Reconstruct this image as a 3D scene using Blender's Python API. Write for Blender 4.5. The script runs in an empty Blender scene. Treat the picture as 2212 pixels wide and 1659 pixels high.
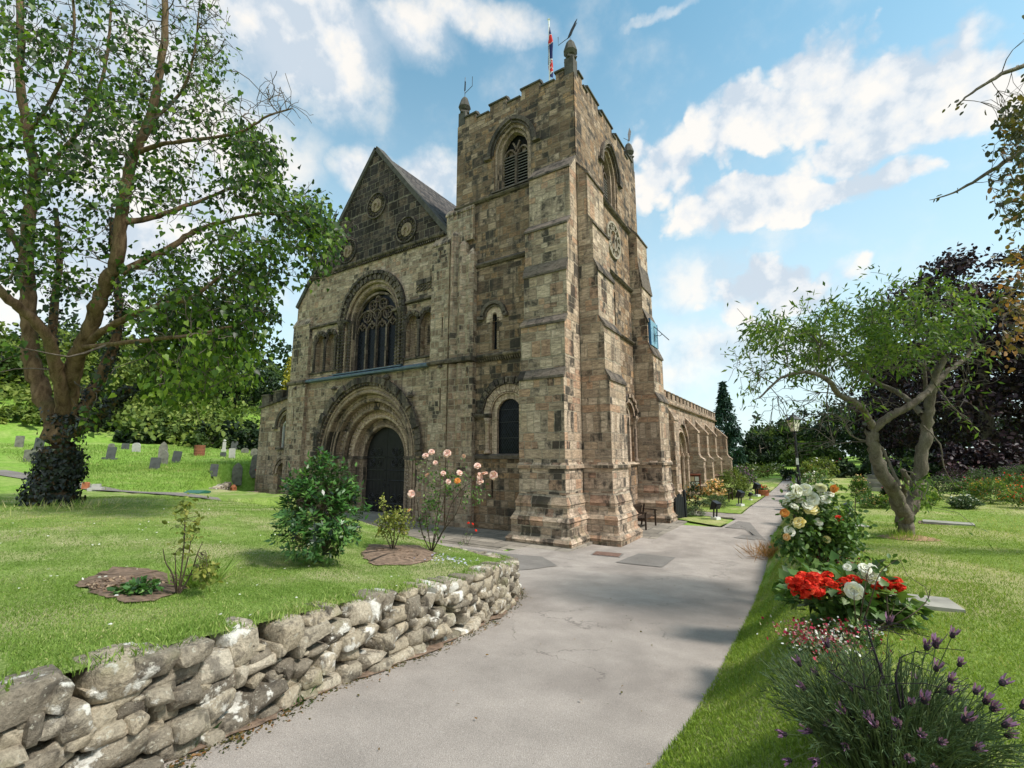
import bpy, bmesh, math, random
import numpy as np
from mathutils import Vector, Matrix
from mathutils.geometry import tessellate_polygon

S = bpy.context.scene
COL = S.collection
R_ = math.radians
PI = math.pi

# ------------------------------------------------------------------ camera
PITCH, YAW = math.atan(154 / 990), R_(32.4)
EYE = np.array([6.68, -15.18, 3.0])
cd = bpy.data.cameras.new('camera'); cam = bpy.data.objects.new('camera', cd); COL.objects.link(cam)
cd.sensor_width = 36; cd.lens = 990 / 2212 * 36; cd.clip_start = 0.05; cd.clip_end = 2000
cam.location = EYE; cam.rotation_euler = (PI / 2 + PITCH, 0, YAW)
S.camera = cam

# site survey helpers: turn a bearing measured on the photo into a point of the site
_fh = np.array([-math.sin(YAW), math.cos(YAW), 0]); _rt = np.array([math.cos(YAW), math.sin(YAW), 0])
_fw = _fh * math.cos(PITCH) + np.array([0, 0, math.sin(PITCH)]); _up = np.cross(_rt, _fw)
def ray(x, y):
    return _fw * 990 + _rt * (x - 1106) - _up * (y - 829.5)
def at(x, y, depth):
    return EYE + ray(x, y) / 990 * depth
def on_ground(x, y, fn):
    r = ray(x, y); r = r / np.linalg.norm(r); t = 0.8
    while t < 140:
        p = EYE + r * t
        if p[2] <= fn(p[0], p[1]): return p
        t += 0.02 + t * 0.002
    return EYE + r * 100

# ------------------------------------------------------------------ light
SUN_EL, SUN_AZ = R_(51), R_(84)          # azimuth clockwise from +Y (east end of the church)
S.view_settings.view_transform = 'Standard'; S.view_settings.look = 'None'
S.view_settings.exposure = 0.78; S.view_settings.gamma = 1; S.view_settings.use_curve_mapping = False
sl = bpy.data.lights.new('sun', 'SUN'); sl.energy = 2.7; sl.angle = R_(9.0); sl.color = (1, .95, .88)
so = bpy.data.objects.new('sun', sl); COL.objects.link(so)
_sd = Vector((math.sin(SUN_AZ) * math.cos(SUN_EL), math.cos(SUN_AZ) * math.cos(SUN_EL), math.sin(SUN_EL)))
so.rotation_euler = _sd.to_track_quat('Z', 'Y').to_euler()

class NT:
    """small node tree writer"""
    def __init__(s, tree): s.t = tree; s.n = tree.nodes; s.l = tree.links
    def new(s, typ, **kw):
        n = s.n.new(typ)
        for k, v in kw.items(): setattr(n, k, v)
        return n
    def put(s, sock, v):
        if hasattr(v, 'links') or hasattr(v, 'is_output'): s.l.new(v, sock)
        else: sock.default_value = v
    def math(s, op, a, b=0.0, c=None, clamp=False):
        n = s.n.new('ShaderNodeMath'); n.operation = op; n.use_clamp = clamp
        s.put(n.inputs[0], a); s.put(n.inputs[1], b)
        if c is not None: s.put(n.inputs[2], c)
        return n.outputs[0]
    def vmath(s, op, a, b=(0, 0, 0), scale=None):
        n = s.n.new('ShaderNodeVectorMath'); n.operation = op
        s.put(n.inputs[0], a); s.put(n.inputs[1], b)
        if scale is not None: s.put(n.inputs['Scale'], scale)
        return n.outputs['Value'] if op in ('DOT_PRODUCT', 'LENGTH', 'DISTANCE') else n.outputs[0]
    def mix(s, f, a, b, blend='MIX'):
        n = s.n.new('ShaderNodeMix'); n.data_type = 'RGBA'; n.blend_type = blend; n.clamp_factor = True
        s.put(n.inputs[0], f); s.put(n.inputs[6], a); s.put(n.inputs[7], b)
        return n.outputs[2]
    def noise(s, vec, scale, detail=4, rough=.55, dist=0.0, out=0):
        n = s.n.new('ShaderNodeTexNoise'); n.noise_dimensions = '3D'
        if vec is not None: s.l.new(vec, n.inputs['Vector'])
        n.inputs['Scale'].default_value = scale; n.inputs['Detail'].default_value = detail
        n.inputs['Roughness'].default_value = rough; n.inputs['Distortion'].default_value = dist
        return n.outputs[out]
    def ramp(s, f, stops, interp='LINEAR'):
        n = s.n.new('ShaderNodeValToRGB'); n.color_ramp.interpolation = interp; s.put(n.inputs[0], f)
        e = n.color_ramp.elements
        while len(e) < len(stops): e.new(.5)
        for k, (p, c) in enumerate(stops):
            e[k].position = p; e[k].color = (c[0], c[1], c[2], 1) if not isinstance(c, (int, float)) else (c, c, c, 1)
        return n.outputs[0]
    def range(s, v, a, b, c=0.0, d=1.0, smooth=True):
        n = s.n.new('ShaderNodeMapRange'); n.interpolation_type = 'SMOOTHSTEP' if smooth else 'LINEAR'
        s.put(n.inputs[0], v)
        for k, q in enumerate((a, b, c, d)): n.inputs[k + 1].default_value = q
        return n.outputs[0]
    def comb(s, x, y, z):
        n = s.n.new('ShaderNodeCombineXYZ')
        for k, v in enumerate((x, y, z)): s.put(n.inputs[k], v)
        return n.outputs[0]
    def sep(s, v):
        n = s.n.new('ShaderNodeSeparateXYZ'); s.l.new(v, n.inputs[0]); return n.outputs

def C4(c): return (c[0], c[1], c[2], 1)

# sky: Nishita with cumulus mixed in by direction
W = bpy.data.worlds.new('World'); S.world = W; W.use_nodes = True
def build_world():
    t = NT(W.node_tree); t.n.clear()
    out = t.new('ShaderNodeOutputWorld'); bg = t.new('ShaderNodeBackground')
    sky = t.new('ShaderNodeTexSky', sky_type='NISHITA', sun_disc=False)
    sky.sun_elevation = SUN_EL; sky.sun_rotation = SUN_AZ; sky.altitude = 50
    sky.air_density = 1.0; sky.dust_density = 0.6; sky.ozone_density = 1.6
    STR = 0.15
    d = t.new('ShaderNodeTexCoord').outputs['Generated']
    x, y, z = t.sep(d)
    blobs = [  # photo x, y, rx, ry, weight
        (1640, 235, 150, 85, 1), (1760, 180, 130, 95, 1), (1900, 205, 170, 120, 1), (2020, 175, 130, 105, 1), (1930, 300, 230, 70, 1), (1570, 290, 90, 60, .9),
        (1600, 440, 170, 60, 1), (1800, 430, 160, 42, 1), (1420, 360, 110, 90, .9), (1650, 620, 150, 65, .85), (1500, 610, 140, 90, .7), (1560, 760, 330, 120, .55),
        (640, 90, 230, 150, 1.05), (900, 90, 130, 90, .8), (1020, 40, 190, 60, .75), (800, 375, 90, 60, .9), (950, 390, 110, 70, .8), (1500, -10, 200, 18, .6),
        (300, 350, 420, 420, .8), (40, 560, 300, 320, .8), (620, 560, 90, 180, .45), (300, -150, 500, 220, .7)]
    cov = None
    wob = t.noise(d, 5.5, 6, .6, 0, 1)
    dw = t.vmath('ADD', d, t.vmath('SCALE', t.vmath('SUBTRACT', wob, (.5, .5, .5)), scale=.11))
    cum = None
    for bi, (bx, by, rx, ry, w) in enumerate(blobs):
        f = ray(bx, by); f = f / np.linalg.norm(f)
        r = np.cross(f, (0, 0, 1)); r /= np.linalg.norm(r); u = np.cross(r, f)
        k = 990 / np.linalg.norm(ray(bx, by)); ax, ay = rx / 990 * k, ry / 990 * k
        a = t.vmath('DOT_PRODUCT', dw, tuple(r / ax)); b = t.vmath('DOT_PRODUCT', dw, tuple(u / ay))
        q = t.math('SUBTRACT', w, t.math('MULTIPLY', t.math('ADD', t.math('MULTIPLY', a, a), t.math('MULTIPLY', b, b)), .8))
        q = t.math('MULTIPLY', q, t.math('GREATER_THAN', t.vmath('DOT_PRODUCT', d, tuple(f)), 0.0))
        if bi < 10: cum = q if cum is None else t.math('MAXIMUM', cum, q)
        else: cov = q if cov is None else t.math('MAXIMUM', cov, q)
    cov = t.math('MAXIMUM', cov, t.range(t.vmath('DOT_PRODUCT', d, tuple(_fh)), .1, -.4, 0, .45))      # broken cloud behind the viewer too
    n1 = t.noise(d, 7, 9, .58)
    dens = t.math('ADD', cov, t.math('MULTIPLY', t.math('SUBTRACT', n1, .5), 1.5))
    vo = t.new('ShaderNodeTexVoronoi'); t.l.new(dw, vo.inputs['Vector']); vo.inputs['Scale'].default_value = 11; vo.inputs['Detail'].default_value = 2; vo.inputs['Roughness'].default_value = .55
    bil = t.math('SUBTRACT', .45, vo.outputs['Distance'])
    dc = t.math('ADD', cum, t.math('ADD', t.math('MULTIPLY', bil, 1.0), t.math('MULTIPLY', t.math('SUBTRACT', n1, .5), .7)))
    mask = t.math('MAXIMUM', t.range(dens, -.05, .85), t.range(dc, -.42, .08))
    n2 = t.noise(t.vmath('ADD', d, (.030, 0, .034)), 7, 9, .58)
    rel = t.math('SUBTRACT', n1, n2)
    rel = t.math('ADD', rel, t.math('MULTIPLY', t.math('SUBTRACT', bil, .12), .28))
    shade = t.math('ADD', t.math('MULTIPLY', rel, 2.2), t.math('ADD', t.math('MULTIPLY', t.noise(d, 2.3, 3), 1.0), .12), clamp=True)
    ccol = t.ramp(shade, [(.04, (.38, .43, .485)), (.24, (.51, .525, .54)), (.48, (.61, .585, .55))])
    ccol = t.mix(1.0, ccol, (1 / STR, 1 / STR, 1 / STR, 1), 'MULTIPLY')
    tint = t.mix(1.0, sky.outputs[0], (.80, 1.10, .90, 1), 'MULTIPLY')
    haze = t.range(z, .80, .02)                       # thin high haze, whiter towards the horizon
    base = t.mix(t.math('MULTIPLY', haze, .85), tint, (.47 / STR, .55 / STR, .595 / STR, 1))
    col = t.mix(t.math('MULTIPLY', mask, .93), base, ccol)
    t.l.new(col, bg.inputs[0]); bg.inputs[1].default_value = STR
    t.l.new(bg.outputs[0], out.inputs[0])
build_world()
# ------------------------------------------------------------------ object helpers
def obj(name, me, mat=None, parent=None, label=None, cat=None, group=None, kind=None, smooth=False, loc=None):
    o = bpy.data.objects.new(name, me); COL.objects.link(o)
    if mat and me and not me.materials: me.materials.append(mat)
    if parent: o.parent = parent
    if loc is not None: o.location = loc
    for k, v in (('label', label), ('category', cat), ('group', group), ('kind', kind)):
        if v: o[k] = v
    if smooth and me:
        me.polygons.foreach_set('use_smooth', [True] * len(me.polygons))
    return o
def thing(name, label, cat, loc=(0, 0, 0), rz=0, group=None):
    o = obj(name, None, None, None, label, cat, group)
    o.location = loc; o.rotation_euler = (0, 0, rz); o.empty_display_size = .3
    return o
def dup(root, loc, rz=0, label=None, scale=1.0):
    r = root.copy(); COL.objects.link(r); r.location = loc; r.rotation_euler = (0, 0, rz); r.scale = (scale,) * 3
    if label: r['label'] = label
    for ch in list(root.children):
        c = ch.copy(); COL.objects.link(c); c.parent = r
        for g in list(ch.children):
            d = g.copy(); COL.objects.link(d); d.parent = c
    return r

class FR:
    """face frame: u right, v up, d outwards, as seen by someone facing the wall"""
    def __init__(s, side, off=0.0): s.side = side; s.off = off
    def p(s, u, v, d=0.0):
        if s.side == 'W': return (u, s.off - d, v)
        if s.side == 'S': return (s.off + d, u, v)
        if s.side == 'E': return (-u, s.off + d, v)
        if s.side == 'N': return (s.off - d, -u, v)

class MB:
    def __init__(s): s.v = []; s.f = []
    def add(s, vs, fs):
        o = len(s.v); s.v += [tuple(map(float, q)) for q in vs]; s.f += [tuple(o + i for i in f) for f in fs]; return s
    def box(s, x0, x1, y0, y1, z0, z1):
        return s.add([(x0, y0, z0), (x1, y0, z0), (x1, y1, z0), (x0, y1, z0), (x0, y0, z1), (x1, y0, z1), (x1, y1, z1), (x0, y1, z1)],
                     [(0, 3, 2, 1), (4, 5, 6, 7), (0, 1, 5, 4), (1, 2, 6, 5), (2, 3, 7, 6), (3, 0, 4, 7)])
    def fbox(s, fr, u0, u1, v0, v1, d0, d1):
        P = fr.p
        return s.add([P(u0, v0, d1), P(u1, v0, d1), P(u1, v1, d1), P(u0, v1, d1), P(u0, v0, d0), P(u1, v0, d0), P(u1, v1, d0), P(u0, v1, d0)],
                     [(0, 1, 2, 3), (5, 4, 7, 6), (1, 5, 6, 2), (4, 0, 3, 7), (3, 2, 6, 7), (4, 5, 1, 0)])
    def obox(s, c, ax, ay, az, hx, hy, hz):
        c, ax, ay, az = (np.array(q, float) for q in (c, ax, ay, az))
        vs = [c + ax * hx * i + ay * hy * j + az * hz * k for k in (-1, 1) for j in (-1, 1) for i in (-1, 1)]
        return s.add(vs, [(0, 2, 3, 1), (4, 5, 7, 6), (0, 1, 5, 4), (2, 6, 7, 3), (0, 4, 6, 2), (1, 3, 7, 5)])
    def slab(s, fr, outer, holes=(), d0=0.0, d1=.5, reveal=None, sides=True):
        """wall plate: front at d0 with holes; outer sides go back d1, hole reveals go back reveal"""
        polys = [[Vector((u, v, 0)) for u, v in q] for q in [outer] + list(holes)]
        flat = [q for p in polys for q in p]
        tris = tessellate_polygon(polys)
        o = len(s.v); s.v += [fr.p(q.x, q.y, d0) for q in flat]
        for t in tris:
            a, b, c = (flat[i] for i in t)
            if (b - a).cross(c - a).z < 0: t = (t[0], t[2], t[1])
            s.f.append(tuple(o + i for i in t))
        for k, p in enumerate(polys):
            if k == 0 and not sides: continue
            back = d0 - (d1 if k == 0 else (reveal if reveal is not None else d1))
            n = len(p); o = len(s.v)
            s.v += [fr.p(q.x, q.y, d0) for q in p] + [fr.p(q.x, q.y, back) for q in p]
            for i in range(n):
                j = (i + 1) % n; s.f.append((o + i, o + j, o + n + j, o + n + i))
        return s
    def ring(s, fr, c, r0, r1, d0, d1, a0=0.0, a1=PI, n=28, sq=1.0):
        """arch band r0..r1, front face at d1, back at d0"""
        vs = []; fs = []
        for i in range(n + 1):
            a = a0 + (a1 - a0) * i / n; ca, sa = math.cos(a), math.sin(a) * sq
            for r, d in ((r0, d0), (r0, d1), (r1, d1), (r1, d0)): vs.append(fr.p(c[0] + r * ca, c[1] + r * sa, d))
        for i in range(n):
            for k in range(4):
                l = (k + 1) % 4; fs.append((4 * i + k, 4 * i + l, 4 * i + 4 + l, 4 * i + 4 + k))
        fs += [(0, 1, 2, 3), (4 * n + 3, 4 * n + 2, 4 * n + 1, 4 * n)]
        return s.add(vs, fs)
    def roll(s, fr, c, R, r, d, a0=0.0, a1=PI, n=28, m=6):
        vs = []; fs = []
        for i in range(n + 1):
            a = a0 + (a1 - a0) * i / n
            for k in range(m):
                b = 2 * PI * k / m; q = R + r * math.cos(b)
                vs.append(fr.p(c[0] + q * math.cos(a), c[1] + q * math.sin(a), d + r * math.sin(b)))
        for i in range(n):
            for k in range(m):
                l = (k + 1) % m; fs.append((m * i + k, m * i + l, m * i + m + l, m * i + m + k))
        return s.add(vs, fs)
    def prof(s, fr, pts, u0, u1, caps=True, closed=True):
        """profile (d, v) swept along u"""
        n = len(pts)
        vs = [fr.p(u0, v, d) for d, v in pts] + [fr.p(u1, v, d) for d, v in pts]
        fs = [(i, (i + 1) % n, n + (i + 1) % n, n + i) for i in range(n if closed else n - 1)]
        s.add(vs, fs)
        if caps:
            tr = tessellate_polygon([[Vector((d, v, 0)) for d, v in pts]])
            for u in (u0, u1): s.add([fr.p(u, v, d) for d, v in pts], tr)
        return s
    def frust(s, fr, u0, u1, d1, v0, v1, e0, e1, d0=0.0, uu=(1, 1)):
        """tier flaring by e0 at the bottom, e1 at the top, open at the back"""
        def r(v, e): return [fr.p(u0 - e * uu[0], v, d0), fr.p(u0 - e * uu[0], v, d1 + e), fr.p(u1 + e * uu[1], v, d1 + e), fr.p(u1 + e * uu[1], v, d0)]
        return s.add(r(v0, e0) + r(v1, e1), [(0, 1, 5, 4), (1, 2, 6, 5), (2, 3, 7, 6), (4, 5, 6, 7), (3, 2, 1, 0)])
    def cyl(s, a, b, r0, r1=None, n=8, caps=True):
        r1 = r0 if r1 is None else r1
        a = np.array(a, float); b = np.array(b, float); t = b - a; t /= np.linalg.norm(t)
        h = np.array((0, 0, 1.)) if abs(t[2]) < .9 else np.array((1., 0, 0)); x = np.cross(t, h); x /= np.linalg.norm(x); y = np.cross(t, x)
        vs = [a + (x * math.cos(2 * PI * k / n) + y * math.sin(2 * PI * k / n)) * r0 for k in range(n)] + [b + (x * math.cos(2 * PI * k / n) + y * math.sin(2 * PI * k / n)) * r1 for k in range(n)]
        fs = [(k, (k + 1) % n, n + (k + 1) % n, n + k) for k in range(n)]
        if caps: fs += [tuple(range(n))[::-1], tuple(range(n, 2 * n))]
        return s.add(vs, fs)
    def lathe(s, c, pts, n=12, sx=1.0, sy=1.0):
        """pts (r, z) about the vertical through c"""
        vs = [(c[0] + r * sx * math.cos(2 * PI * k / n), c[1] + r * sy * math.sin(2 * PI * k / n), c[2] + z) for r, z in pts for k in range(n)]
        fs = [(i * n + k, i * n + (k + 1) % n, (i + 1) * n + (k + 1) % n, (i + 1) * n + k) for i in range(len(pts) - 1) for k in range(n)]
        fs += [tuple(range(n))[::-1], tuple(range((len(pts) - 1) * n, len(pts) * n))]
        return s.add(vs, fs)
    def tube(s, pts, r, m=6):
        pts = [np.array(p, float) for p in pts]
        rs = r if hasattr(r, '__len__') else [r] * len(pts)
        vs = []; fs = []; x = None
        for i, p in enumerate(pts):
            t = pts[min(i + 1, len(pts) - 1)] - pts[max(i - 1, 0)]; t = t / (np.linalg.norm(t) + 1e-9)
            if x is None: x = np.cross(t, (0, 0, 1.) if abs(t[2]) < .9 else (1., 0, 0))
            x = x - t * (x @ t); x /= np.linalg.norm(x) + 1e-9; y = np.cross(t, x)
            vs += [p + (x * math.cos(2 * PI * k / m) + y * math.sin(2 * PI * k / m)) * rs[i] for k in range(m)]
        for i in range(len(pts) - 1):
            for k in range(m):
                l = (k + 1) % m; fs.append((m * i + k, m * i + l, m * i + m + l, m * i + m + k))
        fs += [tuple(range(m))[::-1], tuple(range(m * (len(pts) - 1), m * len(pts)))]
        return s.add(vs, fs)
    def mesh(s, name='mesh', recalc=True):
        me = bpy.data.meshes.new(name); me.from_pydata(s.v, [], s.f)
        if recalc:
            b = bmesh.new(); b.from_mesh(me); bmesh.ops.recalc_face_normals(b, faces=b.faces); b.to_mesh(me); b.free()
        me.update(); return me
    def build_each(s, name, mat, parent=None, smooth=False, **kw):
        """one object per loose piece"""
        par = list(range(len(s.v)))
        def fd(i):
            while par[i] != i: par[i] = par[par[i]]; i = par[i]
            return i
        for f in s.f:
            a = fd(f[0])
            for i in f[1:]: par[fd(i)] = a
        gr = {}
        for f in s.f: gr.setdefault(fd(f[0]), []).append(f)
        last = None
        for fs in gr.values():
            ids = sorted({i for f in fs for i in f}); mp = {i: k for k, i in enumerate(ids)}; q = MB(); q.v = [s.v[i] for i in ids]; q.f = [tuple(mp[i] for i in f) for f in fs]
            last = q.build(name, mat, parent, smooth, **kw)
        return last
    def build(s, name, mat, parent=None, smooth=False, recalc=True, **kw):
        return obj(name, s.mesh(name, recalc), mat, parent, smooth=smooth, **kw)

def arch_pts(cx, spring, r, bottom, n=20, h=None):
    """round-headed opening outline, counter-clockwise; h gives a pointed or stilted head height"""
    h = r if h is None else h
    q = [(cx - r, bottom), (cx + r, bottom)]
    for i in range(n + 1):
        a = PI * i / n; q.append((cx + r * math.cos(a), spring + h * math.sin(a)))
    return q
def pointed_pts(cx, spring, hw, bottom, rise, n=9):
    """two-centred pointed arch"""
    R = (hw * hw + rise * rise) / (2 * hw); am = math.asin(min(1, rise / R)); q = [(cx - hw, bottom), (cx + hw, bottom)]
    for i in range(n + 1): a = am * i / n; q.append((cx + hw - R + R * math.cos(a), spring + R * math.sin(a)))
    for i in range(n - 1, -1, -1): a = am * i / n; q.append((cx - hw + R - R * math.cos(a), spring + R * math.sin(a)))
    return q
def mesh_np(name, V, F, k):
    """mesh from numpy: V (n,3), F (m,k)"""
    me = bpy.data.meshes.new(name); V = np.ascontiguousarray(V, dtype=np.float32); F = np.ascontiguousarray(F, dtype=np.int32)
    me.vertices.add(len(V)); me.vertices.foreach_set('co', V.ravel())
    me.loops.add(F.size); me.loops.foreach_set('vertex_index', F.ravel())
    me.polygons.add(len(F)); me.polygons.foreach_set('loop_start', np.arange(0, F.size, k, dtype=np.int32))
    me.update(calc_edges=True); return me
def point_attr(me, name, a):
    at_ = me.attributes.new(name, 'FLOAT', 'POINT'); at_.data.foreach_set('value', np.ascontiguousarray(a, dtype=np.float32))

# ------------------------------------------------------------------ materials
def new_mat(name):
    m = bpy.data.materials.new(name); m.use_nodes = True; t = NT(m.node_tree); t.n.clear()
    out = t.new('ShaderNodeOutputMaterial'); return m, t, out
def finish(t, out, col, rough=.85, height=None, bdist=.02, bstr=.6, spec=.3, metal=0.0):
    b = t.new('ShaderNodeBsdfPrincipled'); t.put(b.inputs['Base Color'], col); t.put(b.inputs['Roughness'], rough)
    b.inputs['Specular IOR Level'].default_value = spec; b.inputs['Metallic'].default_value = metal
    if height is not None:
        q = t.new('ShaderNodeBump'); t.put(q.inputs['Height'], height); q.inputs['Distance'].default_value = bdist; q.inputs['Strength'].default_value = bstr
        t.l.new(q.outputs[0], b.inputs['Normal'])
    t.l.new(b.outputs[0], out.inputs[0]); return b
def plain(name, col, rough=.7, var=.25, scale=8, bump=.004, metal=0.0, spec=.3):
    m, t, out = new_mat(name); v = t.new('ShaderNodeTexCoord').outputs['Object']
    n = t.noise(v, scale, 6, .6); dark = tuple(c * (1 - var) for c in col); lite = tuple(min(1, c * (1 + var)) for c in col)
    finish(t, out, t.ramp(n, [(.3, dark), (.7, lite)]), rough, t.noise(v, scale * 5, 4), bump, .5, spec, metal); return m

def masonry(name, bw, bh, pal, mortar, soot=(.5, .6), soot_col=(.045, .04, .035), seed=0.0, streak=True, moss=0.0, joint=.016, bump=.03, gain=1.5):
    m, t, out = new_mat(name)
    co = t.new('ShaderNodeTexCoord').outputs['Object']; geo = t.new('ShaderNodeNewGeometry')
    x, y, z = t.sep(co); nx, ny, nz = t.sep(geo.outputs['True Normal'])
    sx = t.math('GREATER_THAN', t.math('ABSOLUTE', nx), .72)
    u = t.math('ADD', t.math('MULTIPLY', y, sx), t.math('MULTIPLY', x, t.math('SUBTRACT', 1.0, sx)))
    top = t.math('GREATER_THAN', t.math('ABSOLUTE', nz), .92)
    v = t.math('ADD', t.math('MULTIPLY', z, t.math('SUBTRACT', 1.0, top)), t.math('MULTIPLY', y, top))
    wob = t.sep(t.noise(t.vmath('ADD', co, (seed, seed * 2, 0)), 1.7, 2, .5, 0, 1))
    v = t.math('ADD', v, t.math('ADD', t.math('ADD', t.math('MULTIPLY', t.math('SINE', t.math('MULTIPLY', v, 2.1 + seed * .05)), bh * .55), t.math('MULTIPLY', t.math('SINE', t.math('MULTIPLY', v, 5.3)), bh * .22)), t.math('MULTIPLY', t.math('SUBTRACT', wob[0], .5), bh * .16)))
    row = t.math('FLOOR', t.math('DIVIDE', v, bh))
    wn = t.new('ShaderNodeTexWhiteNoise', noise_dimensions='1D'); t.l.new(t.math('ADD', row, seed), wn.inputs['W'])
    wr, wg, wb = t.sep(wn.outputs['Color'])
    u = t.math('ADD', t.math('MULTIPLY', t.math('ADD', u, t.math('MULTIPLY', t.math('SUBTRACT', wob[1], .5), bw * .18)), t.math('ADD', .72, t.math('MULTIPLY', wr, .6))), t.math('MULTIPLY', wg, 37.0))
    b = t.new('ShaderNodeTexBrick'); b.offset = .37; b.squash = .55; b.squash_frequency = 2
    t.l.new(t.comb(u, v, 0.0), b.inputs['Vector'])
    b.inputs['Color1'].default_value = (0, 0, 0, 1); b.inputs['Color2'].default_value = (1, 1, 1, 1); b.inputs['Mortar'].default_value = (.5, .5, .5, 1)
    b.inputs['Scale'].default_value = 1; b.inputs['Mortar Size'].default_value = joint; b.inputs['Mortar Smooth'].default_value = .25
    b.inputs['Bias'].default_value = 0; b.inputs['Brick Width'].default_value = bw; b.inputs['Row Height'].default_value = bh
    rnd = b.outputs['Color']; mort = b.outputs['Fac']
    n = len(pal); stone = t.ramp(rnd, [((k + .5) / n, tuple(min(.9, q * gain * h_) for q, h_ in zip(pal[k], (1.0, .945, 1.0)))) for k in range(n)], 'CONSTANT')
    fine = t.noise(co, 26, 6, .65); mid = t.noise(co, 6, 5, .6, .6)
    # bedding lines of the sandstone
    bed = t.noise(t.vmath('MULTIPLY', t.vmath('ADD', co, t.vmath('SCALE', b.outputs['Color'], scale=9.0)), (2.5, 2.5, 10)), 1.5, 4, .6, .5)
    stone = t.mix(.6, stone, t.ramp(bed, [(.32, .15), (.68, .85)]), 'OVERLAY')
    stone = t.mix(.5, stone, t.ramp(fine, [(.25, .2), (.75, .8)]), 'OVERLAY')
    col = t.mix(mort, stone, t.mix(t.range(mid, .35, .65), C4(mortar), C4(tuple(c * .62 for c in mortar))))
    # soot crust in its own blotches and runs
    big = t.noise(t.vmath('MULTIPLY', t.vmath('ADD', co, (seed * 3, 0, 0)), (1, 1, .35 if streak else 1)), 1.1, 6, .65)
    sblk = t.math('ADD', big, t.math('MULTIPLY', t.math('SUBTRACT', rnd, .5), .26))
    sm = t.math('MULTIPLY', t.range(t.math('ADD', sblk, t.math('MULTIPLY', t.math('SUBTRACT', mid, .5), .35)), soot[0], soot[1]), t.math('SUBTRACT', 1.0, t.math('MULTIPLY', mort, .7)))
    col = t.mix(t.math('MULTIPLY', sm, .90), col, C4(soot_col))
    run = t.noise(t.vmath('MULTIPLY', t.vmath('ADD', co, (seed, seed, seed)), (2.6, 2.6, .16)), 1.5, 5, .6)
    col = t.mix(t.math('MULTIPLY', t.range(run, .54, .70), .55), col, C4(tuple(c * 1.3 for c in soot_col)))
    if moss: col = t.mix(t.math('MULTIPLY', t.range(t.noise(co, 2.2, 6, .7), .52, .72), moss), col, (.10, .11, .035, 1))
    h = t.math('ADD', t.math('MULTIPLY', t.math('SUBTRACT', 1.0, mort), 1.0), t.math('ADD', t.math('MULTIPLY', fine, .35), t.math('ADD', t.math('MULTIPLY', bed, .7), t.math('MULTIPLY', rnd, .35))))
    finish(t, out, col, .92, h, bump, .9, .15); return m

BUFF = [(.19, .143, .095), (.26, .20, .135), (.32, .25, .17), (.21, .16, .11), (.28, .215, .15), (.15, .112, .076), (.30, .245, .175), (.24, .185, .13), (.27, .185, .12), (.33, .265, .19), (.17, .13, .09)]
BROWN = [(.17, .122, .075), (.22, .16, .10), (.13, .092, .058), (.27, .205, .135), (.18, .118, .068), (.21, .158, .105), (.25, .165, .09), (.105, .077, .052), (.29, .225, .155), (.16, .122, .084)]
PINK = [(.27, .21, .14), (.32, .26, .18), (.28, .19, .12), (.22, .172, .118), (.34, .275, .195), (.18, .138, .094), (.29, .23, .16), (.25, .168, .11), (.23, .185, .13), (.31, .25, .175)]
DARK = [(.06, .05, .042), (.10, .08, .06), (.045, .04, .035), (.15, .115, .08), (.075, .065, .05), (.12, .095, .065)]
MORT = (.44, .36, .27)
M = {}
M['tower'] = masonry('tower_stone', .52, .27, BROWN, (.27, .21, .15), (.50, .66), seed=1.3, gain=1.36)
M['butt'] = masonry('buttress_stone', .62, .33, PINK, MORT, (.53, .69), seed=4.1)
M['nave'] = masonry('nave_stone', .46, .24, BUFF, (.48, .39, .29), (.56, .72), seed=7.7)
M['gable'] = masonry('gable_stone', .62, .33, DARK, (.23, .195, .15), (.46, .62), (.022, .018, .016), seed=2.2, joint=.018, gain=1.0)
M['turret'] = masonry('turret_stone', .40, .26, BUFF, (.48, .39, .29), (.54, .70), seed=9.4, joint=.022)
M['aisle'] = masonry('aisle_stone', .55, .28, BUFF, MORT, (.60, .75), seed=5.5)
M['plinth'] = masonry('plinth_stone', .60, .27, PINK, MORT, (.50, .66), (.05, .042, .034), seed=3.1, moss=.35)
M['carved'] = masonry('carved_stone', .34, 9.0, [(.24, .185, .13), (.19, .148, .107), (.27, .215, .155), (.155, .122, .09)], (.2, .16, .11), (.53, .72), seed=6.2, joint=.006, bump=.05)
M['sooty'] = masonry('sooty_stone', .34, 9.0, [(.085, .072, .056), (.12, .10, .075), (.06, .052, .043), (.16, .13, .09)], (.22, .19, .14), (.5, .66), seed=8.2, joint=.008, bump=.05)
M['string'] = masonry('string_stone', .7, 9.0, [(.10, .085, .065), (.07, .06, .048), (.14, .115, .08)], (.2, .17, .12), (.50, .66), (.03, .027, .025), seed=1.9, joint=.008)
M['tracery'] = masonry('tracery_stone', .3, .45, [(.15, .115, .085), (.20, .16, .12), (.11, .088, .068), (.26, .21, .16)], (.16, .13, .10), (.55, .7), seed=3.9, joint=.008, gain=1.0)
M['pale'] = masonry('dressed_stone', .30, .42, [(.34, .265, .19), (.38, .30, .215), (.30, .23, .165)], (.30, .23, .15), (.72, .88), seed=2.9, joint=.007)
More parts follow.
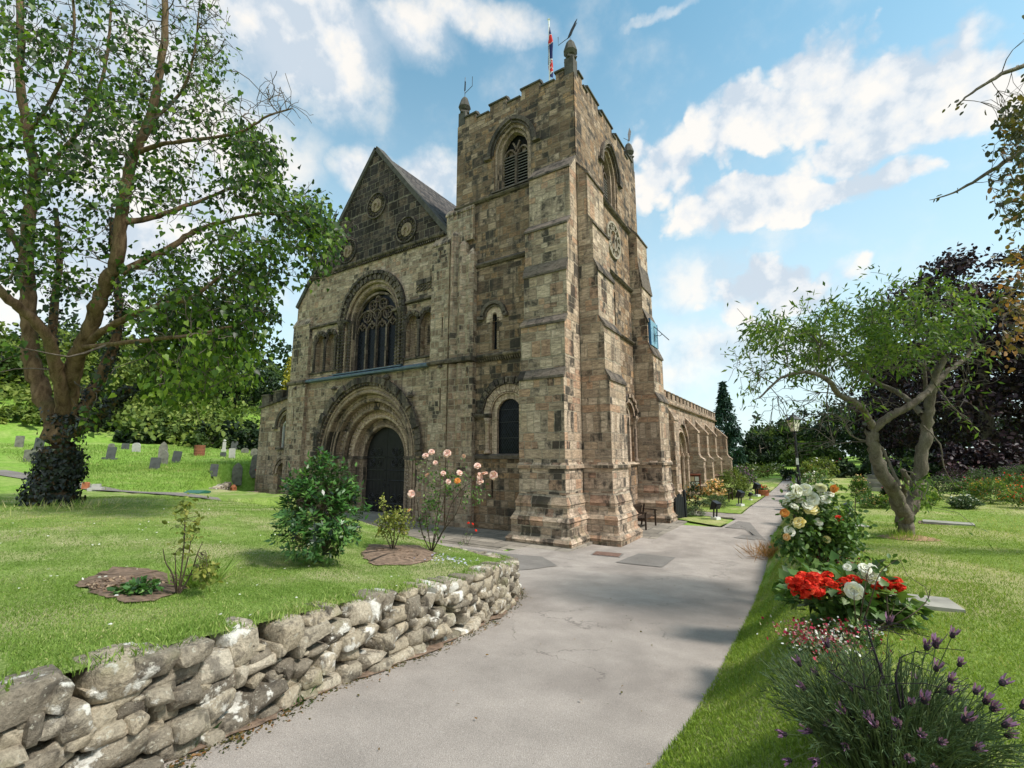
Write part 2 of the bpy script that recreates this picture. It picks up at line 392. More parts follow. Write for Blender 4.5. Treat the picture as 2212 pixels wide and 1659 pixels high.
def tiles():
    m, t, out = new_mat('roof_stone_tiles'); co = t.new('ShaderNodeTexCoord').outputs['Object']; x, y, z = t.sep(co)
    b = t.new('ShaderNodeTexBrick'); b.offset = .5; t.l.new(t.comb(y, z, 0.0), b.inputs['Vector'])
    b.inputs['Color1'].default_value = (.035, .03, .028, 1); b.inputs['Color2'].default_value = (.12, .10, .085, 1); b.inputs['Mortar'].default_value = (.012, .011, .01, 1)
    b.inputs['Scale'].default_value = 1; b.inputs['Mortar Size'].default_value = .018; b.inputs['Brick Width'].default_value = .34; b.inputs['Row Height'].default_value = .2
    col = t.mix(.5, b.outputs['Color'], t.ramp(t.noise(co, 3, 6, .65), [(.3, .25), (.7, .8)]), 'OVERLAY')
    finish(t, out, col, .85, t.math('SUBTRACT', t.noise(co, 9, 4), t.math('MULTIPLY', b.outputs['Fac'], 1.5)), .03, .8); return m
M['tiles'] = tiles()
def lattice():
    """dark leaded glass with diamond quarries"""
    m, t, out = new_mat('leaded_glass'); co = t.new('ShaderNodeTexCoord').outputs['Object']; x, y, z = t.sep(co)
    u = t.math('ADD', x, y)
    def line(sgn):
        q = t.math('ADD', t.math('DIVIDE', z, .17), t.math('MULTIPLY', t.math('DIVIDE', u, .115), sgn))
        return t.math('ABSOLUTE', t.math('SUBTRACT', t.math('FRACT', q), .5))
    a = t.math('MINIMUM', line(1.0), line(-1.0)); lead = t.range(a, .085, .03)
    cell = t.new('ShaderNodeTexWhiteNoise', noise_dimensions='2D')
    def fl(sgn): return t.math('FLOOR', t.math('ADD', t.math('ADD', t.math('DIVIDE', z, .17), t.math('MULTIPLY', t.math('DIVIDE', u, .115), sgn)), .5))
    t.l.new(t.comb(fl(1.0), fl(-1.0), 0.0), cell.inputs['Vector'])
    col = t.mix(t.math('MULTIPLY', lead, .55), t.mix(t.range(cell.outputs[0], .2, 1.0), (.003, .004, .007, 1), (.009, .011, .018, 1)), (.05, .055, .06, 1))
    b = finish(t, out, col, t.math('ADD', .22, t.math('MULTIPLY', lead, .5)), t.math('ADD', t.math('MULTIPLY', cell.outputs[0], .4), lead), .006, .5, .12); return m
M['glass'] = lattice()
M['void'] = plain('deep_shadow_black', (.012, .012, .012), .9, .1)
M['louvre'] = plain('weathered_louvre_slate', (.20, .185, .165), .8, .3, 5)
M['iron'] = plain('black_iron', (.045, .045, .048), .42, .3, 14, .002, .3)
M['door'] = plain('black_oak', (.016, .015, .015), .6, .35, 6, .004)
M['lead'] = plain('blue_grey_lead', (.12, .165, .225), .55, .4, 4, .004)
M['coping'] = plain('dark_coping_stone', (.085, .078, .066), .9, .4, 4, .02)
M['sundial'] = plain('blue_board', (.20, .36, .46), .5, .06, 3, .001)
M['blueframe'] = plain('dark_blue_frame', (.03, .12, .25), .5, .1)
M['wood'] = plain('dark_bench_wood', (.045, .028, .018), .65, .4, 9, .003)
M['redwood'] = plain('red_brown_wood', (.14, .045, .025), .55, .3, 9, .003)
M['paper'] = plain('white_paper', (.75, .75, .73), .8, .05)
M['cream'] = plain('cream_paper', (.66, .50, .32), .8, .1)
M['white'] = plain('white_paint', (.75, .75, .72), .5, .08)
M['black'] = plain('black_paint', (.018, .02, .022), .45, .2)
M['dial'] = plain('bleached_grey_dial', (.34, .29, .22), .7, .2, 6)
M['grave'] = plain('grey_gravestone', (.17, .165, .14), .9, .4, 5, .01)
M['gravedark'] = plain('dark_slate_gravestone', (.075, .08, .08), .7, .3, 5, .006)
M['gravepale'] = plain('pale_gravestone', (.42, .41, .38), .85, .15, 6, .006)
M['cover'] = plain('rusty_brown_cover', (.17, .10, .075), .8, .3, 9, .006)
M['rust'] = plain('rusty_iron', (.22, .085, .045), .85, .4, 9, .006)
M['terra'] = plain('terracotta', (.42, .15, .07), .8, .25, 7, .004)
M['slab'] = plain('stone_slab', (.30, .28, .235), .9, .3, 3, .008)
M['green'] = plain('dull_green_plastic', (.03, .13, .09), .5, .15)
M['lampglass'] = plain('pale_lamp_glass', (.72, .68, .55), .25, .06)
# ------------------------------------------------------------------ the lie of the land
def interp(v, ks): return np.interp(v, [k[0] for k in ks], [k[1] for k in ks])
def sst(t): t = np.clip(t, 0, 1); return t * t * (3 - 2 * t)
def zp(y): return interp(y, [(-40, 2.6), (-18, 1.68), (-15, 1.4), (-8, .66), (-5.5, .38), (-3, .18), (0, .06), (6, .04), (9, .10), (12, .2), (18, .5), (25, .9), (40, 1.4), (90, 2.2)])
WALLB = [(4.2, -18.6), (3.85, -17), (3.62, -15.4), (3.48, -13.9), (3.40, -13.39), (3.32, -12.88), (3.25, -11.85), (3.16, -10.69), (2.89, -9.51), (2.49, -8.33), (2.05, -7.75), (1.35, -7.4), (.4, -7.25), (-.8, -7.2)]
def xw(y): return np.where(np.asarray(y) < -8.33, interp(y, [(p[1], p[0]) for p in WALLB[:10]]), interp(y, [(-8.33, 2.49), (-7.75, 2.05), (-7.4, 1.35), (-7.2, .3), (-6.2, -.9), (-5, -2.2)]))
def zw(y): return interp(y, [(-18, 2.2), (-16, 2.0), (-13.8, 1.87), (-12.9, 1.77), (-11.85, 1.68), (-10.7, 1.52), (-9.5, 1.41), (-8.33, 1.19), (-7.2, 1.05)])
def lawn_z(x, y):
    w = sst((3.0 - x) / 7.5)
    far = interp(y, [(-18, 2.12), (-14, 2.0), (-11, 1.86), (-8.2, 1.69)])
    z = zw(np.minimum(y, -7.6)) * (1 - w) + far * w + .03 * np.sin(x * 1.3 + 1) * np.sin(y * 1.1) * sst((2.6 - x) / 2)
    low = np.where(x < -9, 1.55, zp(y) - .06)
    return z + (low - z) * sst((y + 8.3) / (2.6))
def hill_edge(y): return interp(y, [(-9, -8), (-8, -9.5), (-6.5, -13), (-1.0, -22.3), (30, -24.5)])
def hill_z(x): return 1.6 + .095 * np.clip(-x - 14, 0, 26) + .30 * np.clip(-x - 40, 0, 40)
PR = [(-30, 5.6), (-12, 5.76), (-11.2, 5.8), (-10, 5.8), (-6.8, 5.74), (-.07, 5.54), (4.7, 5.38), (9.1, 5.54), (21, 5.8), (30, 6.0), (90, 7)]
PL = [(-19, 4.2), (-16.9, 3.85), (-13.9, 3.48), (-12.88, 3.32), (-10.69, 3.16), (-9.5, 2.89), (-8.33, 2.49), (-7.7, 2.0), (-7.0, .2), (-6, -3), (-5.4, -9), (-3.45, -9), (-3.4, -1), (-.5, -1), (5.5, -.5), (6.0, 2.0), (6.1, 3.46), (8.9, 3.70), (8.91, .5), (10.3, .5), (10.31, 3.76), (12.8, 3.86), (17.2, 4.29), (23.5, 4.76), (30, 5.0), (60, 6)]
def rlawn(x, y): return interp(y, [(-30, 2.2), (-20, 1.9), (-15, 1.72), (-12, 1.60), (-6, 1.56), (0, 1.50), (10, 1.45), (20, 1.5), (30, 1.6), (90, 2.4)]) + .012 * np.clip(x - 6.5, 0, 30)
def H(x, y):
    """ground sheet outside the raised lawn"""
    x = np.asarray(x, float); y = np.asarray(y, float)
    z = zp(y) + 0 * x
    right = sst((x - interp(y, PR) + .05) / 1.15)
    z = z + (rlawn(x, y) - z) * right
    z = z - .07 * ((x > interp(y, PL) - .25) & (x < interp(y, PR) - .05) & (y > -20))
    z = z - .05 * ((x > -24) & (x <= interp(y, PL)) & (y > -7))
    hm = sst((hill_edge(y) - x) / .7)
    z = z + (hill_z(x) - z) * hm
    under = sst((xw(y) - .45 - x) / .5) * sst((-5.4 - y) / .8) * sst((x + 14.5) / 1.5)
    return z + (np.minimum(z, lawn_z(x, y) - .3) - z) * under
def G(x, y):
    """top of whatever one would stand on at x, y"""
    if -13.2 < x < xw(y) - .1 and y < -5.2: return max(float(lawn_z(x, y)), float(H(x, y)))
    if interp(y, PL) < x < interp(y, PR): return float(zp(y))
    return float(H(x, y))
def grid_sheet(name, X, Y, Z, mat, kind='structure'):
    ny, nx = Z.shape
    V = np.stack([X, Y, Z], -1).reshape(-1, 3); i = np.arange(ny - 1)[:, None] * nx + np.arange(nx - 1)[None]
    F = np.stack([i, i + 1, i + nx + 1, i + nx], -1).reshape(-1, 4)
    o = obj(name, mesh_np(name, V, F, 4), mat, kind=kind, smooth=True); return o

def grass_mat(name, cols, straw, straw_amt=.5, clover=True):
    m, t, out = new_mat(name); co = t.new('ShaderNodeTexCoord').outputs['Object']
    big = t.noise(co, .55, 5, .6); mid = t.noise(co, 4.5, 5, .6); fine = t.noise(t.vmath('MULTIPLY', co, (1, 1, .4)), 55, 5, .75)
    c = t.ramp(mid, [(.3, cols[0]), (.5, cols[1]), (.7, cols[2])])
    c = t.mix(.75, c, t.ramp(fine, [(.3, .12), (.7, .85)]), 'OVERLAY')
    s = t.math('MULTIPLY', t.range(t.math('ADD', big, t.math('MULTIPLY', t.math('SUBTRACT', fine, .5), .5)), .46, .64), straw_amt)
    c = t.mix(s, c, C4(straw))
    finish(t, out, c, .9, t.math('ADD', fine, t.math('MULTIPLY', mid, .8)), .03, .9, .12); return m
M['lawn'] = grass_mat('lawn_grass', [(.14, .22, .04), (.21, .31, .065), (.29, .38, .11)], (.48, .43, .24), .75)
M['lawn2'] = grass_mat('right_lawn_grass', [(.145, .215, .035), (.21, .295, .055), (.28, .36, .09)], (.52, .46, .23), .75)
M['meadow'] = grass_mat('churchyard_grass', [(.13, .25, .03), (.20, .34, .05), (.28, .42, .085)], (.40, .42, .16), .35)

gx = np.concatenate([np.arange(-120, -44, 4.), np.arange(-44, -12, .8), np.arange(-12, 15, .22), np.arange(15, 60, 1.5), np.arange(60, 160, 8.)])
gy = np.concatenate([np.arange(-60, -20, 4.), np.arange(-20, 12, .22), np.arange(12, 60, .9), np.arange(60, 260, 8.)])
GX, GY = np.meshgrid(gx, gy)
gz = H(GX, GY)
gz += .05 * np.sin(GX * .9 + GY * .4) * np.sin(GY * .7 - GX * .3) * (GX < -24) + .02 * np.sin(GX * 1.7) * np.sin(GY * 1.3) * (GX > 6.3)
grid_sheet('ground', GX, GY, gz, M['meadow'])
# right-hand lawn in its own mown green, 5 mm above the ground sheet
ly = np.arange(-19, 32, .22); lt = np.concatenate([np.linspace(0, 1.3, 14), np.arange(1.5, 16, .3)])
LT, LY = np.meshgrid(lt, ly); LX = interp(LY, PR) - .06 + LT
lz = H(LX, LY) + .012 + .02 * np.sin(LX * 1.7) * np.sin(LY * 1.3) * (LX > 6.3); lz[:, 0] = zp(LY[:, 0]) - .03
grid_sheet('lawn', LX, LY, lz, M['lawn2'])
# raised lawn behind the dry stone wall
ly = np.concatenate([np.arange(-19, -9, .2), np.arange(-9, -4.9, .12)]); lt = np.concatenate([np.arange(0, 10, .18), np.arange(10, 16.6, .5)])
LT, LY = np.meshgrid(lt, ly); LX = xw(LY) - .13 - LT; LZ = lawn_z(LX, LY)
LZ += .018 * np.sin(LX * 5.1 + LY * 2) * np.sin(LY * 4.3 - LX) * sst(LT / .5)
grid_sheet('raised_lawn', LX, LY, LZ, M['lawn'])

def asphalt(name, c, dark):
    m, t, out = new_mat(name); co = t.new('ShaderNodeTexCoord').outputs['Object']
    g = t.noise(co, 160, 3, .7); mid = t.noise(co, 1.3, 6, .62); blot = t.noise(t.vmath('MULTIPLY', co, (1, .6, 1)), .5, 4, .6)
    vo = t.new('ShaderNodeTexVoronoi'); t.l.new(co, vo.inputs['Vector']); vo.inputs['Scale'].default_value = 230
    col = t.ramp(mid, [(.25, tuple(q * .70 for q in c)), (.75, tuple(q * 1.10 for q in c))])
    col = t.mix(.85, col, t.ramp(t.math('ADD', t.math('MULTIPLY', g, .6), t.math('MULTIPLY', vo.outputs['Distance'], .6)), [(.25, .2), (.75, .8)]), 'OVERLAY')
    col = t.mix(t.math('MULTIPLY', t.range(blot, .48, .66), .55), col, C4(dark))
    ck = t.new('ShaderNodeTexVoronoi'); ck.feature = 'DISTANCE_TO_EDGE'; t.l.new(t.vmath('ADD', co, t.vmath('SCALE', t.noise(co, 2.2, 5, .6, 0, 1), scale=.7)), ck.inputs['Vector']); ck.inputs['Scale'].default_value = .55
    col = t.mix(t.math('MULTIPLY', t.math('MULTIPLY', t.range(ck.outputs['Distance'], .007, .001), t.range(t.noise(co, .6, 3), .50, .62)), .6), col, C4(tuple(q * .55 for q in dark)))
    sp = t.noise(co, 75, 2, .5); col = t.mix(t.math('MULTIPLY', t.range(sp, .66, .74), .5), col, (.55, .51, .46, 1)); col = t.mix(t.math('MULTIPLY', t.range(sp, .36, .28), .5), col, C4(tuple(q * .6 for q in dark)))
    finish(t, out, col, .88, t.math('ADD', g, vo.outputs['Distance']), .007, .6, .2); return m
M['asphalt'] = asphalt('worn_path_asphalt', (.325, .282, .248), (.20, .17, .15))
M['patch'] = asphalt('newer_asphalt_patch', (.20, .18, .162), (.15, .135, .12))
M['soil'] = plain('bare_brown_soil', (.17, .115, .08), .95, .65, 14, .03)
M['soil2'] = plain('light_brown_soil', (.205, .14, .098), .95, .6, 16, .03)
M['mulch'] = plain('dry_needle_mulch', (.33, .215, .12), .95, .5, 18, .04)
yy = np.concatenate([np.arange(-19.5, -9, .3), np.arange(-9, 12, .1), np.arange(12, 34, .3)]); tt = np.linspace(0, 1, 25)
PT, PY = np.meshgrid(tt, yy); XL, XR = interp(PY, PL), interp(PY, PR)
PX = XL + (XR - XL) * PT
pz = zp(PY) + .012 * np.sin(PX * 2.1) * np.sin(PY * 1.4) * ((PT > .02) & (PT < .98))
grid_sheet('path', PX, PY, pz, M['asphalt'])
def ground_patch(name, pts, mat, off=.006, kind='structure', fn=None, n=14, dome=0.0, **kw):
    """sheet over a polygon (fan of rings) lying off above the ground"""
    fn = fn or (lambda x, y: G(x, y)); c = np.mean(pts, 0); V = []; F = []; m = len(pts)
    for k in range(n + 1):
        for p in pts:
            q = c + (np.array(p) - c) * (k / n); V.append((q[0], q[1], fn(q[0], q[1]) + off + dome * (1 - (k / n) ** 2)))
    for k in range(n):
        for i in range(m): F.append((k * m + i, k * m + (i + 1) % m, (k + 1) * m + (i + 1) % m, (k + 1) * m + i))
    me = bpy.data.meshes.new(name); me.from_pydata(V, [], F); b = bmesh.new(); b.from_mesh(me); bmesh.ops.recalc_face_normals(b, faces=b.faces); b.to_mesh(me); b.free()
    if me.polygons[len(me.polygons) - 1].normal.z < 0: me.flip_normals()
    return obj(name, me, mat, kind=kind, smooth=True, **kw)
def dense(pts, step=.15, jit=0.0, seed=1):
    r = random.Random(seed); q = []
    for a, b in zip(pts, pts[1:] + pts[:1]):
        n = max(1, int(math.hypot(b[0] - a[0], b[1] - a[1]) / step))
        q += [(a[0] + (b[0] - a[0]) * i / n + r.uniform(-jit, jit), a[1] + (b[1] - a[1]) * i / n + r.uniform(-jit, jit)) for i in range(n)]
    return q
pf = lambda x, y: float(zp(y)) + .012 * math.sin(x * 2.1) * math.sin(y * 1.4)
ground_patch('asphalt_patch', dense([(2.15, -2.87), (2.26, -1.23), (3.28, -1.05), (3.35, -2.81)], .2, .012), M['patch'], .014, fn=pf)
ground_patch('asphalt_patch', dense([(4.2, 3.7), (4.45, 4.6), (5.1, 4.4), (4.9, 3.5)], .2, .012), M['patch'], .014, fn=pf)
ground_patch('asphalt_strip', dense([(3.6, 6.0), (3.85, 8.3), (4.35, 8.0), (5.25, 3.6), (4.95, 3.7), (4.1, 6.9)], .2, .01), M['patch'], .010, fn=pf)
ground_patch('asphalt_strip', dense([(-9, -4.6), (.3, -3.6), (1.3, -4.6), (.9, -6.0), (-8.8, -5.2)], .3, .02), M['patch'], .011, fn=pf)
# flagstones along the west front and under the bench
def flags():
    m, t, out = new_mat('worn_flagstones'); co = t.new('ShaderNodeTexCoord').outputs['Object']; x, y, z = t.sep(co)
    b = t.new('ShaderNodeTexBrick'); t.l.new(t.comb(x, y, 0.0), b.inputs['Vector'])
    b.inputs['Color1'].default_value = (.19, .165, .135, 1); b.inputs['Color2'].default_value = (.31, .27, .22, 1); b.inputs['Mortar'].default_value = (.07, .06, .05, 1)
    b.inputs['Scale'].default_value = 1; b.inputs['Mortar Size'].default_value = .015; b.inputs['Brick Width'].default_value = 1.1; b.inputs['Row Height'].default_value = .75
    c = t.mix(.5, b.outputs['Color'], t.ramp(t.noise(co, 3, 6, .65), [(.3, .2), (.7, .8)]), 'OVERLAY')
    finish(t, out, c, .85, t.math('SUBTRACT', t.math('MULTIPLY', t.noise(co, 12, 5), .6), b.outputs['Fac']), .02, .7); return m
M['flags'] = flags()
b = MB()
b.box(-17.5, .42, -2.75, .3, -.3, .15); b.box(-17.5, -1.4, -3.35, -2.753, -.3, .135)
b.build('pavement', M['flags'], kind='structure')
b = MB(); b.box(-.3, 1.9, 1.9, 7.2, -.3, .062); b.build('pavement', M['flags'], kind='structure')
b = MB(); b.box(-.3, 3.55, 8.95, 10.25, -.1, .125); b.build('pavement', M['flags'], kind='structure')
def slab_lawn(name, pts, rise):
    ground_patch(name, dense(pts, .3, .02), M['lawn2'], rise, fn=lambda x, y: float(zp(y)))
slab_lawn('lawn', [(1.4, 7.35), (1.5, 8.85), (2.9, 8.8), (3.62, 7.9), (3.40, 6.2)], .03)
slab_lawn('lawn', [(.4, 10.4), (3.72, 10.36), (3.84, 12.8), (4.26, 17.2), (4.73, 23.5), (5.0, 30), (.4, 30)], .03)
# gritty earth along the wall foot
# ------------------------------------------------------------------ the church
CH = thing('church', 'old sandstone church with a square clock tower and carved Norman west front', 'church')
WF, SF = FR('W'), FR('S')
TX, TY = -6.0, 7.9                                   # tower: x from TX to 0, y from 0 to TY

# --- tower walls
b = MB()
w_holes = [pointed_pts(-2.95, 16.05, .93, 14.32, 1.22), arch_pts(-3.80, 8.72, .11, 7.3, 6, .12), arch_pts(-3.12, 4.70, .80, 3.03), [(-3.93, 1.35), (-3.83, 1.35), (-3.83, 2.15), (-3.93, 2.15)]]
b.slab(WF, [(TX, -.4), (0, -.4), (0, 18.36), (TX, 18.36)], w_holes, 0, .02, .55)
s_holes = [pointed_pts(3.85, 16.05, .93, 14.32, 1.22), [(3.84, 8.72), (4.0, 8.72), (4.0, 10.25), (3.84, 10.25)], arch_pts(5.25, 4.75, .62, 2.72)]
b.slab(SF, [(0, -.4), (TY, -.4), (TY, 18.36), (0, 18.36)], s_holes, 0, .02, .55)
b.fbox(FR('N', TX), -TY, -.001, 5, 18.36, -.3, 0); b.fbox(FR('E', TY), .001, -TX - .001, 5, 18.36, -.3, 0)
b.box(TX + .3, -.6, .6, TY - .3, 5, 17.6)
b.build('tower', M['tower'], CH)
# parapet: merlons and coping
par = MB(); cop = MB()
for fr, L, seq in ((WF, (TX, 0), [(-5.55, -4.93), (-4.14, -3.26), (-2.47, -1.57), (-.81, -.46)]), (SF, (0, TY), [(.46, .84), (1.39, 2.60), (3.05, 4.39), (4.9, 6.16), (6.7, 7.44)])):
    last = L[0] if fr is WF else 0
    for a, c in seq:
        par.fbox(fr, a, c, 18.36, 18.66, -.36, -.002 if fr is WF else -.003)
        cop.prof(fr, [(.06, 18.66), (.06, 18.73), (-.15, 18.82), (-.42, 18.73), (-.42, 18.66)], a - .05, c + .05)
    gaps = [(p[1], q[0]) for p, q in zip(seq, seq[1:])] + ([] if fr is WF else [(6.16, 6.7)])
    for a, c in sorted(set(gaps)):
        if fr is SF and (a, c) == (6.16, 6.7): continue
        cop.prof(fr, [(.06, 18.362), (.06, 18.43), (-.42, 18.52), (-.42, 18.362)], a + .052, c - .052)
    if fr is SF: cop.prof(fr, [(.06, 18.362), (.06, 18.43), (-.42, 18.52), (-.42, 18.362)], 6.212, 6.648)
for fr, a, c in ((FR('N', TX), -TY + .5, -.5), (FR('E', TY), .5, 5.5)):
    for k in range(4):
        u = a + (c - a) * k / 4; par.fbox(fr, u + .2, u + 1.2, 18.36, 18.70, -.36, -.01)
par.build_each('merlon', M['tower'], CH); cop.build_each('coping', M['coping'], CH)
# corner pinnacles with iron vanes
def pinnacle(x, y, h, vane):
    b = MB(); z0 = 18.36
    b.box(x - .2, x + .2, y - .2, y + .2, z0, z0 + .62 + h)
    b.lathe((x, y, z0 + .62 + h), [(.29, 0), (.31, .05), (.24, .12), (.16, .17), (.20, .22)], 4)
    b.lathe((x, y, z0 + .84 + h), [(.2, 0), (.30, .14), (.275, .24), (.17, .58), (.10, .68), (.04, .71)], 8)
    p = b.build('pinnacle', M['coping'], CH)
    b = MB(); t = z0 + 1.5 + h
    b.tube([(x, y, t - .1), (x, y, t + vane[0])], .014, 5)
    for path in vane[1]: b.tube([(x + q[0], y + q[1], t + q[2]) for q in path], .014, 5)
    for poly in vane[2]:
        n = len(poly); vs = [(x + q[0], y + q[1] + e, t + q[2]) for e in (-.012, .012) for q in poly]
        b.add(vs, [tuple(range(n)), tuple(range(2 * n - 1, n - 1, -1))] + [(i, (i + 1) % n, n + (i + 1) % n, n + i) for i in range(n)])
    b.build('weather_vane', M['iron'], p)
pinnacle(-.22, .22, .18, (.35, [[(-.5, -.1, .42), (-.5, -.1, .02), (0, 0, .26), (.30, .05, .80)]], [[(-.12, 0, .20), (.06, 0, .30), (.20, .02, .62), (.32, .05, .98), (.22, .03, .86), (.04, 0, .55), (-.08, 0, .32)]]))
pinnacle(TX + .22, .22, .10, (1.15, [[(0, 0, .28), (.44, 0, .48), (.44, 0, .98)]], [[(-.04, 0, .42), (.03, 0, .44), (.04, 0, .9), (-.02, 0, .95)]]))
pinnacle(-.22, TY - .22, .12, (.3, [[(-.05, -.6, .02), (0, 0, .25)]], [[(.02, 0, .2), (.06, .1, .25), (.12, .25, .9), (.06, .15, 1.1), (0, 0, .6)]]))

# --- string courses
def string_course(fr, u0, u1, v, h=.16, d=.13, mat='string', name='string_course', base=0.0):
    b = MB(); b.prof(fr, [(base, v - h * .55), (base + d * .55, v - h * .45), (base + d, v - h * .15), (base + d, v), (base, v + h * .55)], u0, u1)
    return b.build(name, M[mat], CH)
string_course(WF, TX + .002, -1.745, 14.14, .22, .16); string_course(SF, 1.78, 6.28, 14.14, .22, .16)
string_course(WF, -4.88, -1.775, 11.12, .24, .16); string_course(SF, 1.78, 6.28, 11.05, .22, .15); string_course(SF, 1.78, 6.28, 8.38, .2, .14)
string_course(SF, 1.78, 6.28, 2.62, .16, .12, 'plinth')
def corbel_course(u0, u1, v):
    b = MB(); b.prof(WF, [(0, v - .02), (.16, v), (.2, v + .05), (.2, v + .12), (0, v + .2)], u0, u1)
    n = int((u1 - u0) / .11)
    for k in range(n):
        u = u0 + (k + .5) * (u1 - u0) / n; b.prof(WF, [(0, v - .17), (.09, v - .13), (.15, v - .021), (0, v - .021)], u - .034, u + .034)
    return b.build('corbel_table', M['sooty'], CH)
corbel_course(-4.62, -1.80, 6.98)

# --- stepped buttresses with plinths
def buttress(fr, u0, u1, steps, left_grow=(), matk='butt', plinth=(1, 1), string=True, deep=None):
    """steps: (d, z_low, z_high) from the top stage down; sloping weatherings between stages"""
    pr = [(-.0, steps[0][2] + steps[0][0] * 1.15)]
    for d, zl, zh in steps: pr += [(d, zh), (d, zl)]
    low = steps[-1][0]; pr += [(0, steps[-1][1])]
    b = MB(); b.prof(fr, pr, u0, u1); bt = b.build('buttress', M[matk], CH)
    wz = MB(); prev = 0.0
    for k, (d, zl, zh) in enumerate(steps):
        top = steps[0][2] + steps[0][0] * 1.15 if k == 0 else steps[k - 1][1]
        wz.prof(fr, [(prev + .005, top + .05), (prev + .005, top - .02), (d - .01, zh - .10), (d + .055, zh - .10), (d + .055, zh - .02)], u0 - .03, u1 + .03)
        prev = d
    wz.build_each('weathering', M['string'], bt)
    p = MB(); E_ = [(1.40, 1.72, .12, .0), (1.14, 1.40, .09, .09), (.88, 1.14, .24, .10), (.46, .88, .20, .20), (.26, .46, .36, .21), (-.5, .26, .33, .33)]
    for v0, v1, e0, e1 in E_: p.frust(fr, u0, u1, low, v0, v1, e0, e1, 0.0, plinth)
    p.build('plinth', M['plinth'], bt)
    if string:
        q = MB(); q.frust(fr, u0, u1, low, 2.56, 2.66, .07, .07, 0, plinth); q.frust(fr, u0, u1, low, 2.66, 2.76, .07, .002, 0, plinth); q.build('string_course', M['plinth'], bt)
    return bt
buttress(WF, -1.77, -.004, [(.60, 11.80, 13.92), (.92, 10.02, 11.50), (1.03, 7.90, 9.66), (1.26, 5.95, 7.68), (1.40, 1.72, 5.72)])
buttress(SF, .055, 1.75, [(.42, 12.0, 13.85), (.60, 10.2, 11.75), (.74, 7.98, 9.85), (.92, 5.98, 7.70), (1.06, 1.72, 5.72)])
buttress(SF, 6.3, TY + .1, [(.42, 12.4, 13.95), (.55, 10.0, 11.25), (.74, 8.3, 9.45), (.94, 5.9, 7.80), (1.10, 1.72, 5.6)])

# --- belfry windows: moulded frame, Y tracery, louvres
def belfry(fr, c):
    f = MB()
    outer = pointed_pts(c, 16.05, .929, 14.32, 1.22, 12); inner = pointed_pts(c, 16.05, .66, 14.32, .95, 12)
    f.slab(fr, outer, [inner], -.20, .02, .25, False)
    out2 = pointed_pts(c, 16.05, .80, 14.32, 1.09, 12)
    f.slab(fr, outer, [out2], -.06, .02, .15, False)
    w = f.build('window', M['carved'], CH)
    h = MB()       # hood mould with returned stops
    R0 = (.93 ** 2 + 1.22 ** 2) / (2 * .93)
    for sgn in (1, -1):
        cc = c + sgn * (.93 - R0); am = math.asin(min(1, 1.22 / R0)); n = 12
        for r0, r1, d1 in ((R0 + .13, R0 + .30, .15), (R0 + .02, R0 + .10, .06)):
            a0, a1 = (0, am) if sgn > 0 else (PI - am, PI)
            h.ring(fr, (cc, 16.05), r0, r1, 0, d1, a0, a1, n)
        h.fbox(fr, min(c + sgn * 1.06, c + sgn * 1.42), max(c + sgn * 1.06, c + sgn * 1.42), 15.93, 16.06, 0, .15)
    h.build('hood_mould', M['sooty'], w)
    t = MB(); d0, d1 = -.46, -.34
    t.fbox(fr, c - .06, c + .06, 14.32, 16.1, d0, d1 + .03)
    for sgn in (1, -1):
        cx = c + sgn * .33
        R = .42
        for s2 in (1, -1):
            t.ring(fr, (cx - s2 * (R - .30), 15.95), R - .05, R + .02, d0, d1, 0 if s2 > 0 else PI - 1.25, 1.25 if s2 > 0 else PI, 8)
    R = 1.0
    for sgn in (1, -1): t.ring(fr, (c - sgn * R + sgn * .0, 16.05), R - .04, R + .04, d0, d1, 0 if sgn > 0 else PI - .62, .62 if sgn > 0 else PI, 8)
    for sgn in (1, -1): t.fbox(fr, c + sgn * .33 - .10, c + sgn * .33 + .10, 16.1, 16.42, d0 - .03, d0 - .01)
    t.build('tracery', M['tracery'], w)
    l = MB()
    for k in range(13):
        z = 14.42 + k * .135
        for sgn in (1, -1):
            a, e = sorted((c + sgn * .065, c + sgn * .655)); l.prof(fr, [(d1 - .02, z - .05), (d1 - .02, z - .02), (d0 - .10, z + .09), (d0 - .10, z + .06)], a, e)
    l.build_each('louvre', M['louvre'], w)
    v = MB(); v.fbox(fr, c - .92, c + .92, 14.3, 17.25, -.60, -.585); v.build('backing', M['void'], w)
    s = MB(); s.prof(fr, [(-.5, 14.33), (-.5, 14.40), (.10, 14.30), (.12, 14.24), (0, 14.245)], c - 1.0, c + 1.0); s.build('sill', M['string'], w)
belfry(WF, -2.95); belfry(SF, 3.85)

# --- slit windows
def slit(fr, u, v0, v1, hw, d=-.22):
    b = MB(); b.fbox(fr, u - hw, u + hw, v0, v1, d - .02, d); return b.build('slit_window', M['glass'], CH)
slit(WF, -3.80, 7.28, 8.86, .12, -.16); slit(SF, 3.92, 8.70, 10.27, .09); slit(WF, -3.88, 1.33, 2.17, .06, -.12)
b = MB()          # hood over the upper slit
b.ring(WF, (-3.82, 8.74), .50, .64, 0, .16, 0, PI, 20); b.ring(WF, (-3.82, 8.74), .40, .47, 0, .07, 0, PI, 20)
b.fbox(WF, -4.62, -4.32, 8.64, 8.80, 0, .16); b.fbox(WF, -3.30, -3.12, 8.64, 8.80, 0, .16); b.build('hood_mould', M['string'], CH)
b = MB(); b.slab(WF, arch_pts(-3.82, 8.74, .40, 8.5, 16), [arch_pts(-3.80, 8.78, .112, 8.50, 6, .12)], .012, .012, .05); b.build('tympanum', M['pale'], CH)
b = MB()
for k in range(16):
    z = 7.32 + k * .085
    for sgn in (1, -1): b.fbox(WF, -3.8 + sgn * .17 - .05, -3.8 + sgn * .17 + .05, z, z + .05, 0, .02 + .015 * (k % 2))
